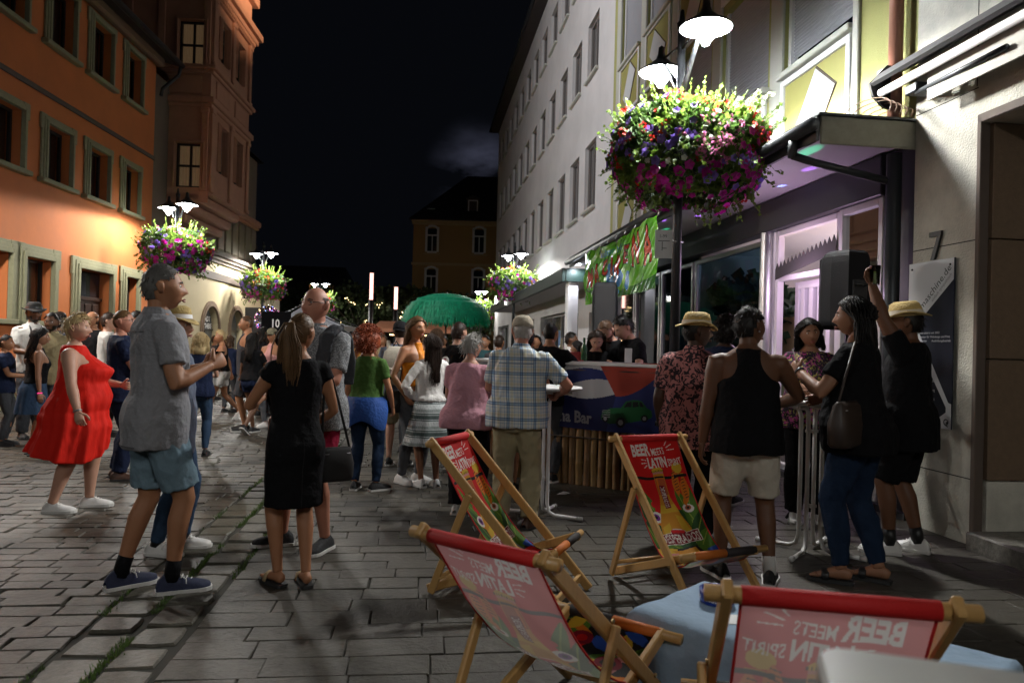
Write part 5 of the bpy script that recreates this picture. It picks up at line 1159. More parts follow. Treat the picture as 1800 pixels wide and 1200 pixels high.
        for i in range(len(tb) - 1):
            for j in range(n): fs.append((i * n + j, i * n + (j + 1) % n, (i + 1) * n + (j + 1) % n, (i + 1) * n + j))
        m.add(vs, fs, 0, True); S(m); m.build('skirt', lm, root)
    # ---- shirts, tops, dresses
    uk, um_ = upper[0], upper[1]; loose = .0
    if uk in ('tee', 'polo', 'shirt', 'longsleeve', 'capsleeve'):
        hem = upper[2] if len(upper) > 2 else .84; lo_ = upper[3] if len(upper) > 3 else .012
        zt = 1.492 if not fem else 1.472; mxa = mxb = 0; rsx = []; kk = int((zt - hem) / .04); yc = 0
        for i in range(kk + 1):
            z = zt + (hem - zt) * i / kk; a, b, c = ring(max(z, .9), .015 + (.008 if z > 1.4 else 0) + (.014 if z < 1.04 else 0))
            if z < 1.33:
                fr, bk = max(mxb, c + b), max(mxa, b - c); d_ = .55 if fat < .3 else .8
                fr = mxb - (mxb - (c + b)) * .25 if c + b < mxb else c + b; bk = mxa - (mxa - (b - c)) * .35 if b - c < mxa else b - c
                mxb, mxa = fr, bk; ax = max(ax - .0015, a, ax - (ax - a) * (.62 if fem else .3)); b = (fr + bk) / 2 + lo_ * .35 * min(1, (1.33 - z) / .3); c = (fr - bk) / 2; a = ax + lo_ * min(1, (1.33 - z) / .35)
            else: mxb, mxa, ax = c + b, b - c, a
            rsx.append((z, a, b, 0, c))
        m = MB(); rsx.reverse(); m.rings(rsx, 30, True, None, .86); bent(m, 0)
        for k in (0, 1): arm(m, k, .013, {'tee': .62, 'polo': .66, 'shirt': .78, 'longsleeve': 1.95, 'capsleeve': .28}[uk], 14, .010 if uk != 'longsleeve' else .003)
        garm(m, 'shirt', um_, .007, .006)
        if uk in ('polo', 'shirt'):
            m = MB(); n = 20
            for k in range(n - 2):
                a0, a1 = PI / 2 + .3 + 2 * (PI - .3) * k / (n - 2), PI / 2 + .3 + 2 * (PI - .3) * (k + 1) / (n - 2)
                q = []
                for a in (a0, a1):
                    c_, s_ = math.cos(a), math.sin(a); q.append((B((c_ * .066, s_ * .064 - .012, 1.525 - .012 * (s_ > .3))), B((c_ * .112, s_ * .096 - .014, 1.452)), B((c_ * .06, s_ * .058 - .012, 1.46))))
                m.add([q[0][0], q[1][0], q[1][1], q[0][1], q[1][2], q[0][2]], [(0, 1, 2, 3), (0, 1, 4, 5)])
            S(m); m.build('collar', upper[4] if len(upper) > 4 else um_, root, smooth=True)
    elif uk in ('tank', 'strap', 'dress', 'tentdress'):
        hem = upper[2] if len(upper) > 2 else .84; fl_ = upper[3] if len(upper) > 3 else .0; wst = upper[4] if len(upper) > 4 else 1.485
        m = MB(); cutw = {'tank': .105, 'strap': .075, 'dress': .14, 'tentdress': .125}[uk] * (1 + .25 * fat)
        def ex(z):
            t = max(0, (1.28 - z) / (1.28 - hem)); a, b, c = ring(z); e0 = .006 + fl_ * t; e1 = .006 + fl_ * t
            if z < .9: q = ring(.92); e0 += q[0] - a; e1 += q[1] - b
            if z > 1.27:
                pr = [(1.27, a + .012), (1.31, cutw * 1.32), (1.36, cutw * 1.08), (1.42, cutw * .92), (1.52, cutw * .72)]
                for (z0, w0), (z1, w1) in zip(pr, pr[1:]):
                    if z0 <= z <= z1: e0 = min(e0, w0 + (w1 - w0) * (z - z0) / (z1 - z0) - a - .012)
                if z > 1.38: e1 += (z - 1.38) * .16
            return e0, e1
        torso(m, hem, wst, .012, extra=ex, n=40, step=.03)
        if len(upper) > 5:
            for k in (0, 1): arm(m, k, .013, upper[5], 14, .01)
        S(m); me = remesh(m.mesh('d'), vox, 2)
        if uk == 'tentdress':
            a = co(me)
            an = np.arctan2(a[:, 1], a[:, 0]); t = np.clip((1.3 * s - a[:, 2]) / (.7 * s), 0, 1); rr = 1 + t * (.045 * np.sin(11 * an + 2 * a[:, 2]) + .025 * np.sin(23 * an + 1)); a[:, 0] *= rr; a[:, 1] *= rr; sl = np.clip((.75 * s - a[:, 2]) / (.3 * s), 0, 1); a[:, 1] -= sl * .06; a[:, 2] -= sl * .05 * np.sin(an * 2 + .6); setco(me, a)
        if det < 3: noise_disp(me, .008, (9, 9, 3), rs.random() * 50, .01, 15)
        finish(me, 'dress' if 'dress' in uk else 'top', um_, root)
    # ---- shoes
    sk_, sm_ = shoes[0], shoes[1]
    if sk_ != 'bare':
        for k, (hp_, kn, an, ta, pt) in enumerate(F):
            u, o = MB(), MB(); shoe_mesh(u, o, an, ta, 1.0, sk_, pt); S(u); S(o); sh = u.build('shoe' if sk_ != 'sandal' else 'sandal', sm_, root, smooth=True); o.build('sole', shoes[2] if len(shoes) > 2 else M_sole, sh)
            M = Matrix.Translation(an) @ Matrix.Rotation(-ta, 4, 'Z') @ Matrix.Rotation(-pt, 4, 'X')
            if len(shoes) > 3 and shoes[3] and det == 1:
                m = MB(M)
                for i in range(4): y = .045 + i * .022; z = -.067 + .072 - i * .011; m.tube([(-.026, y, z - .008), (0, y + .012, z + .004), (.026, y, z - .008)], .0032, 5)
                m.tube([(-.005, .04, .008), (-.04, .06, -.012), (-.05, .09, -.03)], .003, 4); m.tube([(.005, .04, .008), (.035, .07, -.01), (.05, .07, -.03)], .003, 4); S(m); m.build('laces', shoes[3], sh)
            if len(shoes) > 4 and shoes[4]:  # side marks: list of polygons on the outer side
                m = MB(M); sgx = -1 if k == 0 else 1
                for q in shoes[4]:
                    for sx in (-1, 1): m.add([(sx * (.0385 + .012 * min(1, max(0, y / .1)) - .18 * max(0, z - .035)) , y, z - .07) for y, z in q], [tuple(range(len(q)))])
                S(m); m.build('side_mark', shoes[5], sh)
        if len(shoes) > 6 and shoes[6]:
            for hp_, kn, an, ta, pt in F: m = MB(); m.tube([kn.lerp(an, .78), kn.lerp(an, .9), an + V(0, 0, -.02)], [.04 * lg, .04 * lg, .042], 12); S(m); m.build('sock', shoes[6], root, smooth=True)
    # ---- accessories
    for ac in acc:
        k = ac[0]; m = MB(HM)
        if k == 'glasses':
            for sg in (-1, 1): m.tube([(sg * .031 + .021 * math.cos(t), .092 - .1 * (abs(sg * .031 + .021 * math.cos(t))) ** 2 * 6, .008 + .015 * math.sin(t)) for t in [2 * PI * i / 14 for i in range(15)]], .0022, 5); m.tube([(sg * .052, .082, .014), (sg * .075, .055, .016), (sg * .082, -.01, .012)], .0022, 5)
            m.tube([(-.01, .092, .012), (.01, .092, .012)], .002, 5); S(m); m.build('glasses', M_black, root)
        elif k == 'fedora':
            m.rings([(.045, .1, .115, 0, -.01), (.1, .088, .105, 0, -.008), (.135, .074, .094, 0, -.004), (.15, .05, .07, 0, -.01), (.145, .012, .045, 0, -.01)], 22); S(m); hat = m.build('hat', ac[1], root, smooth=True)
            m = MB(HM); n = 30; vs = []
            for r_, z in ((1., .05), (1.42, .044), (1.44, .05), (1., .058)):
                for j in range(n): a = 2 * PI * j / n; vs.append((math.cos(a) * .098 * r_, math.sin(a) * .112 * r_ - .01, z + (.022 * math.cos(2 * a) if r_ > 1.1 else 0) - .012 * math.sin(a) * (r_ > 1.1)))
            m.add(vs, [(i * n + j, i * n + (j + 1) % n, ((i + 1) % 4) * n + (j + 1) % n, ((i + 1) % 4) * n + j) for i in range(4) for j in range(n)], 0, True); S(m); m.build('brim', ac[1], hat)
            m = MB(HM); m.rings([(.058, .1, .1155, 0, -.01), (.088, .0935, .11, 0, -.009)], 22, False); S(m); m.build('hat_band', ac[2], hat, smooth=True)
        elif k == 'cap':
            m.rings([(.03, .089, .108, 0, -.004), (.06, .09, .11, 0, -.004), (.095, .083, .102, 0, -.004), (.125, .06, .076, 0, -.006), (.138, .02, .026, 0, -.006), (.139, .004, .004, 0, -.006)], 22); S(m); hat = m.build('cap', ac[1], root, smooth=True)
            bk = -1 if (len(ac) > 2 and ac[2] == 'back') else 1; m = MB(HM); n = 10; vs = []
            for z in (.036, .042):
                for y0, w in ((.07, .082), (.12, .078), (.16, .06), (.18, .025)):
                    for j in range(n + 1): x = -w + 2 * w * j / n; vs.append((x, bk * (y0 + .012 * (1 - (x / w) ** 2)) - .004, z - .02 * (x / .08) ** 2 - (y0 - .07) * .12))
            q = n + 1; fs = [(b * 4 * q + i * q + j, b * 4 * q + i * q + j + 1, b * 4 * q + (i + 1) * q + j + 1, b * 4 * q + (i + 1) * q + j) for b in (0, 1) for i in range(3) for j in range(n)]
            m.add(vs, fs, 0, True); S(m); m.build('visor', ac[1], hat)
        elif k == 'watch':
            a, e, w = J[ac[1]][:3]; d_ = (w - e).normalized(); m = MB(); m.tube([w - d_ * .035, w - d_ * .01], [.032 * am + .003, .03 * am + .003], 14); S(m); wt = m.build('watch', ac[2], root, smooth=True)
            if len(ac) > 3: m = MB(); n_ = J[ac[1]][4]; c_ = w - d_ * .022 - n_ * .03 * am; m.tube([c_, c_ - n_ * .012], .02, 14); S(m); m.build('watch_face', M_black, wt)
        elif k == 'bracelet': a, e, w = J[ac[1]][:3]; d_ = (w - e).normalized(); m = MB(); m.tube([w - d_ * .012, w - d_ * .002], .03 * am + .003, 14); S(m); m.build('bracelet', ac[2], root, smooth=True)
        elif k == 'earring': m.ball((.086 * ac[1], -.012, -.034), .006, 7, 5); S(m); m.build('earring', M_alu, root)
        elif k == 'beard':
            m.add(*region_shell(lambda x, y, z: z < -.035 - .3 * max(0, y - .05) * 0 and y > -.015 and not (abs(x) < .026 and -.074 < z < -.05) and not (abs(x) < .035 and z > -.05), .005), 0, True); S(m); m.build('beard', ac[1], root, smooth=True)
        elif k == 'belt': a, b, c = ring(1.0, .022); m = MB(); m.rings([(.985, a, b, 0, c), (1.015, a, b, 0, c)], 30, False); S(m); m.build('belt', ac[1], root, smooth=True)
    def wp(p): M = Matrix.Translation(root.location) @ Matrix.Rotation(-R_(face), 4, 'Z'); return M @ (Vector(p) * s)
    inf = {'root': root, 's': s, 'wp': wp, 'hands': [wp(J[k][2] + (J[k][2] - J[k][1]).normalized() * .07 + J[k][4].normalized() * .045) for k in (0, 1)], 'B': B, 'HM': HM, 'S': S, 'J': J, 'ring': ring, 'face': face}
    return inf
def region_shell(cond, off):
    vs = []; keep = {}; fs = []
    for i, (x, y, z) in enumerate(HP):
        l = math.sqrt(x * x + y * y + z * z); 
        if cond(x, y, z): keep[i] = len(vs); vs.append((x * (1 + off / l), y * (1 + off / l), z * (1 + off / l)))
    for f in HF:
        if all(i in keep for i in f): fs.append(tuple(keep[i] for i in f))
    return vs, fs
def hairline(x, y, z):
    if y > .055: return z > .07 + .1 * abs(x) * 0 - (abs(x) > .05) * .02
    if y > .0: return z > .045 - (.055 - y) * .3
    if y > -.03: return z > .015
    return z > -.062
def hair_build(root, hair, HM, S, rs, det, B):
    st, hm = hair[0], HC[hair[1]]; L = hair[2] if len(hair) > 2 else .3
    if st == 'none': return
    th = {'buzz': .003, 'bald': .003, 'short': .014, 'thick': .024, 'curly': .03, 'long': .016, 'pony': .011, 'bun': .012, 'bob': .02, 'pixie': .018, 'wavy': .02, 'crop': .007}[st]
    cond = hairline if st != 'bald' else (lambda x, y, z: y < .02 and -.06 < z < .05 and hairline(x, y, max(z, .016)))
    vs, fs = region_shell(cond, th); m = MB(HM)
    vs = [Vector(v) * (1 + (.02 if th > .008 else 0) * mnoise.noise(Vector(v) * 40 + Vector((rs.random() * 9, 0, 0)))) for v in vs]
    m.add(vs, fs, 0, True); cap = [v for v in vs]
    def strand(mb, pts, r0, r1, n=3): mb.tube(pts, [r0 + (r1 - r0) * i / (len(pts) - 1) for i in range(len(pts))], n, cap=False)
    N = (240, 90, 30)[det - 1]
    hi = HM.inverted()
    def down(p, f): return p
    w = Vector((0, 0, -1))
    if st in ('short', 'thick', 'pixie', 'crop'):
        for i in range(N):
            v = Vector(rs.choice(cap)); d = v.normalized(); t = Vector((d.x * .3, -.6 - d.y * .2 if st != 'pixie' else .3, -.35)) ; t = (t - d * t.dot(d)).normalized(); t += d * rs.uniform(.1, .2 if st in ('short', 'crop') else .5) + Vector((rs.gauss(0, .3), rs.gauss(0, .3), rs.gauss(0, .2))); l = rs.uniform(.02, .04) * {'short': .8, 'crop': .5}.get(st, 1.4)
            strand(m, [v - d * .006, v + t * l * .5, v + t * l + w * l * .2], .005, .0015)
    elif st in ('curly', 'wavy'):
        big = L if st == 'curly' else .03
        for i in range(int(N * 2.2)):
            v = Vector(rs.choice(cap)); d = v.normalized(); d.z = max(d.z, -.5); d = (d + Vector((rs.gauss(0, .25), rs.gauss(0, .25), rs.gauss(0, .2)))).normalized(); l = big * rs.uniform(.4, 1); ph = rs.uniform(0, 6); a = d.orthogonal().normalized(); b = d.cross(a); pts = []
            for k in range(9): f = k / 8; r = .012 * min(1, f * 3); pts.append(v + d * l * f - Vector((0, 0, 1)) * l * f * f * .55 + (a * math.cos(ph + f * 13) + b * math.sin(ph + f * 13)) * r)
            strand(m, pts, .006, .003, 4)
        if st == 'curly': m.ball((0, -.03, -.0), (.09 + L * .45, .09 + L * .4, .11 + L * .3), 16, 10)
    elif st in ('long', 'bob'):
        for i in range(int(N * 2.2)):
            v = Vector(rs.choice([c for c in cap if c[2] > -.02])); d = v.normalized(); ll = L * rs.uniform(.85, 1.05); pts = [v]
            o = Vector((v.x, v.y, 0)); 
            if o.y > -.01: o.y = -.012 + .08 * o.y; o.x = math.copysign(max(abs(o.x), .072), o.x if abs(o.x) > .001 else rs.choice((-1, 1)))
            if v.y > .03: v = Vector(v)
            o = o.normalized() * rs.uniform(.088, .112); o.y *= 1.05; side_ = abs(o.x) > .07 and o.y > -.03
            e = Vector((o.x * 1.05, o.y - .01, -.03)); wv = rs.uniform(0, 6); zt = v.z
            pts = [v, v.lerp(e, .35) + d * .03, e]
            for k in range(1, 7): f = k / 6; pts.append(Vector((e.x * (1 + .12 * f) + .008 * math.sin(wv + f * 5), e.y - .035 * f * (L > .2) + .008 * math.cos(wv + f * 4), -.03 - ll * f)))
            strand(m, pts, .0048, .0016, 3)
        zb = -.04 - L * .92; m.rings([(zb, .06 + .02 * (L < .2), .016, 0, -.115 - .03 * (L > .2)), ((zb - .03) / 2, .088, .028, 0, -.1 - .015 * (L > .2)), (-.03, .088, .05, 0, -.062), (.03, .08, .04, 0, -.058)], 14)
    elif st == 'pony':
        up = .06; root_ = Vector((0, -.105, up))
        for i in range(N):
            v = Vector(rs.choice(cap)); d = v.normalized(); strand(m, [v, v.lerp(root_, .5) + d * .012, root_], .004, .003)
        for i in range(int(N * 1.2)):
            ll = L * rs.uniform(.75, 1.08); sx, sy = rs.gauss(0, .022), rs.gauss(0, .012); wv = rs.uniform(0, 6)
            strand(m, [root_, root_ + V(sx * .5, -.035, .0), root_ + V(sx, -.045 + sy, -.08)] + [root_ + V(sx * (1.15 + .5 * math.sin(PI * f)) + .006 * math.sin(wv + 5 * f), -.045 + sy + .02 * f, -.08 - ll * f) for f in (.25, .5, .75, 1)], .006, .0025, 4)
        m.tube([root_, root_ + V(0, -.04, -.03), root_ + V(0, -.04, -.15), root_ + V(0, -.03, -.1 - L * .6), root_ + V(0, -.025, -.06 - L)], [.02, .026, .036, .034, .008], 10); m.ball((0, -.1, up), .022, 8, 6)
    elif st == 'bun':
        c = Vector((0, -.06, .115)) if L < .2 else Vector((0, -.115, .04))
        for i in range(N): v = Vector(rs.choice(cap)); strand(m, [v, v.lerp(c, .5) + v.normalized() * .01, c], .004, .003)
        for i in range(int(N * .5)):
            a = rs.uniform(0, 6.3); b = rs.uniform(-1, 1); q = [c + Vector((math.cos(a + t) * .035, math.sin(a + t) * .035 * math.cos(b), .032 * math.sin(a + t) * math.sin(b) + .01)) for t in (0, .5, 1, 1.5, 2)]; strand(m, q, .006, .003, 4)
        m.ball(c, .036, 10, 7)
    S(m); m.build('hair', hm, root, smooth=True)
# ------------------------------------------------------------------ patterned cloth
def nodes_mat(name, rough=.85):
    m = bpy.data.materials.new(name); m.use_nodes = True; nt = m.node_tree; b = nt.nodes['Principled BSDF']; b.inputs['Roughness'].default_value = rough
    n2 = nt.nodes.new('ShaderNodeTexNoise'); n2.inputs['Scale'].default_value = 22; bp = nt.nodes.new('ShaderNodeBump'); bp.inputs['Strength'].default_value = .35; bp.inputs['Distance'].default_value = .02
    tc = nt.nodes.new('ShaderNodeTexCoord'); nt.links.new(tc.outputs['Object'], n2.inputs['Vector']); nt.links.new(n2.outputs[0], bp.inputs['Height']); nt.links.new(bp.outputs[0], b.inputs['Normal'])
    return m, nt, b, tc
def ramp(nt, src, stops, const=True):
    r = nt.nodes.new('ShaderNodeValToRGB'); r.color_ramp.interpolation = 'CONSTANT' if const else 'LINEAR'; e = r.color_ramp.elements
    while len(e) < len(stops): e.new(.5)
    for q, (p, c) in zip(e, stops): q.position = p; q.color = (*c, 1)
    nt.links.new(src, r.inputs[0]); return r.outputs[0]
def fract(nt, src, sc, off=0):
    a = nt.nodes.new('ShaderNodeMath'); a.operation = 'MULTIPLY_ADD'; a.inputs[1].default_value = sc; a.inputs[2].default_value = off; nt.links.new(src, a.inputs[0])
    f = nt.nodes.new('ShaderNodeMath'); f.operation = 'FRACT'; nt.links.new(a.outputs[0], f.inputs[0]); return f.outputs[0]
def mixc(nt, a, b, mode='MULTIPLY', fac=1.):
    m = nt.nodes.new('ShaderNodeMix'); m.data_type = 'RGBA'; m.blend_type = mode; m.inputs[0].default_value = fac if not hasattr(fac, 'node') else 1
    if hasattr(fac, 'node'): nt.links.new(fac, m.inputs[0])
    for i, v in ((6, a), (7, b)):
        if hasattr(v, 'node'): nt.links.new(v, m.inputs[i])
        else: m.inputs[i].default_value = (*v, 1)
    return m.outputs[2]
def plaid(name):
    m, nt, b, tc = nodes_mat(name); sp = nt.nodes.new('ShaderNodeSeparateXYZ'); nt.links.new(tc.outputs['Object'], sp.inputs[0])
    W, LB, NV, CR_ = (.8, .81, .8), (.46, .58, .72), (.1, .18, .33), (.78, .74, .62)
    st = [(0, W), (.16, LB), (.2, W), (.34, NV), (.385, LB), (.5, NV), (.545, W), (.66, CR_), (.82, W), (.9, LB), (.94, W)]
    a = nt.nodes.new('ShaderNodeMath'); a.operation = 'ADD'; nt.links.new(sp.outputs[0], a.inputs[0]); 
    y = nt.nodes.new('ShaderNodeMath'); y.operation = 'MULTIPLY'; y.inputs[1].default_value = .35; nt.links.new(sp.outputs[1], y.inputs[0]); nt.links.new(y.outputs[0], a.inputs[1])
    c1 = ramp(nt, fract(nt, a.outputs[0], 9.2, .3), st); c2 = ramp(nt, fract(nt, sp.outputs[2], 8.6), st)
    nt.links.new(mixc(nt, c1, c2), b.inputs['Base Color']); return m
def blotch(name, base, ink, sc=22, lo=.5, hi=.53, stretch=(1, 1, 1), ink2=None):
    m, nt, b, tc = nodes_mat(name); mp = nt.nodes.new('ShaderNodeMapping'); mp.inputs['Scale'].default_value = stretch; nt.links.new(tc.outputs['Object'], mp.inputs[0])
    n = nt.nodes.new('ShaderNodeTexNoise'); n.inputs['Scale'].default_value = sc; n.inputs['Detail'].default_value = 3; n.inputs['Distortion'].default_value = 1.5; nt.links.new(mp.outputs[0], n.inputs['Vector'])
    k = ramp(nt, n.outputs[0], [(0, (0, 0, 0)), (lo, (0, 0, 0)), (hi, (1, 1, 1))], False); c = mixc(nt, base, ink, 'MIX', k)
    if ink2:
        n2 = nt.nodes.new('ShaderNodeTexNoise'); n2.inputs['Scale'].default_value = sc * .9; n2.inputs['Distortion'].default_value = 2; mp2 = nt.nodes.new('ShaderNodeMapping'); mp2.inputs['Location'].default_value = (5, 3, 1); nt.links.new(tc.outputs['Object'], mp2.inputs[0]); nt.links.new(mp2.outputs[0], n2.inputs['Vector'])
        c = mixc(nt, c, ink2, 'MIX', ramp(nt, n2.outputs[0], [(0, (0, 0, 0)), (.58, (0, 0, 0)), (.61, (1, 1, 1))], False))
    nt.links.new(c, b.inputs['Base Color']); return m
def bands(name):
    m, nt, b, tc = nodes_mat(name); sp = nt.nodes.new('ShaderNodeSeparateXYZ'); nt.links.new(tc.outputs['Object'], sp.inputs[0])
    W, D, Gy = (.5, .52, .52), (.05, .075, .07), (.26, .29, .28)
    c1 = ramp(nt, fract(nt, sp.outputs[2], 6.2, .1), [(0, W), (.3, D), (.36, W), (.4, D), (.62, Gy), (.7, D), (.76, W), (.82, Gy)])
    w = nt.nodes.new('ShaderNodeTexWave'); w.inputs['Scale'].default_value = 26; w.inputs['Distortion'].default_value = 6; nt.links.new(tc.outputs['Object'], w.inputs['Vector'])
    nt.links.new(mixc(nt, c1, ramp(nt, w.outputs[0], [(0, (.6, .62, .6)), (.5, (1, 1, 1))], False)), b.inputs['Base Color']); return m
C = {'black': cloth('black', (.006, .006, .007)), 'navy': cloth('navy', (.012, .018, .045)), 'polo': cloth('polo_grey', (.24, .24, .255), nz=(60, .16)), 'ltden': cloth('light_denim', (.16, .235, .285), nz=(11, .3), bump=(30, .4)), 'jean': cloth('dark_denim', (.012, .024, .052), nz=(10, .45), bump=(28, .4)), 'bluej': cloth('blue_denim', (.03, .055, .1), nz=(9, .35), bump=(28, .4)),
     'greyj': cloth('grey_denim', (.1, .105, .115), nz=(10, .35)), 'reddress': cloth('red_viscose', (.62, .018, .01), .7, bump=(26, .4, (1, 1, .18)), nz=(6, .18)), 'crimson': cloth('crimson_cotton', (.24, .01, .035)), 'green': cloth('moss_green', (.05, .105, .025)), 'orange': cloth('orange_satin', (.6, .2, .015), .45), 'pink': cloth('pink_jersey', (.58, .3, .36)), 'beige': cloth('beige_chino', (.36, .32, .2), bump=(16, .5)), 'sand': cloth('sand_shirt', (.33, .27, .15)),
     'white': cloth('white_cotton', (.62, .6, .57)), 'offw': cloth('cream_shorts', (.5, .45, .37), bump=(18, .5)), 'speck': blotch('speckled_grey_shirt', (.12, .125, .135), (.42, .43, .44), 120, .5, .56), 'dkgrey': cloth('charcoal', (.05, .052, .058)), 'pinktop': cloth('pale_pink_top', (.6, .3, .28)), 'brown': cloth('tan_jacket', (.33, .14, .03)), 'blue': cloth('royal_blue_jacket', (.02, .06, .22), .6), 'plaid': plaid('blue_plaid_cotton'), 'palm': blotch('pink_palm_print', (.5, .2, .19), (.022, .012, .018), 26, .49, .52), 'floral': blotch('dark_floral_print', (.025, .015, .03), (.45, .06, .26), 24, .55, .58, (1, 1, 1), (.4, .36, .1)), 'bands': bands('grey_banded_print'), 'bluegrey': cloth('blue_grey_shirt', (.12, .14, .19)), 'teal': cloth('teal', (.03, .08, .09))}
S_navy = mat('navy_canvas_shoe', (.014, .02, .055), .75, bump=(80, .2)); S_white = mat('white_leather_shoe', (.66, .65, .63), .5, nz=(12, .08), bump=(30, .2)); S_black = mat('black_knit_shoe', (.012, .012, .013), .8, bump=(70, .3)); S_brown = mat('brown_leather_shoe', (.06, .026, .014), .45); S_tan = mat('beige_suede', (.36, .26, .14), .85); M_gold = mat('gold_trim', (.55, .36, .14), .35, .6); M_straw = mat('straw', (.5, .36, .13), .75, nz=(60, .35, (1, 1, 5)), bump=(90, .6)); M_straww = mat('straw_band', (.55, .5, .42), .7); M_capb = cloth('beige_cap', (.42, .37, .29)); M_capk = cloth('black_cap', (.012, .012, .014)); M_capo = cloth('olive_cap', (.2, .18, .12)); M_feltk = mat('black_felt', (.012, .011, .011), .9)
STRIPES = [[(.02 + k * .028, .008), (.034 + k * .028, .008), (.018 + k * .028, .055), (.004 + k * .028, .055)] for k in range(3)]
SWOOSH = [[(-.05, .022), (-.03, .012), (0, .018), (.09, .045), (.01, .03), (-.025, .026), (-.035, .034)]]
VSTRIPE = [[(-.05, .03), (.0, .035), (.05, .012), (.06, .02), (.01, .046), (-.05, .04)]]
def cls(k, *a): return (k, *a)
PP = {}
# ---- foreground
PP['polo'] = person('grey haired man in a grey polo shirt and light denim shorts facing away', 266, 1036, 467, 50, 'm', .08, 'tan', ('crop', 'salt'), ('polo', C['polo'], .77, .012), ('longshorts', C['ltden'], .86), ('shoe', S_navy, M_sole, M_lace, None, None, C['black']), (((.1, .27, 1.2), (.6, -.4, -1), .7), ((.19, .22, 1.22), (.6, -.7, -1), .75)), (12, 0), .0, 0, ((-.12, -.13, 0, -8), (.11, .07, 0, 12)))
PP['bdress'] = person('woman with a brown ponytail in a black dress and beige sandals seen from behind', 512, 1030, 552, -36, 'f', .02, 'tan', ('pony', 'fairbrown', .3), ('dress', C['black'], .52, -.012, 1.47, .28), ('none', None), ('sandal', S_tan, M_sole_b), (((.12, .3, 1.2), (1, -.5, -.9), .7), ((.16, .2, 1.0), (.6, -.8, 0), .5)), (52, 0), -.02, 0, ((-.07, .06, 0, -10), (.08, -.04, 0, 10)))
PP['glasses'] = person('bald man with glasses, grey speckled shirt and crimson shorts facing left', 545, 962, 506, 203, 'm', .32, 'red', ('bald', 'dark'), ('shirt', C['speck'], .8, .02), ('longshorts', C['crimson'], .94), ('shoe', S_black, M_sole), (('hold'), ((.25, .08, .88), (.4, -1, 0), .4)), (6, -2), 0, 0, ((-.12, .0, 0, -5), (.2, .04, 0, 50)), acc=(('glasses',), ('watch', 0, M_black, 1)), facef=True)
PP['tank'] = person('man in a black racerback vest and cream shorts leaning on the bistro table', 1307, 1020, 541, 8, 'm', .28, 'brown', ('short', 'black'), ('tank', C['black'], .82, .02), ('shorts', C['offw'], .86), ('shoe', S_black, M_sole, None, None, VSTRIPE, M_sole, C['black']), (((.27, .08, .86), (.7, -1, 0), .35), ((.22, .36, 1.1), (1, -.2, -.5), .6)), (52, 0), .1, 0, ((-.14, .05, 0, -22), (.15, -.05, 0, 14)), acc=(('earring', 1),))
PP['teewoman'] = person('dark haired woman in a black T-shirt and tight blue jeans with slide sandals', 1505, 1022, 522, -48, 'f', .55, 'olive', ('long', 'black', .2), ('tee', C['black'], .8, .02), ('jeans', C['jean'], 1.94), ('sandal', M_black, M_sole_b), (((.16, .32, 1.28), (.6, .1, -1), .85), ((.2, .3, 1.1), (.8, -.4, -.6), .5)), (-12, 2), .05, 0, ((-.1, .06, 0, -16), (.1, -.1, 0, -4)), acc=(('bracelet', 0, M_zinc),))
PP['raiser'] = person('man in black raising a cocktail glass high, straw hat on his head', 1592, 972, 538, -50, 'm', .4, 'brown', ('short', 'black'), ('tee', C['black'], .74, .03), ('longshorts', C['black'], .96), ('shoe', S_white, M_sole, M_lace, None, SWOOSH, M_black, C['black']), (((.24, .2, 1.89), (1, .1, -.3), .75, (.4, -1, 0)), ('hold')), (-10, 4), .02, 0, ((-.1, .08, 0, -14), (.1, -.06, 0, 0)), acc=(('fedora', M_straw, M_straww),))
PP['floral'] = person('smiling dark haired woman in a dark floral blouse behind the bistro table', 1415, 915, 560, 186, 'f', .45, 'olive', ('long', 'black', .14), ('tee', C['floral'], .8, .02), ('trousers', C['black']), ('shoe', S_white, M_sole), (((-.02, .33, 1.13), (1, .1, -.5), .5), ((.02, .36, 1.12), (1, .1, -.5), .5)), (2, 6, 8), .06)
PP['palm'] = person('man in a straw hat and pink palm print shirt with a wristwatch', 1212, 950, 556, 22, 'm', .3, 'dark', ('short', 'black'), ('shirt', C['palm'], .74, .03), ('trousers', C['black']), ('shoe', S_black, M_sole_b), (((.25, .06, .88), (.5, -1, 0), .35), ((.16, .3, 1.1), (.7, -.3, -.8), .6)), (62, 0), .03, 0, Y=5.5, acc=(('fedora', M_straw, M_straww), ('watch', 0, M_black, 1)))
PP['plaid'] = person('man in a beige cap and blue plaid shirt leaning on the white bistro table', 903, 926, 556, 12, 'm', .42, 'red', ('crop', 'white'), ('shirt', C['plaid'], .83, .03), ('trousers', C['beige']), ('shoe', S_brown, M_sole_b), (((.12, .34, 1.1), (.8, -.4, -.6), .5), ((.3, .32, 1.1), (1, -.6, -.3), .6)), (-18, 6), .1, .03, ((-.12, .02, 0, -20), (.13, -.02, 0, 22)), acc=(('cap', M_capb, 'front'),))
PP['gran'] = person('grey haired woman in a pink T-shirt beside the plaid shirt', 818, 905, 588, 14, 'f', .62, 'fair', ('pixie', 'grey'), ('tee', C['pink'], .84, .03), ('trousers', C['black']), ('shoe', S_white, M_sole), ('hold', ('hold')), (18, 4), .04, Y=6.25)
PP['bandsw'] = person('girl with long dark hair in a grey banded dress with white sleeves', 752, 856, 588, -32, 'f', .0, 'olive', ('long', 'dark', .42), ('longsleeve', C['white'], .99, .002), ('skirt', C['bands'], .5, .1), ('shoe', S_white, M_sole, M_lace), (((.16, .1, 1.02), (1, -.5, .2), .4), ((.2, .02, 1.0), (1, -.7, .1), .5)), (-22, -4), 0, 0, ((-.07, .04, 0, -6), (.08, -.05, 0, 10)))
mm = PP['bandsw']
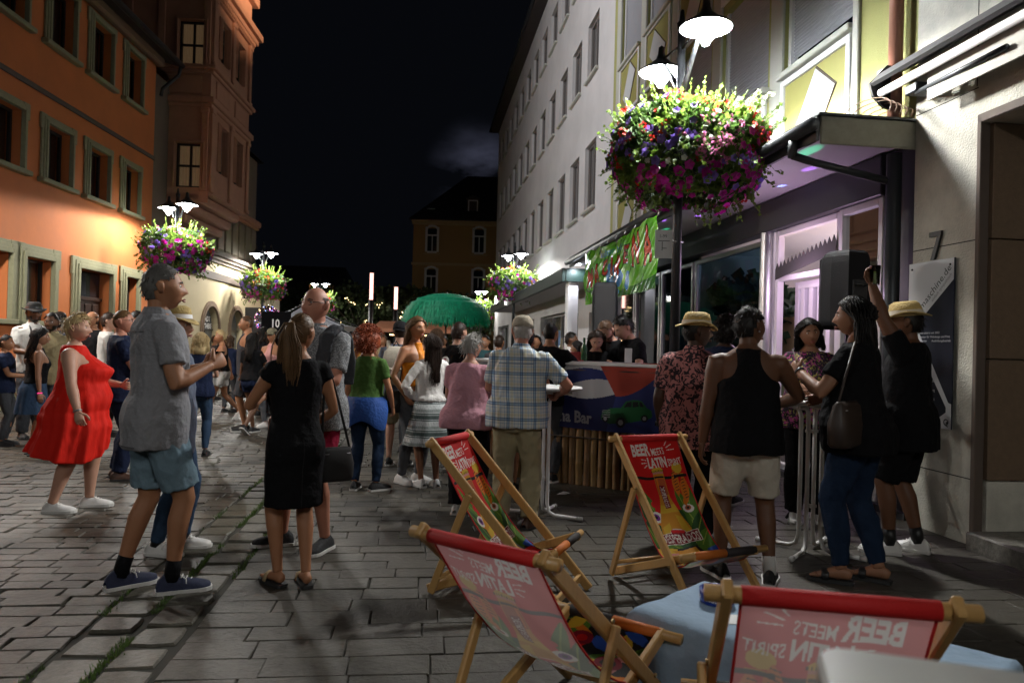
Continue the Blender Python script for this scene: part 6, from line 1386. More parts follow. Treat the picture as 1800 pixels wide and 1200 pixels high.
PP['orange'] = person('woman with long fair streaked hair in an orange top and grey jeans', 722, 848, 557, 128, 'f', .0, 'tan', ('long', 'fairbrown', .4), ('strap', C['orange'], 1.02, .004), ('jeans', C['greyj']), ('shoe', S_white, M_sole, M_lace), (('hang'), ((.22, .12, .93), (.6, -.7, 0), .4)), (8, 2), .03, 0, ((-.08, .02, 0, -10), (.09, -.06, 0, 8)))
PP['redhair'] = person('woman with a big cloud of red curls in a moss green T-shirt and dark jeans', 640, 862, 580, 8, 'f', .1, 'tan', ('curly', 'red', .13), ('tee', C['green'], .9, .012), ('jeans', C['jean']), ('shoe', S_black, M_sole), (('hang'), ((.26, .12, .9), (.5, -1, 0), .5)), (5, 0), 0, 0, ((-.12, .02, 0, -8), (.12, .02, 0, 40)), det=1)
PP['reddress'] = person('blonde woman in a wide bright red sleeveless dress and white sneakers', 128, 896, 554, 74, 'f', .85, 'fair', ('pixie', 'blond'), ('tentdress', C['reddress'], .5, .1), ('none', None), ('chunky', S_white, M_sole, M_lace), (('hold'), ((.4, .12, .9), (.7, -1, 0), .5)), (6, 2), -.03, 0, ((-.12, .1, 0, -4), (.1, -.14, 0, 6)), acc=(('bracelet', 1, M_alu),), bust=.05)
PP['hatsneak'] = person('man in straw hat, blue grey shirt and jeans mostly hidden by the grey polo', 296, 968, 545, 78, 'm', .1, 'fair', ('buzz', 'grey'), ('shirt', C['bluegrey'], .7, .02), ('jeans', C['bluej']), ('shoe', S_white, M_sole, M_lace, None, STRIPES, M_black), ('hang', 'hang'), (12, 0), 0, 0, ((-.08, .08, 0, -4), (.1, -.06, 0, 20)), acc=(('fedora', M_straw, M_white),))
# ---- left crowd by the orange house
PP['denimskirt'] = person('woman with long dark hair in a black top and frayed denim skirt', 56, 800, 588, 48, 'f', .15, 'olive', ('long', 'black', .3), ('strap', C['black'], .98, .004), ('skirt', C['bluej'], .58, .04), ('sandal', S_brown, M_sole_b), (('hang'), ('hang')), (10, 4), .06, det=2, H=1.5, acc=(('bracelet', 1, emis('pink_led', (1, .05, .3), 1.2)),))
PP['suspend'] = person('man in a black hat and white shirt with braces by the orange house window', 52, 800, 535, 125, 'm', .0, 'brown', ('short', 'black'), ('shirt', C['white'], .85, .01), ('trousers', C['dkgrey']), ('shoe', S_black, M_sole_b), ('hang', 'hold'), (10, 0), Y=10.2, det=2, acc=(('fedora', M_feltk, M_black), ('beard', HC['black'])))
PP['sandshirt'] = person('young man in an open sand coloured shirt facing the camera', 84, 810, 551, 176, 'm', -.05, 'brown', ('short', 'black'), ('shirt', C['sand'], .8, .02), ('trousers', C['dkgrey']), ('shoe', S_black, M_sole_b), ('hang', 'hold'), (-8, 4), Y=9.6, det=2, acc=(('beard', HC['black']),))
PP['navyman'] = person('older man with glasses in a dark navy shirt behind the red dress', 206, 850, 545, 58, 'm', .25, 'red', ('buzz', 'fairbrown'), ('tee', C['navy'], .8, .02), ('trousers', C['navy']), ('shoe', S_brown, M_sole_b), ('hold', ('hold')), (16, 0), Y=7.4, det=2, acc=(('glasses',),))
for a in (('bald man in black by the brown house door', 156, 548, 11.2, 190, 'm', 'tan', ('bald', 'dark'), 'black', ()), ('man in a white shirt half hidden behind the navy shirt', 183, 551, 10.6, 60, 'm', 'fair', ('short', 'dark'), 'white', ()), ('dark haired man in black right of the navy shirt by the door', 233, 548, 10.2, 70, 'm', 'tan', ('short', 'black'), 'black', ()), ('dark haired person behind the sand shirt and red dress', 97, 549, 12.0, 20, 'f', 'tan', ('bob', 'black', .1), 'dkgrey', ()), ('person with short black hair at the far left edge by the house', 4, 590, 9.4, 70, 'm', 'tan', ('short', 'black'), 'navy', ()),
          ('blonde woman in navy just behind the straw hat', 347, 585, 9.0, -20, 'f', 'fair', ('bob', 'blond', .16), 'navy', ()), ('woman in dark blue top between the walkers on the left', 398, 590, 14.5, 10, 'f', 'tan', ('bob', 'brown', .12), 'navy', ()), ('dark haired woman behind the man in the grey vest', 457, 575, 14.0, 30, 'f', 'tan', ('long', 'black', .2), 'black', ())):
    person(a[0], a[1], 800, a[2], a[4], a[5], 0, a[6], a[7], ('tee', C[a[8]]), ('trousers' if a[1] > 300 and False else 'jeans', C['bluej'] if a[1] == 347 else C['dkgrey']), ('shoe', S_black, M_sole_b), ('hang', 'hold'), (8, 0), Y=a[3], det=2, acc=a[9])
PP['walker'] = person('short haired blonde woman in black top and white shorts striding left', 388, 738, 581, -112, 'f', .05, 'tan', ('pixie', 'blond'), ('strap', C['black'], .95, .004), ('shorts', C['white'], .6), ('shoe', S_white, M_sole), (((.2, .22, 1.0), (.8, -.5, -.4), .5), ('swingback')), (-6, 3), .04, 0, ((-.08, .28, 0, 0), (.08, -.34, .09, 0)), det=2)
PP['vest'] = person('tall man in a dark sleeveless vest looking left before the cream wall', 430, 765, 555, -112, 'm', .05, 'tan', ('buzz', 'brown'), ('tank', C['dkgrey'], .84, .01), ('longshorts', C['dkgrey']), ('shoe', S_black, M_sole), ('hang', 'hang'), (4, 2), Y=11.6, det=2)
PP['darkwalk'] = person('woman with long dark hair in black top and shorts walking away', 440, 762, 585, 15, 'f', .0, 'brown', ('long', 'black', .36), ('tee', C['black'], .93, .006), ('shorts', C['navy'], .42), ('shoe', S_black, M_sole), ('hang', 'hold'), (0, 0), 0, 0, ((-.08, .18, 0, 0), (.08, -.28, .07, 0)), det=2)
PP['pinkcap'] = person('young woman in olive cap and pale pink strap top with a drink', 474, 760, 578, 192, 'f', .0, 'tan', ('long', 'dark', .12), ('strap', C['pinktop'], .98, .002), ('jeans', C['greyj']), ('shoe', S_white, M_sole), ('hold', 'hang'), (0, 0), Y=12.2, det=2, acc=(('cap', M_capo, 'front'),))
# ---- middle crowd
PP['backpack'] = person('young man in a backward black cap carrying a beige backpack', 697, 818, 567, 4, 'm', -.05, 'fair', ('buzz', 'dark'), ('tee', C['bluegrey'], .84, .012), ('longshorts', C['beige']), ('shoe', S_black, M_sole, None, None, None, None, C['black']), ('hold', 'hold'), (0, 0), det=2, acc=(('cap', M_capk, 'back'),))
PP['badge'] = person('man in a black jacket with a round white badge seen from behind', 800, 825, 568, 32, 'm', 0, 'fair', ('short', 'dark'), ('longsleeve', C['black'], .84, .02), ('jeans', C['dkgrey']), ('shoe', S_black, M_sole), ('hold', 'hold'), (6, 0), Y=8.5, det=2)
PP['bigback'] = person('person with thick black hair in black beside the beige cap', 918, 860, 580, 16, 'f', .15, 'tan', ('thick', 'black'), ('tee', C['black'], .84, .02), ('shorts', C['black'], .75), ('shoe', S_black, M_sole_b), ('hold', 'hold'), (10, 3), Y=7.3, det=2)
PP['buzz'] = person('buzz cut man in a black T-shirt at the bar counter', 958, 850, 567, 28, 'm', .05, 'tan', ('buzz', 'black'), ('tee', C['black'], .84, .012), ('jeans', C['dkgrey']), ('shoe', S_black, M_sole), ('hold', ((.24, .36, 1.18), (.8, -.5, -.5), .5)), (0, 0), .06, Y=7.9, det=2)
PP['curly'] = person('person with a dark curly mop behind the straw hat man', 1268, 900, 560, 30, 'm', .1, 'dark', ('curly', 'black', .05), ('tee', C['navy'], .84, .012), ('jeans', C['dkgrey']), ('shoe', S_black, M_sole), ('hold', 'hold'), (10, 0), Y=7.0, det=2)
PP['barmaid'] = person('young woman with long brown hair behind the bar looking down', 1042, 820, 588, 184, 'f', 0, 'fair', ('long', 'dark', .3), ('tee', C['black']), ('jeans', C['dkgrey']), ('shoe', S_black, M_sole), ('table', 'table'), (0, 24), .2, Y=8.9, det=2, H=1.68)
PP['barbeard'] = person('bearded man with slicked hair bending over the bar', 1082, 820, 575, 230, 'm', .1, 'fair', ('short', 'brown'), ('tee', C['black']), ('jeans', C['dkgrey']), ('shoe', S_black, M_sole), ('table', 'table'), (-10, 26), .26, Y=9.1, det=2, H=1.82, acc=(('beard', HC['brown']),))
PP['barman'] = person('dark haired barman in a printed black T-shirt leaning left over the bar', 1118, 820, 570, 250, 'm', .0, 'fair', ('thick', 'black'), ('tee', C['black']), ('jeans', C['dkgrey']), ('shoe', S_black, M_sole), (((.2, .4, 1.16), (.7, -.5, -.6), .6), ('table')), (0, 22), .22, Y=8.75, det=2, H=1.84)
PP['whiteshirt'] = person('man in a white shirt by the bright white pier', 998, 800, 585, 100, 'm', 0, 'brown', ('short', 'black'), ('shirt', C['white']), ('jeans', C['dkgrey']), ('shoe', S_black, M_sole), ('hold', 'hang'), (0, 0), Y=11.6, det=2)
PP['bobdark'] = person('dark haired woman standing right of the man in white at the pier', 1012, 800, 600, -80, 'f', .1, 'tan', ('bob', 'black', .16), ('tee', C['navy']), ('jeans', C['dkgrey']), ('shoe', S_black, M_sole), ('hold', 'hold'), (0, 5), Y=10.9, det=2)
PP['bun'] = person('smiling woman with a high dark bun in a tan jacket', 612, 790, 585, 172, 'f', 0, 'tan', ('bun', 'black', .1), ('longsleeve', C['brown']), ('jeans', C['dkgrey']), ('shoe', S_black, M_sole), ('hold', 'hold'), (0, 4), Y=12.5, det=2)
MID = [('woman with long fair hair just left of the orange top', 718, 574, 9.8, 10, 'f', ('long', 'fairbrown', .35), 'dkgrey'), ('girl in profile between the badge jacket and grey hair', 822, 588, 9.8, -62, 'f', ('bob', 'dark', .14), 'navy'), ('brown haired person in front of the green parasol pole', 762, 578, 10.8, 20, 'f', ('bob', 'brown', .1), 'black'), ('dark haired man under the right edge of the green parasol', 848, 590, 12.5, 190, 'm', ('short', 'black'), 'teal'), ('dark head just left of the red curls', 588, 598, 15.0, 20, 'm', ('short', 'black'), 'dkgrey'), ('man in navy left of the pop-up tent legs', 566, 600, 18.0, 170, 'm', ('short', 'dark'), 'navy'), ('fair person far behind the backpack', 668, 590, 16.0, 185, 'f', ('bob', 'fairbrown', .14), 'sand'), ('dark haired person far behind the redhead', 652, 586, 17.5, 30, 'm', ('short', 'black'), 'black'), ('person in pale shirt by the drinks stall', 740, 592, 19.0, 160, 'm', ('short', 'dark'), 'white'), ('far woman in teal below the green parasol', 775, 592, 18.0, 190, 'f', ('bob', 'black', .14), 'teal'), ('far man in sand shirt by the tent counter', 630, 590, 21.0, 190, 'm', ('short', 'dark'), 'sand'), ('far person in black between tent and grey shirt man', 600, 594, 20.0, 10, 'm', ('short', 'black'), 'black'), ('far woman in pink near the parasol pole', 705, 592, 20.0, 200, 'f', ('bob', 'dark', .14), 'pinktop'), ('far man in grey near the cream arcade', 372, 590, 17.5, 80, 'm', ('short', 'dark'), 'dkgrey'), ('far woman in white near the cream arcade', 392, 594, 19.5, 100, 'f', ('bob', 'blond', .14), 'white'), ('far man in navy by the roll-up banner', 455, 596, 19.0, 10, 'm', ('short', 'black'), 'navy'), ('far couple member in black beside the stone portal', 420, 597, 21.0, 190, 'f', ('long', 'black', .2), 'black'), ('far person in crimson by the tent', 545, 598, 22.0, 180, 'f', ('bob', 'black', .14), 'crimson'), ('dark haired man in grey behind the plaid shirt', 872, 590, 11.5, 15, 'm', ('short', 'dark'), 'dkgrey'), ('woman with dark bob right of the beige cap far back', 938, 590, 13.0, 200, 'f', ('bob', 'black', .14), 'navy')]
for la, x, top, y, fc, sx, hr, cc in MID:
    person(la, x, 800, top, fc, sx, 0, 'tan', hr, ('tee', C[cc]), ('jeans', C['dkgrey']), ('shoe', S_black, M_sole_b), ('hold', 'hang'), (random.uniform(-15, 15), 0), Y=y, det=2 if y < 11 else 3)
from mathutils.bvhtree import BVHTree
def patch(pi, part, name, cx, cz, w, h, back=True, mt=None, off=.004, shape=None):
    """a sewn-on piece (pocket, seam, placket) laid on the garment surface; units of a 1.75 m body"""
    s_ = pi['s']; ob = [o for o in pi['root'].children if o.name.split('.')[0] == part]
    if not ob: return
    me = ob[0].data; bv = BVHTree.FromPolygons([v.co for v in me.vertices], [tuple(p.vertices) for p in me.polygons]); sg = -1 if back else 1; n = 6; vs = []; k = max(2, int(h / .02)); nx = max(1, int(w / .02))
    for j in range(k + 1):
        for i in range(nx + 1):
            x = cx + w * (i / nx - .5); z = cz + h * (j / k - .5)
            if shape and j == 0: z += .02 * abs(i / nx - .5) * 2 - .01
            hit = bv.ray_cast(Vector((x * s_, sg * 1.0, z * s_)), Vector((0, -sg, 0)))
            if hit[0] is None: return
            vs.append(hit[0] + Vector((0, sg * off, 0)))
    q = nx + 1; m = MB(); m.add(vs, [(j * q + i, j * q + i + 1, (j + 1) * q + i + 1, (j + 1) * q + i) for j in range(k) for i in range(nx)], 0, True); m.build(name, mt or me.materials[0], ob[0])
seam = cloth('dark_seam', (.02, .03, .04)); seamk = cloth('cream_seam', (.33, .29, .23)); seamj = cloth('jean_seam', (.035, .04, .05))
for sx in (-1, 1):
    patch(PP['polo'], 'shorts', 'pocket', sx * .085, .86, .1, .12, shape=1, off=.006); patch(PP['polo'], 'shorts', 'pocket_hem', sx * .085, .915, .1, .012, mt=seam, off=.008)
    patch(PP['tank'], 'shorts', 'pocket_welt', sx * .085, .86, .1, .01, mt=seamk); patch(PP['plaid'], 'trousers', 'pocket_welt', sx * .085, .87, .1, .01, mt=seamk)
    patch(PP['teewoman'], 'trousers', 'pocket', sx * .09, .86, .1, .11, shape=1, off=.005); patch(PP['teewoman'], 'trousers', 'pocket_hem', sx * .09, .915, .1, .01, mt=seamj, off=.007)
    patch(PP['redhair'], 'trousers', 'pocket', sx * .085, .86, .1, .11, shape=1)
for nme, part, mt in (('polo', 'shorts', seam), ('tank', 'shorts', seamk), ('plaid', 'trousers', seamk), ('teewoman', 'trousers', seamj)): patch(PP[nme], part, 'back_seam', 0, .88, .008, .16, mt=mt)
patch(PP['plaid'], 'shirt', 'yoke_seam', 0, 1.36, .3, .008, mt=cloth('blue_seam', (.2, .25, .32))); patch(PP['polo'], 'shirt', 'yoke_seam', 0, 1.39, .28, .007, mt=cloth('grey_seam', (.11, .11, .12))); patch(PP['polo'], 'shirt', 'hem_seam', 0, .79, .3, .008, mt=cloth('grey_seam', (.11, .11, .12)))
patch(PP['bdress'], 'dress', 'back_seam', 0, .75, .006, .44, mt=cloth('black_seam', (.02, .02, .021)))
# ------------------------------------------------------------------ printed sheets: a fine grid whose cells take the print colour
def inpoly(X, Y, poly):
    r = np.zeros(X.shape, bool); n = len(poly)
    for i in range(n):
        (x0, y0), (x1, y1) = poly[i], poly[(i + 1) % n]
        c = ((y0 > Y) != (y1 > Y)); r ^= c & (X < (x1 - x0) * (Y - y0) / ((y1 - y0) or 1e-9) + x0)
    return r
class Print:
    """x to the right, y down, metres"""
    def __init__(s, w, h, cell, ys=1.): s.nx, s.ny = int(w / cell), int(h / cell); s.w, s.h, s.ys = w, h, ys; x = (np.arange(s.nx) + .5) * w / s.nx; y = (np.arange(s.ny) + .5) * h / s.ny; s.X, s.Y = np.meshgrid(x, y); s.M = np.zeros(s.X.shape, int); s.Y = s.Y * ys; s.h = h * ys
    def poly(s, p, c): s.M[inpoly(s.X, s.Y, p)] = c
    def ell(s, x, y, a, b, c, rot=0): dx, dy = s.X - x, s.Y - y; u = dx * math.cos(rot) + dy * math.sin(rot); v = -dx * math.sin(rot) + dy * math.cos(rot); s.M[(u / a) ** 2 + (v / b) ** 2 < 1] = c
    def line(s, x0, y0, x1, y1, t, c): d = np.array([x1 - x0, y1 - y0]); l = np.hypot(*d); d = d / l; u = (s.X - x0) * d[0] + (s.Y - y0) * d[1]; v = -(s.X - x0) * d[1] + (s.Y - y0) * d[0]; s.M[(u > 0) & (u < l) & (abs(v) < t / 2)] = c
    def text(s, t, x, y, w, h, c, bold=.02, rot=0, shear=0, out=None):
        v, fs = text_tris(t, 1, 1, bold, shear); v = v - v.min(0); v = v / v.max(0) * np.array([w, h]); v[:, 1] = h - v[:, 1]; cs, sn = math.cos(rot), math.sin(rot); v = np.stack([x + v[:, 0] * cs - v[:, 1] * sn, y + v[:, 0] * sn + v[:, 1] * cs], 1)
        k = np.zeros(s.M.shape, bool)
        for f in fs:
            q = v[list(f)]; b0, b1 = q.min(0), q.max(0); i0, i1 = int(b0[0] / s.w * s.nx) - 1, int(b1[0] / s.w * s.nx) + 2; j0, j1 = int(b0[1] / s.h * s.ny) - 1, int(b1[1] / s.h * s.ny) + 2
            i0, j0 = max(i0, 0), max(j0, 0); sl = (slice(j0, max(j1, j0)), slice(i0, max(i1, i0))); k[sl] |= inpoly(s.X[sl], s.Y[sl], [tuple(a) for a in q])
        if out:
            o = k.copy()
            for dx in range(-out[1], out[1] + 1):
                for dy in range(-out[1], out[1] + 1): o |= np.roll(np.roll(k, dx, 1), dy, 0)
            s.M[o] = out[0]
        s.M[k] = c
    def leaf(s, x0, y0, x1, y1, w, c, vein=None):
        d = np.array([x1 - x0, y1 - y0]); l = np.hypot(*d); d /= l; u = ((s.X - x0) * d[0] + (s.Y - y0) * d[1]) / l; v = -(s.X - x0) * d[1] + (s.Y - y0) * d[0]; inside = (u > 0) & (u < 1) & (abs(v) < w * np.sin(np.pi * np.clip(u, 0, 1)) ** .8); s.M[inside] = c
        if vein is not None: s.M[inside & (abs(v) < .0035)] = vein
    def mesh(s, f, name):
        """f(x array, y array) -> (n, 3)"""
        x = np.arange(s.nx + 1) * s.w / s.nx; y = np.arange(s.ny + 1) * s.h / s.ny / s.ys; X, Y = np.meshgrid(x, y); v = f(X.ravel(), Y.ravel()); n1 = s.nx + 1
        j, i = np.meshgrid(np.arange(s.ny), np.arange(s.nx), indexing='ij'); a = (j * n1 + i).ravel(); q = np.stack([a, a + n1, a + n1 + 1, a + 1], 1); me = bpy.data.meshes.new(name)
        me.vertices.add(len(v)); me.vertices.foreach_set('co', v.ravel()); me.loops.add(q.size); me.loops.foreach_set('vertex_index', q.ravel()); me.polygons.add(len(q)); me.polygons.foreach_set('loop_start', np.arange(0, q.size, 4)); me.polygons.foreach_set('loop_total', np.full(len(q), 4)); me.polygons.foreach_set('material_index', s.M.ravel()); me.polygons.foreach_set('use_smooth', np.ones(len(q), bool)); me.update(calc_edges=True); me.validate(); return me
def printmat(name, rgb, rough=.7, tr=.35, pale=.45, coat=0):
    """print on one side of thin cloth: the back shows it paler, light comes through"""
    if name in _mc: return _mc[name]
    m = bpy.data.materials.new(name); m.use_nodes = True; nt = m.node_tree; N = nt.nodes; L = nt.links; b = N['Principled BSDF']; b.inputs['Roughness'].default_value = rough; b.inputs['Specular IOR Level'].default_value = .25 if not coat else .6
    g = N.new('ShaderNodeNewGeometry'); mx = N.new('ShaderNodeMix'); mx.data_type = 'RGBA'; mx.inputs[6].default_value = (*rgb, 1); mx.inputs[7].default_value = (*[c * (1 - pale) + .62 * pale for c in rgb], 1); L.new(g.outputs['Backfacing'], mx.inputs[0]); L.new(mx.outputs[2], b.inputs['Base Color'])
    t = N.new('ShaderNodeBsdfTranslucent'); L.new(mx.outputs[2], t.inputs[0]); ms = N.new('ShaderNodeMixShader'); ms.inputs[0].default_value = tr; L.new(b.outputs[0], ms.inputs[1]); L.new(t.outputs[0], ms.inputs[2]); L.new(ms.outputs[0], N['Material Output'].inputs[0])
    tc = N.new('ShaderNodeTexCoord'); n = N.new('ShaderNodeTexNoise'); n.inputs['Scale'].default_value = 260; bp = N.new('ShaderNodeBump'); bp.inputs['Strength'].default_value = .15 if not coat else 0; bp.inputs['Distance'].default_value = .003; L.new(tc.outputs['Object'], n.inputs['Vector']); L.new(n.outputs[0], bp.inputs['Height']); L.new(bp.outputs[0], b.inputs['Normal'])
    if coat: b.inputs['Coat Weight'].default_value = coat; b.inputs['Coat Roughness'].default_value = .12
    _mc[name] = m; return m
# ---- deck chair canvas
CW, CH = .42, 1.12
pr = Print(CW, CH, .0031, 1.27)
PCOL = [('red', (.55, .012, .012)), ('white', (.7, .66, .62)), ('black', (.015, .013, .012)), ('leaf', (.075, .17, .02)), ('dark_leaf', (.025, .075, .02)), ('light_leaf', (.25, .33, .05)), ('amber', (.55, .24, .02)), ('gold', (.6, .38, .03)), ('orange', (.62, .17, .015)), ('maroon', (.2, .008, .02)), ('purple', (.17, .03, .25)), ('blue', (.02, .07, .35)), ('rust', (.4, .09, .03)), ('pink', (.55, .22, .2))]
RED, WHI, BLK, LEA, DLF, LLF, AMB, GLD, ORA, MAR, PUR, BLE, RUS, PNK = range(14)
cx = CW / 2
pr.poly([(0, .42), (CW, .42), (CW, .98), (0, .98)], RED)
pr.poly([(0, .70), (.1, .62), (CW - .1, .6), (CW, .52), (CW, 1.0), (0, 1.0)], DLF)
for a in ((.02, .37, .13, .70, .035, LEA), (.0, .50, .1, .82, .04, DLF), (.40, .40, .33, .8, .045, LEA), (.45, .48, .40, .86, .04, LEA), (.30, .42, .36, .72, .035, LEA), (.46, .62, .3, .9, .05, DLF), (.03, .8, .2, .95, .05, LEA), (.44, .78, .3, .97, .05, LEA), (.0, .72, .05, .95, .03, LEA)): pr.leaf(*a, vein=LLF)
pr.poly([(0, .318), (CW, .318), (CW, .342), (0, .342)], BLK)
pr.ell(.36, .262, .036, .048, GLD); pr.poly([(.324, .315), (.396, .315), (.396, .33), (.324, .33)], GLD)      # orange bird
pr.leaf(.33, .27, .315, .5, .026, ORA); pr.leaf(.385, .33, .36, .56, .03, ORA)
for k in range(7): pr.line(.308, .30 + k * .025, .336, .292 + k * .025, .006, BLK); pr.line(.36, .37 + k * .024, .385, .362 + k * .024, .006, BLK)
pr.poly([(0, .318), (.16, .318), (.16, .342), (0, .342)], BLK); pr.poly([(.32, .318), (CW, .318), (CW, .342), (.32, .342)], BLK)
pr.ell(.12, .55, .03, .03, RED); pr.ell(.135, .6, .028, .05, RED)
for k in range(3): pr.leaf(.06, .66 - .03 + k * .03, .2, .63 + k * .045, .016, ORA)
pr.ell(.1, .655, .05, .042, WHI, -.6); pr.ell(.098, .655, .027, .027, PUR); pr.ell(.098, .655, .012, .012, BLK)
pr.ell(.352, .60, .042, .034, WHI, .7); pr.ell(.352, .595, .022, .022, RUS); pr.ell(.352, .595, .01, .01, BLK); pr.ell(.345, .545, .012, .03, ORA)
# bottle
pr.poly([(cx - .038, .285), (cx + .038, .285), (cx + .04, .5), (cx + .062, .6), (cx + .1, .72), (cx + .12, .86), (cx - .12, .86), (cx - .1, .72), (cx - .062, .6), (cx - .04, .5)], AMB)
pr.poly([(cx - .036, .34), (cx + .036, .34), (cx + .036, .47), (cx - .036, .47)], RUS); pr.poly([(cx - .05, .55), (cx + .05, .55), (cx + .07, .62), (cx - .07, .62)], GLD); pr.poly([(cx + .03, .64), (cx + .075, .66), (cx + .1, .8), (cx + .05, .8)], GLD); pr.poly([(cx - .03, .3), (cx - .016, .3), (cx - .018, .46), (cx - .03, .46)], ORA); pr.poly([(cx - .09, .735), (cx - .03, .7), (cx - .045, .84), (cx - .1, .84)], GLD)
pr.poly([(cx - .04, .282), (cx + .04, .282), (cx + .04, .3), (cx - .04, .3)], PNK)
pr.poly([(cx - .046, .27), (cx - .03, .25), (cx + .03, .25), (cx + .046, .27), (cx + .046, .284), (cx - .046, .284)], GLD)
for k in range(9): pr.line(cx - .042 + k * .0105, .268, cx - .042 + k * .0105, .284, .0045, BLK)
pr.poly([(cx - .035, .318), (cx + .035, .318), (cx + .035, .336), (cx - .035, .336)], BLK)
pr.poly([(cx - .02, .395), (cx + .02, .395), (cx + .024, .58), (cx - .016, .58)], MAR); pr.text('DESPERADOS', cx + .016, .405, .165, .03, WHI, .0, rot=PI / 2)
# words
pr.text('BEER', .055, .05, .135, .1, WHI, .035, rot=-.02); pr.text('MEETS', .2, .085, .095, .06, WHI, .008, rot=-.03); pr.text('LATIN', .155, .162, .14, .088, WHI, .035, rot=-.02); pr.text('SPIRIT', .306, .18, .1, .058, WHI, .008, rot=-.03)
for a in ((.31, .07, .335, .035), (.318, .09, .365, .06), (.32, .11, .38, .098), (.145, .185, .108, .18), (.145, .205, .105, .214), (.147, .222, .12, .248)): pr.line(*a, .0055, WHI)
# badge
lg = [(cx - .15, .80), (cx - .05, .79), (cx - .05, .775), (cx - .02, .755), (cx + .03, .755), (cx + .06, .775), (cx + .06, .79), (cx + .15, .78), (cx + .155, .875), (cx + .05, .885), (cx - .145, .90)]
pr.poly(lg, WHI); pr.poly([((x - cx) * .955 + cx, (y - .835) * .9 + .835) for x, y in lg], MAR)
for dx in (-.03, .003, .036): pr.ell(cx + dx, .778, .018, .014, RED)
pr.text('DESPERADOS', cx - .138, .806, .276, .074, WHI, .02, rot=-.03)
pr.text('DESPERADOS', cx - .132, .813, .264, .06, MAR, -.035, rot=-.03)
# seat end
pr.poly([(0, .93), (CW, .91), (CW, 1.5), (0, 1.5)], BLK); pr.poly([(0, .92), (.15, .93), (.1, 1.02), (0, 1.0)], GLD); pr.poly([(.1, .95), (.28, .93), (.3, 1.0), (.16, 1.02)], AMB); pr.poly([(.3, .92), (CW, .9), (CW, .97), (.33, .985)], LEA); pr.poly([(CW - .07, .96), (CW, .95), (CW, 1.06), (CW - .05, 1.03)], BLE); pr.poly([(CW - .1, 1.0), (CW - .03, 1.02), (CW, 1.3), (CW - .12, 1.3)], RED); pr.poly([(.0, 1.2), (.3, 1.16), (.34, 1.3), (0, 1.32)], ORA); pr.poly([(.26, 1.2), (CW, 1.15), (CW, 1.3), (.3, 1.32)], GLD); pr.poly([(.05, 1.3), (.25, 1.28), (.3, 1.45), (0, 1.45)], BLE); pr.ell(.24, 1.045, .06, .045, MAR); pr.ell(.24, 1.045, .03, .022, BLK); pr.poly([(0, 1.03), (.12, 1.01), (.2, 1.2), (0, 1.2)], ORA); pr.poly([(.05, .98), (.14, .97), (.12, 1.03), (.06, 1.04)], PNK)
pr.poly([(0, 1.12), (CW, 1.1), (CW, 1.5), (0, 1.5)], BLK); rs_ = random.Random(6)
for k in range(26):
    x, y = rs_.uniform(0, CW), rs_.uniform(1.08, 1.42); a = rs_.uniform(0, 3); c = rs_.choice((RED, ORA, GLD, LEA, LLF, BLE, PNK, LEA, AMB, BLK))
    if k % 3: pr.leaf(x, y, x + .14 * math.cos(a), y + .14 * math.sin(a), rs_.uniform(.015, .04), c)
    else: n = 7; pr.poly([(x + rs_.uniform(.03, .075) * math.cos(q * 2 * PI / n), y + rs_.uniform(.03, .06) * math.sin(q * 2 * PI / n)) for q in range(n)], c)
pr.ell(.15, 1.2, .06, .045, MAR); pr.ell(.15, 1.2, .035, .025, BLK); pr.ell(.31, 1.3, .05, .04, MAR); pr.ell(.31, 1.3, .025, .02, RED)
SL = [(-.45, .862), (-.345, .672), (-.245, .51), (-.135, .365), (-.025, .262), (.095, .218), (.2, .245), (.285, .322)]
def spline(pts, n):
    p = [Vector((0, *q)) for q in pts]; p = [p[0] * 2 - p[1]] + p + [p[-1] * 2 - p[-2]]; out = []
    for i in range(1, len(p) - 2):
        for k in range(n): t = k / n; a, b, c, d = p[i - 1:i + 3]; out.append(.5 * ((2 * b) + (c - a) * t + (2 * a - 5 * b + 4 * c - d) * t * t + (3 * b - a - 3 * c + d) * t ** 3))
    return np.array([tuple(q) for q in out + [p[-2]]])
SLR = [(-.585, .795), (-.455, .62), (-.335, .475), (-.2, .35), (-.06, .258), (.075, .216), (.19, .245), (.285, .322)]
sp_ = spline(SL, 12); sl_ = np.concatenate([[0], np.cumsum(np.linalg.norm(np.diff(sp_, axis=0), axis=1))])
def sling(x, y):
    t = y / CH * sl_[-1]; yy = np.interp(t, sl_, sp_[:, 1]); zz = np.interp(t, sl_, sp_[:, 2]); e = ((x - CW / 2) / (CW / 2)) ** 2; sag = np.sin(np.pi * np.clip(y / CH, 0, 1)) * (1 - e) * .018
    return np.stack([-(x - CW / 2), yy - sag * .3, zz - sag + .003 * np.sin(x * 40 + y * 22)], 1)
M_cw = mat('pale_pine', (.5, .29, .1), .42, nz=(9, .22, (9, 9, 1)), bump=(40, .12), coat=.15); M_bolt = mat('brass_bolt', (.4, .3, .15), .3, .9)
canvas_me = pr.mesh(sling, 'canvas')
for n_, c_ in PCOL: canvas_me.materials.append(printmat('print_' + n_, c_))
M_hem = mat('red_canvas_hem', (.5, .008, .008), .7, bump=(200, .2))
def set_sling(pts):
    global sp_, sl_
    sp_ = spline(pts, 12); sl_ = np.concatenate([[0], np.cumsum(np.linalg.norm(np.diff(sp_, axis=0), axis=1))])
set_sling(SLR); canvas_low = pr.mesh(sling, 'canvas'); set_sling(SL)
for n_, c_ in PCOL: canvas_low.materials.append(printmat('print_' + n_, c_))
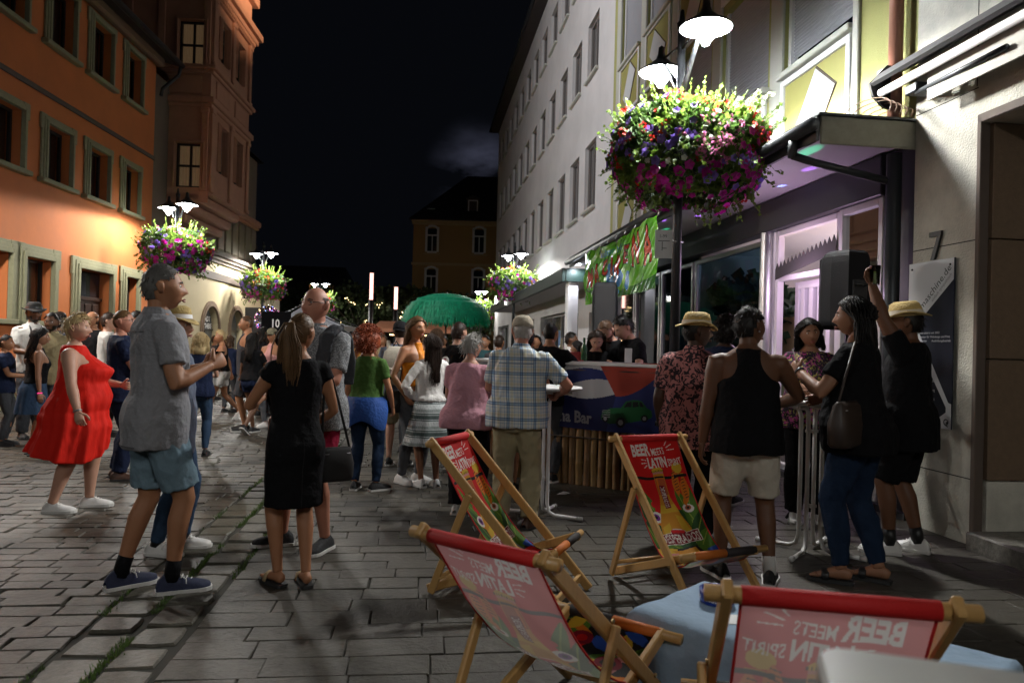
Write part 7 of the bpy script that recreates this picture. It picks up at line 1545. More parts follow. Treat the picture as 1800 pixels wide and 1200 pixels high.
def deck_chair(label, x, y, f, low=False):
    ty, tz = (-.585, .795) if low else (-.45, .862); set_sling(SLR if low else SL)
    rz = math.atan2(f[1], f[0]) - PI / 2; t = thing('deck_chair', label, 'deck chair', (x, y, 0), rz, 'printed canvas deck chairs')
    def bar(name, a, b, w=.026, h=.05, up=(0, 0, 1)):
        m = MB(); m.beam(a, b, w, h, up, bev=.005); return m.build(name, M_cw, t)
    for sx in (-1, 1):
        X = .245 * sx; r = bar('back_rail', (X, ty - .02, tz + .022), (X, .36, .012), up=(0, .7, .7)); m = MB()
        for q in ((X + .014 * sx, -.2, .6 - .08 * low), (X + .014 * sx, .135, .228)): m.tube([q, (q[0] + .006 * sx, q[1], q[2])], .009, 8)
        m.build('bolt', M_bolt, r); X = .21 * sx; bar('seat_rail', (X, -.47, .03), (X, .3, .325)); X = .275 * sx; bar('prop', (X, -.2, .6 - .09 * low), (X, -.42, .03), .022, .042, (0, 1, .3))
    m = MB(); m.tube([(-.295, ty, tz), (.295, ty, tz)], .02, 10); m.build('top_bar', M_cw, t); m = MB(); m.tube([(-.295, .285, .322), (.295, .285, .322)], .02, 10); m.build('front_bar', M_cw, t)
    bar('cross_bar', (-.225, -.43, .05), (.225, -.43, .05), .024, .045); bar('cross_bar', (-.26, .3, .07), (.26, .3, .07), .024, .045); m = MB(); m.tube([(-.285, -.37, .12), (.285, -.37, .12)], .013, 8); m.build('prop_bar', M_cw, t)
    link('canvas', canvas_low if low else canvas_me, t)
    m = MB(); m.tube([(-.212, ty, tz), (.212, ty, tz)], .0235, 12); m.build('top_hem', M_hem, t); m = MB(); m.tube([(-.212, .285, .322), (.0, .285, .322)], .0235, 12); m.build('front_hem', mat('black_canvas_hem', (.02, .015, .015), .7), t); m = MB(); m.tube([(.0, .285, .322), (.212, .285, .322)], .0234, 12); m.build('front_hem', mat('orange_canvas_hem', (.55, .14, .015), .7), t)
    m = MB()
    for sx in (-1, 1): m.tube([(sx * .211, q[1] - .001, q[2]) for q in sp_[::6]], .004, 5)
    m.build('side_hem', M_hem, t)
    return t
deck_chair('deck chair facing the camera with the beer bottle print in full view', 1.08, 4.33, (.42, -.91))
deck_chair('deck chair seen from its side, facing right beside plaid shirt man', .07, 4.27, (.93, -.36))
deck_chair('deck chair with its pale canvas back turned to us, left of the cloth covered table', .27, 2.78, (.6, .8), True)
deck_chair('deck chair cut off by the lower edge, pink back beside the blue ashtray', .83, 2.12, (.17, .985))
# ---- low table with blue cloth
L0, B0, R0_ = Vector((.52, 3.03, .36)), Vector((.925, 3.43, .36)), Vector((1.81, 2.615, .36)); ea = (B0 - L0); eb = (R0_ - B0)
lt = thing('low_table', 'low white plastic table under a pale blue tablecloth', 'table', tuple((L0 + R0_) / 2 * 1 - Vector((0, 0, .36))))
def TPm(a, b, z): p = L0 + ea * a + eb * b; return (p.x, p.y, z)
m = MB(); m.add([TPm(a, b, z) for z in (.325, .352) for a, b in ((.03, .02), (.97, .02), (.97, .98), (.03, .98))], [(3, 2, 1, 0), (4, 5, 6, 7), (0, 1, 5, 4), (1, 2, 6, 5), (2, 3, 7, 6), (3, 0, 4, 7)]); m.build('top', M_white, lt, world=True)
for b in (.07, .93):   # panel leg with an oval hole
    m = MB(); n = 24; outer = [(.08, 0), (.22, 0), (.26, .1), (.5, .13), (.74, .1), (.78, 0), (.92, 0), (.9, .32), (.1, .32)]
    ring_i = [(.5 + .24 * math.cos(2 * PI * i / n), .2 + .065 * math.sin(2 * PI * i / n)) for i in range(n)]
    def ray_out(c):
        best = None; dx, dy = c[0] - .5, c[1] - .2
        for i in range(len(outer)):
            (x0, y0), (x1, y1) = outer[i], outer[(i + 1) % len(outer)]; den = dx * (y1 - y0) - dy * (x1 - x0)
            if abs(den) < 1e-9: continue
            t = ((x0 - .5) * (y1 - y0) - (y0 - .2) * (x1 - x0)) / den; u = ((x0 - .5) * dy - (y0 - .2) * dx) / den
            if t > 0 and -1e-6 <= u <= 1 + 1e-6 and (best is None or t < best): best = t
        return (.5 + dx * best, .2 + dy * best)
    ro = [ray_out(c) for c in ring_i]
    for d0, d1 in ((0, .025),):
        for i in range(n):
            j = (i + 1) % n; A, B_, C_, D = ring_i[i], ring_i[j], ro[j], ro[i]
            for bb in (b, b + .02): m.add([TPm(q[0], bb, q[1]) for q in (A, B_, C_, D)], [(0, 1, 2, 3)])
            m.add([TPm(A[0], b, A[1]), TPm(B_[0], b, B_[1]), TPm(B_[0], b + .02, B_[1]), TPm(A[0], b + .02, A[1])], [(0, 1, 2, 3)]); m.add([TPm(D[0], b, D[1]), TPm(C_[0], b, C_[1]), TPm(C_[0], b + .02, C_[1]), TPm(D[0], b + .02, D[1])], [(0, 1, 2, 3)])
    m.build('leg_panel', M_white, lt, world=True)
tcl = thing('tablecloth', 'pale blue cloth hanging over the low table edge', 'tablecloth', tuple((L0 + R0_) / 2 - Vector((0, 0, .36))))
m = MB(); la, lb = ea.length, eb.length; na, nb_ = 34, 70; dA, dB = .10, .3     # overhang on the ends and long sides
def cl(u, v):
    """u along ea in metres, v along eb, with overhang"""
    ox = max(0, -u, u - la); oy = max(0, -v, v - lb); drop = 0; pu, pv = min(max(u, 0), la), min(max(v, 0), lb); w = 0
    if u < 0: drop = ox; f = math.sin(v * 17 + 1) * .03 + math.sin(v * 31) * .012; w = -(.01 + ox * .1) + f * min(1, ox / .16) - .012 * abs(math.sin(v * 8 + 2)) * min(1, ox / .1)
    if u > la: drop = max(drop, ox); w = (.012 + ox * .12) + math.sin(v * 15) * .025 * min(1, ox / .2)
    wv = 0
    if v < 0: drop = max(drop, oy); wv = -(.01 + oy * .15) + math.sin(u * 20) * .012
    if v > lb: drop = max(drop, oy); wv = .012 + oy * .1
    z = .362 - drop + .006 * mnoise.noise(Vector((u * 7, v * 7, 0))) + .004 * abs(mnoise.noise(Vector((u * 16, v * 16, 3)))) + (.0035 * abs(math.sin(u * 12.6 + .4)) + .003 * abs(math.sin(v * 9)) if drop == 0 else 0)
    p = L0 + ea.normalized() * (pu + w) + eb.normalized() * (pv + wv); return (p.x, p.y, max(z, .012))
for i in range(na + 1):
    for j in range(nb_ + 1): m.v.append(cl(-dB + (la + dB * 1.7) * i / na, -dA + (lb + dA * 2) * j / nb_))
q = nb_ + 1; m.f = [(i * q + j, i * q + j + 1, (i + 1) * q + j + 1, (i + 1) * q + j) for i in range(na) for j in range(nb_)]; m.m = [0] * len(m.f); m.sm = [True] * len(m.f)
m.build('cloth', mat('pale_blue_cloth', (.32, .44, .58), .8, nz=(5, .1), bump=(22, .3), spec=.2), tcl, world=True)
def tp(a, b, z=.368): p = L0 + ea * a + eb * b; return (p.x, p.y, z)
at_ = thing('ashtray', 'round blue ashtray with pale print on the tablecloth', 'ashtray', tp(.57, .16))
M_ash = mat('blue_ashtray', (.01, .04, .3), .35)
m = MB(); m.lathe([(.0, .0), (.062, .0), (.07, .006), (.073, .06), (.066, .062), (.06, .056), (.055, .02), (0, .018)], 28); m.build('bowl', M_ash, at_, smooth=True)
m = MB()
for k in range(5):
    a0 = k * 1.26 + 2.4; put_text(m, 'LAGER', 0, .018, .026, lambda x, y: (math.cos(a0 + x * 13) * .0737, math.sin(a0 + x * 13) * .0737, y), bold=.01)
m.build('print', M_white, at_)
cdt = thing('menu_card', 'small white printed card lying on the tablecloth', 'card', tp(.36, .3)); m = MB(); m.box(-.07, .07, -.05, .05, 0, .003); m.build('card', M_white, cdt); m = MB(); m.add([(-.02, -.02, .0036), (.03, -.01, .0036), (.0, .03, .0036)], [(0, 1, 2)]); m.add([(.03, .0, .0036), (.055, .0, .0036), (.055, .02, .0036), (.03, .02, .0036)], [(0, 1, 2, 3)]); m.build('print', mat('card_red', (.4, .03, .02), .5), cdt)
# ---- bistro tables
def bistro(label, x, y, az, h=1.1, r=.34):
    t = thing('bistro_table', label, 'bistro table', (x, y, 0), az, 'white tubular bistro tables')
    m = MB(); m.lathe([(0, h - .028), (r - .02, h - .028), (r, h - .02), (r + .004, h - .01), (r, h), (r - .03, h + .001), (0, h + .001)], 40); m.build('top', M_white, t)
    m = MB(); m.box(-.18, .18, -.03, .03, h - .06, h - .029, bev=.005); m.box(-.03, .03, -.18, -.031, h - .06, h - .029, bev=.005); m.box(-.03, .03, .031, .18, h - .06, h - .029, bev=.005); m.build('bracket', M_white, t)
    for k in range(4):
        a = PI / 4 + k * PI / 2; d = Vector((math.cos(a), math.sin(a), 0)); o = .075
        m = MB(); m.tube([d * .27 + V(0, 0, h - .05), d * (o + .07) + V(0, 0, h - .055), d * (o + .02) + V(0, 0, h - .075), d * o + V(0, 0, h - .13), d * o + V(0, 0, .12), d * (o + .02) + V(0, 0, .05), d * (o + .07) + V(0, 0, .025), d * .36 + V(0, 0, .022)], .0155, 10); lg_ = m.build('leg', M_white, t)
        m = MB(); m.tube([d * .345 + V(0, 0, .022), d * .39 + V(0, 0, .022)], .0195, 10); m.build('foot_cap', mat('grey_cap', (.45, .45, .44), .5), lg_)
    m = MB()
    for z in (.32, .86): m.box(-.045, .045, -.012, .012, z, z + .02); m.box(-.012, .012, -.045, -.0121, z, z + .02); m.box(-.012, .012, .0121, .045, z, z + .02)
    m.build('stay', M_white, t); return t
pL = P(952, 690, 6.25); pR = P(1428, 705, 5.36)
bistro('white bistro table under the plaid man\'s forearm by the bar', pL[0], pL[1], .35); bistro('white bistro table with a green cocktail between vest man and black T-shirt woman', pR[0], pR[1], .1)
e1, e2 = Vector((.955, -.297, 0)), Vector((-.297, -.955, 0)); cn = Vector((.345, .825, 1.1))
ft = thing('metal_table', 'pale metal tabletop corner close to the lens, blurred', 'table', tuple(cn + e1 * .3 + e2 * .2 - V(0, 0, 1.1)))
pts = []
for c0, a0 in ((cn + e1 * .03 + e2 * .03, 0), (cn + e2 * .42 + e1 * .03, 1), (cn + e1 * .62 + e2 * .42, 2), (cn + e1 * .62 + e2 * .03, 3)):
    for k in range(6): a = a0 * PI / 2 + k * PI / 10; pts.append((c0 - e1 * .03 * math.cos(a - 0) * (1) - e2 * .03 * math.sin(a)) if False else c0 + (-e2 * math.cos(a) - e1 * math.sin(a)) * .03)
n = len(pts); m = MB(); zz = [(1.055, .985), (1.06, 1.0), (1.092, 1.0), (1.1, .985)]; ctr = cn + e1 * .32 + e2 * .22
for z, k in zz: m.v += [(ctr.x + (p.x - ctr.x) * k, ctr.y + (p.y - ctr.y) * k, z) for p in pts]
m.f = [(r * n + i, r * n + (i + 1) % n, (r + 1) * n + (i + 1) % n, (r + 1) * n + i) for r in range(3) for i in range(n)] + [tuple(range(3 * n, 4 * n)), tuple(range(n - 1, -1, -1))]; m.m = [0] * len(m.f); m.sm = [False] * len(m.f)
m.build('top', mat('pale_metal_top', (.5, .51, .5), .3, .7), ft, world=True); m = MB(); m.tube([ctr + V(0, 0, 0) - V(0, 0, 1.1), ctr - V(0, 0, .05)], .035, 14); m.lathe([(.24, .0), (.23, .02), (.05, .035)], 20, (ctr.x, ctr.y, 0)); m.build('column', M_alu, ft, world=True)
# ---- bar
BA, BB = Vector((-.38, 8.37, 0)), Vector((1.46, 7.32, 0)); bu = (BB - BA).normalized(); bn_ = Vector((bu.y, -bu.x, 0)); BL = (BB - BA).length
TB = Matrix(((bu.x, bn_.x, 0, BA.x), (bu.y, bn_.y, 0, BA.y), (0, 0, 1, 0), (0, 0, 0, 1)))      # (along, toward us, up)
ba = thing('bar_counter', 'bamboo fronted bar counter draped with a printed flag and green car banner', 'bar counter', tuple((BA + BB) / 2))
m = MB(TB); m.box(-.05, BL + .03, -.55, .03, 1.25, 1.285, bev=.008); m.build('counter_top', M_white, ba, world=True); m = MB(TB); m.box(0, BL, -.5, -.08, .1, 1.245); m.build('carcass', M_black, ba, world=True)
M_bam = [mat('bamboo_%d' % k, c, .5, nz=(5, .3, (1, 1, 5))) for k, c in enumerate(((.2, .11, .04), (.15, .08, .03), (.23, .14, .05)))]
random.seed(4); x = .02
while x < BL:
    r = random.uniform(.034, .043); x += r; m = MB(TB); b0 = random.uniform(-.012, .012); pts = []; rad = []
    zk = .0; z = 0
    while z < 1.23:
        L = random.uniform(.2, .34); e = min(z + L, 1.23); bx = b0 * math.sin(z * 5); pts += [(x + bx, -.035, z), (x + bx, -.035, z + .012), (x + b0 * math.sin(e * 5), -.035, e - .012)]; rad += [r * 1.07, r, r]; z = e
    m.tube(pts, rad, 9); m.build('bamboo', random.choice(M_bam), ba, world=True); x += r + .004
m = MB(TB)
for z in (.5, 1.2): m.tube([(0, .012, z), (BL, .012, z)], .008, 5)
m.build('binding', M_trim, ba, world=True); m = MB(TB); m.tube([(BL + .07, -.1, 0), (BL + .07, -.1, 1.27)], .04, 10); m.build('bamboo_post', M_bam[2], ba, world=True)
HB = .7; pb = Print(BL + .04, HB, .006)
BC = [('banner_navy', (.012, .016, .07)), ('banner_white', (.5, .5, .52)), ('banner_blue', (.018, .03, .14)), ('banner_red', (.36, .05, .03)), ('banner_black', (.01, .01, .012)), ('banner_green', (.012, .12, .035)), ('banner_green2', (.008, .06, .02)), ('banner_grey', (.3, .31, .33))]
Lb = pb.w; wv = lambda x, a, b, c: a + b * math.sin(x * 4.3 + c)
xs = [Lb * i / 60 for i in range(61)]
def strip(f0, f1, c): pb.poly([(x, f0(x)) for x in xs] + [(x, f1(x)) for x in reversed(xs)], c)
strip(lambda x: -.01, lambda x: .33 + .05 * math.sin(x * 5 + 1.2), 1); strip(lambda x: .1 + .04 * math.sin(x * 6.5 + 2), lambda x: .22 + .05 * math.sin(x * 6 + 1.9), 2); strip(lambda x: .028 + .006 * math.sin(x * 9), lambda x: .05 + .02 * math.sin(x * 7), 7)
x0 = Lb - .66
pb.poly([(x0, -.01), (Lb + .01, -.01), (Lb + .01, .13)] + [(Lb - .04 - .42 * t, .14 + .2 * (1 - (1 - t) ** 2)) for t in [i / 10 for i in range(11)]], 3)
pb.poly([(Lb + .01, .13), (Lb - .04, .14)] + [(Lb - .04 - .42 * t, .14 + .2 * (1 - (1 - t) ** 2)) for t in [i / 10 for i in range(11)]] + [(x0 + .1, HB + .01), (Lb + .01, HB + .01)], 2)
pb.text('Macarena Bar', .66, .515, .78, .125, 7, .03)
cxx = Lb - .62; car = [(0, .57), (.02, .5), (.1, .46), (.22, .45), (.27, .385), (.36, .365), (.44, .375), (.49, .44), (.54, .47), (.55, .53), (.5, .56), (.3, .6), (.1, .62)]
pb.poly([(cxx + x, y) for x, y in car], 5); pb.poly([(cxx, .53), (cxx + .25, .5), (cxx + .3, .6), (cxx + .1, .62), (cxx, .58)], 6)
for w in ([(.25, .445), (.285, .395), (.33, .385), (.33, .44)], [(.345, .44), (.345, .385), (.4, .383), (.41, .435)], [(.42, .435), (.415, .385), (.44, .39), (.465, .435)]): pb.poly([(cxx + x, y) for x, y in w], 4)
for wx, wy, rr in ((.22, .6, .05), (.47, .55, .035), (.05, .57, .035)): pb.ell(cxx + wx, wy, rr, rr * 1.05, 4); pb.ell(cxx + wx, wy, rr * .5, rr * .55, 7)
for k in range(5): pb.line(cxx + .015, .49 + k * .016, cxx + .1, .48 + k * .018, .006, 7)
def bmap(x, y): al = x - .02; o = .018 + .004 * np.sin(x * 9 + y * 7) + .003 * np.sin(x * 23); z = 1.29 - y - .006 * np.sin(x * 5); return np.stack([BA.x + bu.x * al + bn_.x * o, BA.y + bu.y * al + bn_.y * o, z], 1) - np.array(OFF[ba.name])
me = pb.mesh(bmap, 'banner_print')
for n_, c_ in BC: me.materials.append(printmat(n_, c_, .5, .05, .3))
link('banner', me, ba)
# things on and behind the bar
tr = thing('red_tray', 'red lid standing on the bar by the man in white', 'tray', tuple(TB @ V(.95, -.4, 1.286))); m = MB(); m.box(-.15, .15, -.1, .1, 0, .012, bev=.004); m.beam((-.15, .1, .0), (.15, .1, .0), .01, .2); m.build('shell', mat('tray_red', (.4, .02, .02), .4), tr)
for i, (a, h_, c_) in enumerate(((1.1, .26, (.02, .08, .03)), (.7, .28, (.1, .04, .01)), (.82, .25, (.3, .28, .2)))):
    t = thing('bottle', ('green', 'brown', 'clear')[i] + ' glass bottle at the back of the bar top', 'bottle', tuple(TB @ V(a, -.46, 1.286)), 0, 'bottles on the bar'); m = MB(); m.lathe([(0, 0), (.035, 0), (.037, .02), (.037, h_ * .55), (.015, h_ * .75), (.013, h_), (0, h_)], 14); m.build('glass', mat('bottle_%d' % i, c_, .08), t)
ph_ = thing('phone', 'pale smartphone held upright over the bar', 'phone', tuple(TB @ V(1.72, -.2, 1.29))); m = MB(); m.box(-.038, .038, -.004, .004, 0, .15, bev=.003); m.build('case', M_white, ph_)
pj = thing('paper_scrap', 'crumpled white paper scrap lying on the paving before the bar', 'litter', tuple(G(992, 870))); m = MB()
for k in range(5): a, b = random.uniform(-.05, .05), random.uniform(-.04, .04); m.add([(a - .04, b, .01), (a + .03, b - .03, .02), (a + .05, b + .03, .008), (a, b + .04, .025)], [(0, 1, 2, 3)])
m.build('paper', M_white, pj)
# ---- green banner under the gutter
s0, s1, zt, zb_ = 10.35, 14.75, 3.30, 2.28; gb_ = Print(s1 - s0, zt - zb_, .009)
GC = [('bn_green', (.13, .46, .025)), ('bn_red', (.55, .05, .015)), ('bn_black', (.012, .014, .012)), ('bn_blue', (.03, .2, .5)), ('bn_lime', (.2, .5, .03)), ('bn_dkgreen', (.04, .18, .02))]
GW, GH = gb_.w, gb_.h
gb_.poly([(0, GH * .7), (GW * .3, GH), (GW, GH), (GW, GH * .8), (GW * .6, GH * .9)], 5); gb_.ell(1.1, .84, .5, .2, 4); gb_.ell(3.6, .3, .5, .3, 4, .4)
for x, y, a, b in ((2.1, .62, .5, .2), (2.5, .7, .3, .15), (1.75, .52, .2, .16), (3.0, .78, .1, .16), (2.2, .92, .35, .07)): gb_.ell(x, y, a, b, 3)
import itertools
for i, ch in enumerate('MACARENA'): gb_.text(ch, .25 + i * .5, .36 - .06 * math.sin(i * 1.3) - .035 * i, .36, .34 + .05 * math.sin(i * 2.1) + (.16 if i > 5 else 0), 1, .03, rot=.1 * math.sin(i * 1.7), shear=.1, out=(2, 2))
gb_.text('kultur bar', 1.2, .08, 1.5, .13, 3, 0)
def gmap(x, y):
    t = x / GW; yy = y / GH; sag = .1 * np.sin(np.pi * t) * (1 - yy) * .6 + .02 * np.sin(t * 40) * (1 - yy) ** 4
    o = 1.05 + .022 * np.sin(x * 2.1 + y * 3.5) + .009 * np.sin(x * 5 - y * 9 + .6) + .006 * np.sin(x * 9 + y * 14) + .012 * np.sin((x - y * 1.6) * 6) * .5 + .004 * np.sin((x * .6 + y) * 30 + 3 * np.sin(x * 2)) ; z = zt - y - sag
    al = s1 - x; return np.stack([FR.T[0][3] + FR.u.x * al + FR.n.x * o, FR.u.y * al + FR.n.y * o, z], 1)
me = gb_.mesh(gmap, 'green_sheet')
for n_, c_ in GC: me.materials.append(printmat(n_, c_, .22, .25, .2, .7))
gbt = thing('party_banner', 'shiny green banner with red graffiti letters tied under the canopy gutter', 'banner', (0, 0, 0)); link('sheet', me, gbt)
m = FR.mb()
for k in range(9): a = s0 + (s1 - s0) * k / 8; m.tube([(a, 1.05, 3.27), (a + .02, 1.0, 3.4)], .006, 4)
m.tube([(s0, 1.05, 3.28), (8.0, 1.6, 3.55)], .006, 4); m.build('tie', M_white, gbt, world=True)
# ---- loudspeakers on stands
def speaker(label, x, y, zb, w, h, d, rz, logo=True):
    t = thing('loudspeaker', label, 'loudspeaker', (x, y, zb), rz, 'black loudspeakers on stands'); m = MB(); q = [(-w * .5, 0), (-w * .47, -d * .45), (-w * .3, -d), (w * .3, -d), (w * .47, -d * .45), (w * .5, 0), (w * .44, .05), (-w * .44, .05)]; n = len(q)
    lev = [(0, .86), (.03, .97), (.08, 1), (h * .5, 1.02), (h - .1, .98), (h - .05, .94), (h - .02, .86), (h, .7)]
    for z, k in lev: m.v += [(a * k, (b + d / 2) * k - d / 2, z) for a, b in q]
    m.f = [(r * n + i, r * n + (i + 1) % n, (r + 1) * n + (i + 1) % n, (r + 1) * n + i) for r in range(len(lev) - 1) for i in range(n)] + [tuple(range(n - 1, -1, -1)), tuple((len(lev) - 1) * n + i for i in range(n))]; m.m = [0] * len(m.f); m.sm = [False] * len(m.f)
    sp = m.build('cabinet', mat('speaker_black', (.006, .006, .008), .6, bump=(180, .3), spec=.2), t)
    m = MB(); m.box(-w * .42, w * .42, .052, .066, .05, h - .05, bev=.012); m.build('grille', mat('grille_black', (.008, .008, .009), .6, 0, bump=(400, .5)), t)
    m = MB(); m.box(-w * .2, w * .2, -d - .012, -d + .002, h * .3, h * .62, bev=.005); m.build('amp_plate', mat('plate_black', (.03, .03, .032), .4), t); m = MB(); m.tube([(-w * .12, -d - .01, h * .55), (-w * .12, -d - .05, h * .56), (w * .12, -d - .05, h * .56), (w * .12, -d - .01, h * .55)], .012, 8); m.build('handle', M_black, t)
    if logo: m = MB(); put_text(m, 'dB', -w * .1, .07, .05, lambda a, b: (-a, .0675, b), bold=.02); m.build('badge_print', M_white, t)
    m = MB(); m.tube([(0, -d / 2, .03), (0, -d / 2, -zb + .75)], .018, 8); m.tube([(0, -d / 2, -zb + 1.0), (0, -d / 2, -zb + .3)], .024, 8)
    s_ = thing('speaker_stand', 'black tripod stand under the ' + label, 'speaker stand', (x, y, 0), rz, 'tripod speaker stands'); m2 = MB(); m2.tube([(0, -d / 2, .25), (0, -d / 2, zb)], .02, 8); m2.build('pole', M_black, s_)
    for k in range(3): a = k * 2 * PI / 3 + .5; m2 = MB(); m2.tube([(0, -d / 2, .8), (math.cos(a) * .45, -d / 2 + math.sin(a) * .45, .015)], .013, 6); m2.tube([(0, -d / 2, .35), (math.cos(a) * .25, -d / 2 + math.sin(a) * .25, .35)], .009, 6); m2.build('leg', M_black, s_)
    return t
q = P(1472, 580, 6.35); speaker('big black loudspeaker near the doorway above the dark haired woman', q[0], q[1], q[2], .34, .66, .27, R_(12), False)
q = P(1062, 590, 9.9); speaker('black loudspeaker under the green banner behind the bar', q[0], q[1], q[2], .34, .72, .3, R_(170))
# ---- drinks, bags and small belongings
def cup(label, loc, r=.035, h=.12, liq=(.3, .2, .02), straw=False, lvl=.75, ice=False, cat='drink', tilt=0, name='drink_glass'):
    t = thing(name, label, cat, tuple(loc)); m = MB(); m.lathe([(0, 0), (r * .8, 0), (r * .82, .004), (r, h), (r * .95, h), (r * .76, .008), (0, .008)], 18); m.build('glass', clearglass('thin_glass', (.93, .95, .95), .03), t)
    m = MB(); rr = r * (.8 + .2 * lvl) * .92; m.lathe([(0, .01), (r * .74, .01), (rr, h * lvl), (0, h * lvl)], 16); m.build('liquid', mat('liquid_%02d%02d%02d' % tuple(int(c * 99) for c in liq), liq, .15), t)
    if straw: m = MB(); m.tube([(0, 0, .01), (r * .5, 0, h + .07)], .003, 5); m.build('straw', M_black, t)
    if ice: m = MB(); [m.ball((random.uniform(-r * .5, r * .5), random.uniform(-r * .5, r * .5), h * random.uniform(.3, lvl + .05)), .014, 6, 4) for _ in range(9)]; m.build('mint_and_ice', leafmat('mint_leaf', (.4, .55, .12), .4), t, kind='stuff')
    return t
hb = PP['bdress']['hands'][0]; cup('big glass of dark beer with foam and straw held by ponytail woman', hb - V(0, 0, .12), .05, .17, (.045, .012, .008), True, .85)
t = bpy.data.objects; m = MB(); m.lathe([(0, .143), (.044, .143), (.046, .158), (0, .162)], 16); m.build('foam', M_white, [o for o in COL.objects if o.name == 'drink_glass'][0])
hb = PP['polo']['hands'][1]; cup('clear plastic cup held by the grey polo man', hb - V(0, 0, .06), .036, .11, (.5, .5, .48), False, .5)
hb = PP['raiser']['hands'][0]; cup('mint cocktail raised high by the man in black', hb - V(0, 0, .07), .038, .14, (.5, .58, .28), True, .6, True)
hb = PP['pinkcap']['hands'][0]; cup('drink with straw held by the girl in olive cap', hb - V(0, 0, .05), .035, .13, (.1, .03, .02), True, .7)
for dx, dy, la in ((-.03, -.12, 'green mint cocktail with black straws on the right bistro table'), (.05, -.05, 'second green cocktail behind the first on the right bistro table')): cup(la, (pR[0] + dx, pR[1] + dy, 1.102), .036, .14, (.32, .36, .06), True, .75, True)
t = thing('napkin_box', 'small white ashtray box beside the cocktails', 'box', (pR[0] + .12, pR[1] - .16, 1.102)); m = MB(); m.box(-.05, .05, -.035, .035, 0, .004); [m.box(*b) for b in ((-.05, -.046, -.035, .035, .004, .055), (.046, .05, -.035, .035, .004, .055), (-.046, .046, -.035, -.031, .004, .055), (-.046, .046, .031, .035, .004, .055))]; m.build('box', M_white, t)
cup('half full beer glass on the left bistro table', (pL[0] - .1, pL[1] - .06, 1.102), .036, .15, (.4, .25, .05), False, .5)
q = PP['teewoman']['hands'][0]; t = thing('cigarette', 'white cigarette between the fingers of the black T-shirt woman', 'cigarette', tuple(q + V(0, 0, .04))); m = MB(); m.tube([(0, 0, 0), (-.03, -.01, .07)], .004, 6); m.build('paper_tube', M_white, t)
def bag(label, pi, loc, w, h, d, mt, strap_top, rz=0, name='handbag', cat='handbag'):
    wp = pi['wp']; t = thing(name, label, cat, tuple(wp(loc)), -R_(pi['face'])); m = MB(); m.rings([(0, w * .42, d * .4, 0, 0), (.02, w * .48, d * .5, 0, 0), (h * .5, w * .5, d * .5, 0, 0), (h * .9, w * .42, d * .32, 0, 0), (h, w * .4, d * .12, 0, 0)], 24, True, None, .6)
    b = m.build('pouch', mt, t); m = MB(); st = Vector(strap_top) - Vector(loc); st = st * pi['s']; m.tube([(-w * .4, 0, h * .92), (st.x * .6 - w * .2, st.y * .6, h * .9 + (st.z - h) * .6), st, (st.x * .6 + w * .2, st.y * .6, h * .9 + (st.z - h) * .6), (w * .4, 0, h * .92)], .008, 6); m.build('strap', mt, t)
    m = MB(); m.tube([(-w * .36, -d * .3, h * .82), (w * .36, -d * .3, h * .82)], .004, 5); m.build('zip', M_alu, b); return t
bag('large dark brown shoulder bag on the black T-shirt woman', PP['teewoman'], (-.31, -.02, .86), .4, .27, .14, mat('dark_brown_leather', (.035, .022, .016), .5, nz=(20, .4)), (-.19, -.02, 1.47))
bag('small black leather handbag at the hip of ponytail woman', PP['bdress'], (.27, -.02, .66), .22, .2, .1, M_feltk, (.2, 0, 1.46))
bag('black handbag hanging beside the redhead', PP['redhair'], (-.3, .02, .68), .24, .24, .1, M_feltk, (-.19, 0, 1.45))
bag('black shoulder bag behind the woman in orange top', PP['orange'], (.26, -.04, .75), .24, .22, .1, M_feltk, (.17, 0, 1.45))
pk = PP['backpack']; wp = pk['wp']; t = thing('backpack', 'beige canvas backpack on the man in black cap', 'backpack', tuple(wp((0, -.2, 1.0))), -R_(pk['face'])); m = MB(); m.rings([(0, .13, .06, 0, 0), (.04, .155, .085, 0, 0), (.25, .155, .085, 0, 0), (.38, .13, .07, 0, .01), (.44, .07, .03, 0, .02)], 22, True, None, .6); b = m.build('sack', C['offw'], t); m = MB(); m.box(-.11, .11, -.11, -.07, .05, .2, bev=.02); m.build('pocket', C['offw'], t); m = MB(); m.tube([(-.04, .02, .43), (0, .0, .5), (.04, .02, .43)], .01, 6); m.build('handle', M_black, t)
for sx in (-1, 1): m = MB(); m.tube([(sx * .1, .06, .38), (sx * .12, .12, .5), (sx * .13, .3, .42), (sx * .15, .28, .2), (sx * .14, .08, .08)], [(.022, .006)] * 5, 6); m.build('strap', C['offw'], t)
# jacket tied round the redhead's waist, white jacket on the walker's arm, sweater over the shoulder of the man with glasses
def drape(label, pi, rings_, mt, name, cat, n=36, amp=.02, parent_label=True):
    t = thing(name, label, cat, tuple(pi['root'].location), -R_(pi['face'])); m = MB(); vs = []
    for i, (z, a, b, cx_, cy) in enumerate(rings_):
        for j in range(n): an = 2 * PI * j / n; w = 1 + amp * i * math.sin(an * 7 + i) ; p = pi['B']((cx_ + a * w * math.cos(an), cy + b * w * math.sin(an), z + .012 * i * math.sin(an * 3))); vs.append(p * pi['s'])
    m.add(vs, [(i * n + j, i * n + (j + 1) % n, (i + 1) * n + (j + 1) % n, (i + 1) * n + j) for i in range(len(rings_) - 1) for j in range(n)], 0, True); m.build('cloth', mt, t); return t
drape('royal blue jacket tied round the waist of redhead', PP['redhair'], [(1.03, .2, .165, 0, -.01), (.98, .225, .185, 0, -.015), (.88, .24, .185, .01, -.03), (.78, .235, .17, .02, -.06), (.73, .22, .15, .03, -.07)], C['blue'], 'tied_jacket', 'jacket')
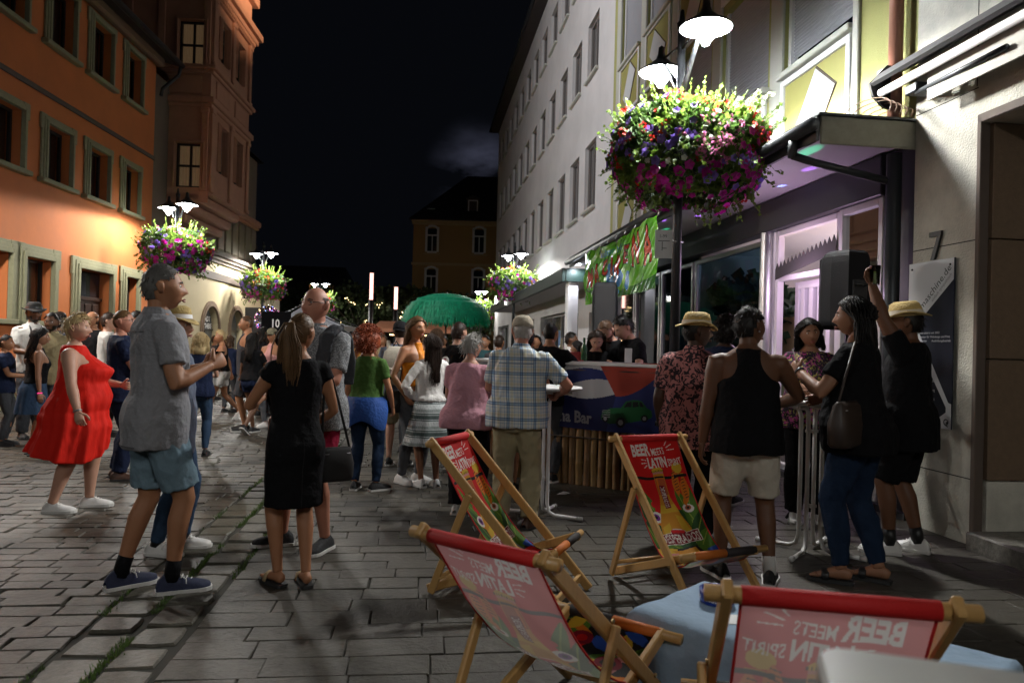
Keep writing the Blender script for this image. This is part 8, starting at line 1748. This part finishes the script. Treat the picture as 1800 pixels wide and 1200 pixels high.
pi = PP['walker']; t = thing('white_jacket', 'white jacket carried over the arm of the striding woman', 'jacket', tuple(pi['hands'][0])); m = MB(); m.rings([(-.42, .11, .07, .02, 0), (-.3, .13, .08, 0, 0), (-.1, .12, .07, 0, 0), (.06, .1, .05, 0, 0), (.1, .05, .03, 0, 0)], 20, True); me = remesh(m.mesh('j'), .022, 1); noise_disp(me, .02, (9, 9, 4), 3); finish(me, 'cloth', C['white'], t)
pi = PP['glasses']; t = thing('grey_sweater', 'charcoal sweater slung over the shoulder of bald man', 'sweater', tuple(pi['root'].location), -R_(pi['face'])); m = MB(); s_ = pi['s']
pts = [(-.17, .12, 1.16), (-.165, .135, 1.3), (-.16, .09, 1.43), (-.155, .0, 1.475), (-.15, -.1, 1.43), (-.15, -.14, 1.28), (-.15, -.15, 1.1)]; m.tube([tuple(Vector(pi['B'](p)) * s_) for p in pts], [(.045, .02), (.06, .024), (.066, .028), (.07, .03), (.066, .028), (.07, .028), (.06, .02)], 14, ref=(1, 0, 0)); me = remesh(m.mesh('j'), .012, 1); noise_disp(me, .014, (16, 16, 7), 5); finish(me, 'knit', C['dkgrey'], t)
pi = PP['badge']; t = thing('round_badge', 'round white badge on the black jacket back', 'badge', tuple(pi['wp']((-.06, -.17, 1.3))), -R_(pi['face'])); m = MB(); m.extrude([(.05 * math.cos(2 * PI * i / 20), .05 * math.sin(2 * PI * i / 20)) for i in range(20)], .004, lambda x, y, d: (x, -d, y)); m.build('disc', M_white, t); m = MB(); m.add([(.03 * math.cos(2 * PI * i / 7 * 3) * .9, -.0045, .03 * math.sin(2 * PI * i / 7 * 3)) for i in range(7)], [tuple(range(7))]); m.build('print', mat('badge_red', (.4, .03, .05), .5), t)
pi = PP['bandsw']; t = thing('printed_shoulder_panel', 'grey banded yoke over the white sleeved dress', 'yoke', tuple(pi['root'].location), -R_(pi['face'])); bpy.data.objects.remove(t)
pi = PP['suspend']; m = MB()
for sx in (-1, 1): m.tube([tuple(Vector(pi['B']((sx * .07, y, z))) * pi['s']) for y, z in ((.16, 1.0), (.155, 1.2), (.14, 1.36), (.06, 1.475), (-.06, 1.475), (-.135, 1.3), (-.14, 1.0))], [(.013, .004)] * 7, 6, ref=(1, 0, 0))
m.build('braces', M_black, pi['root'])
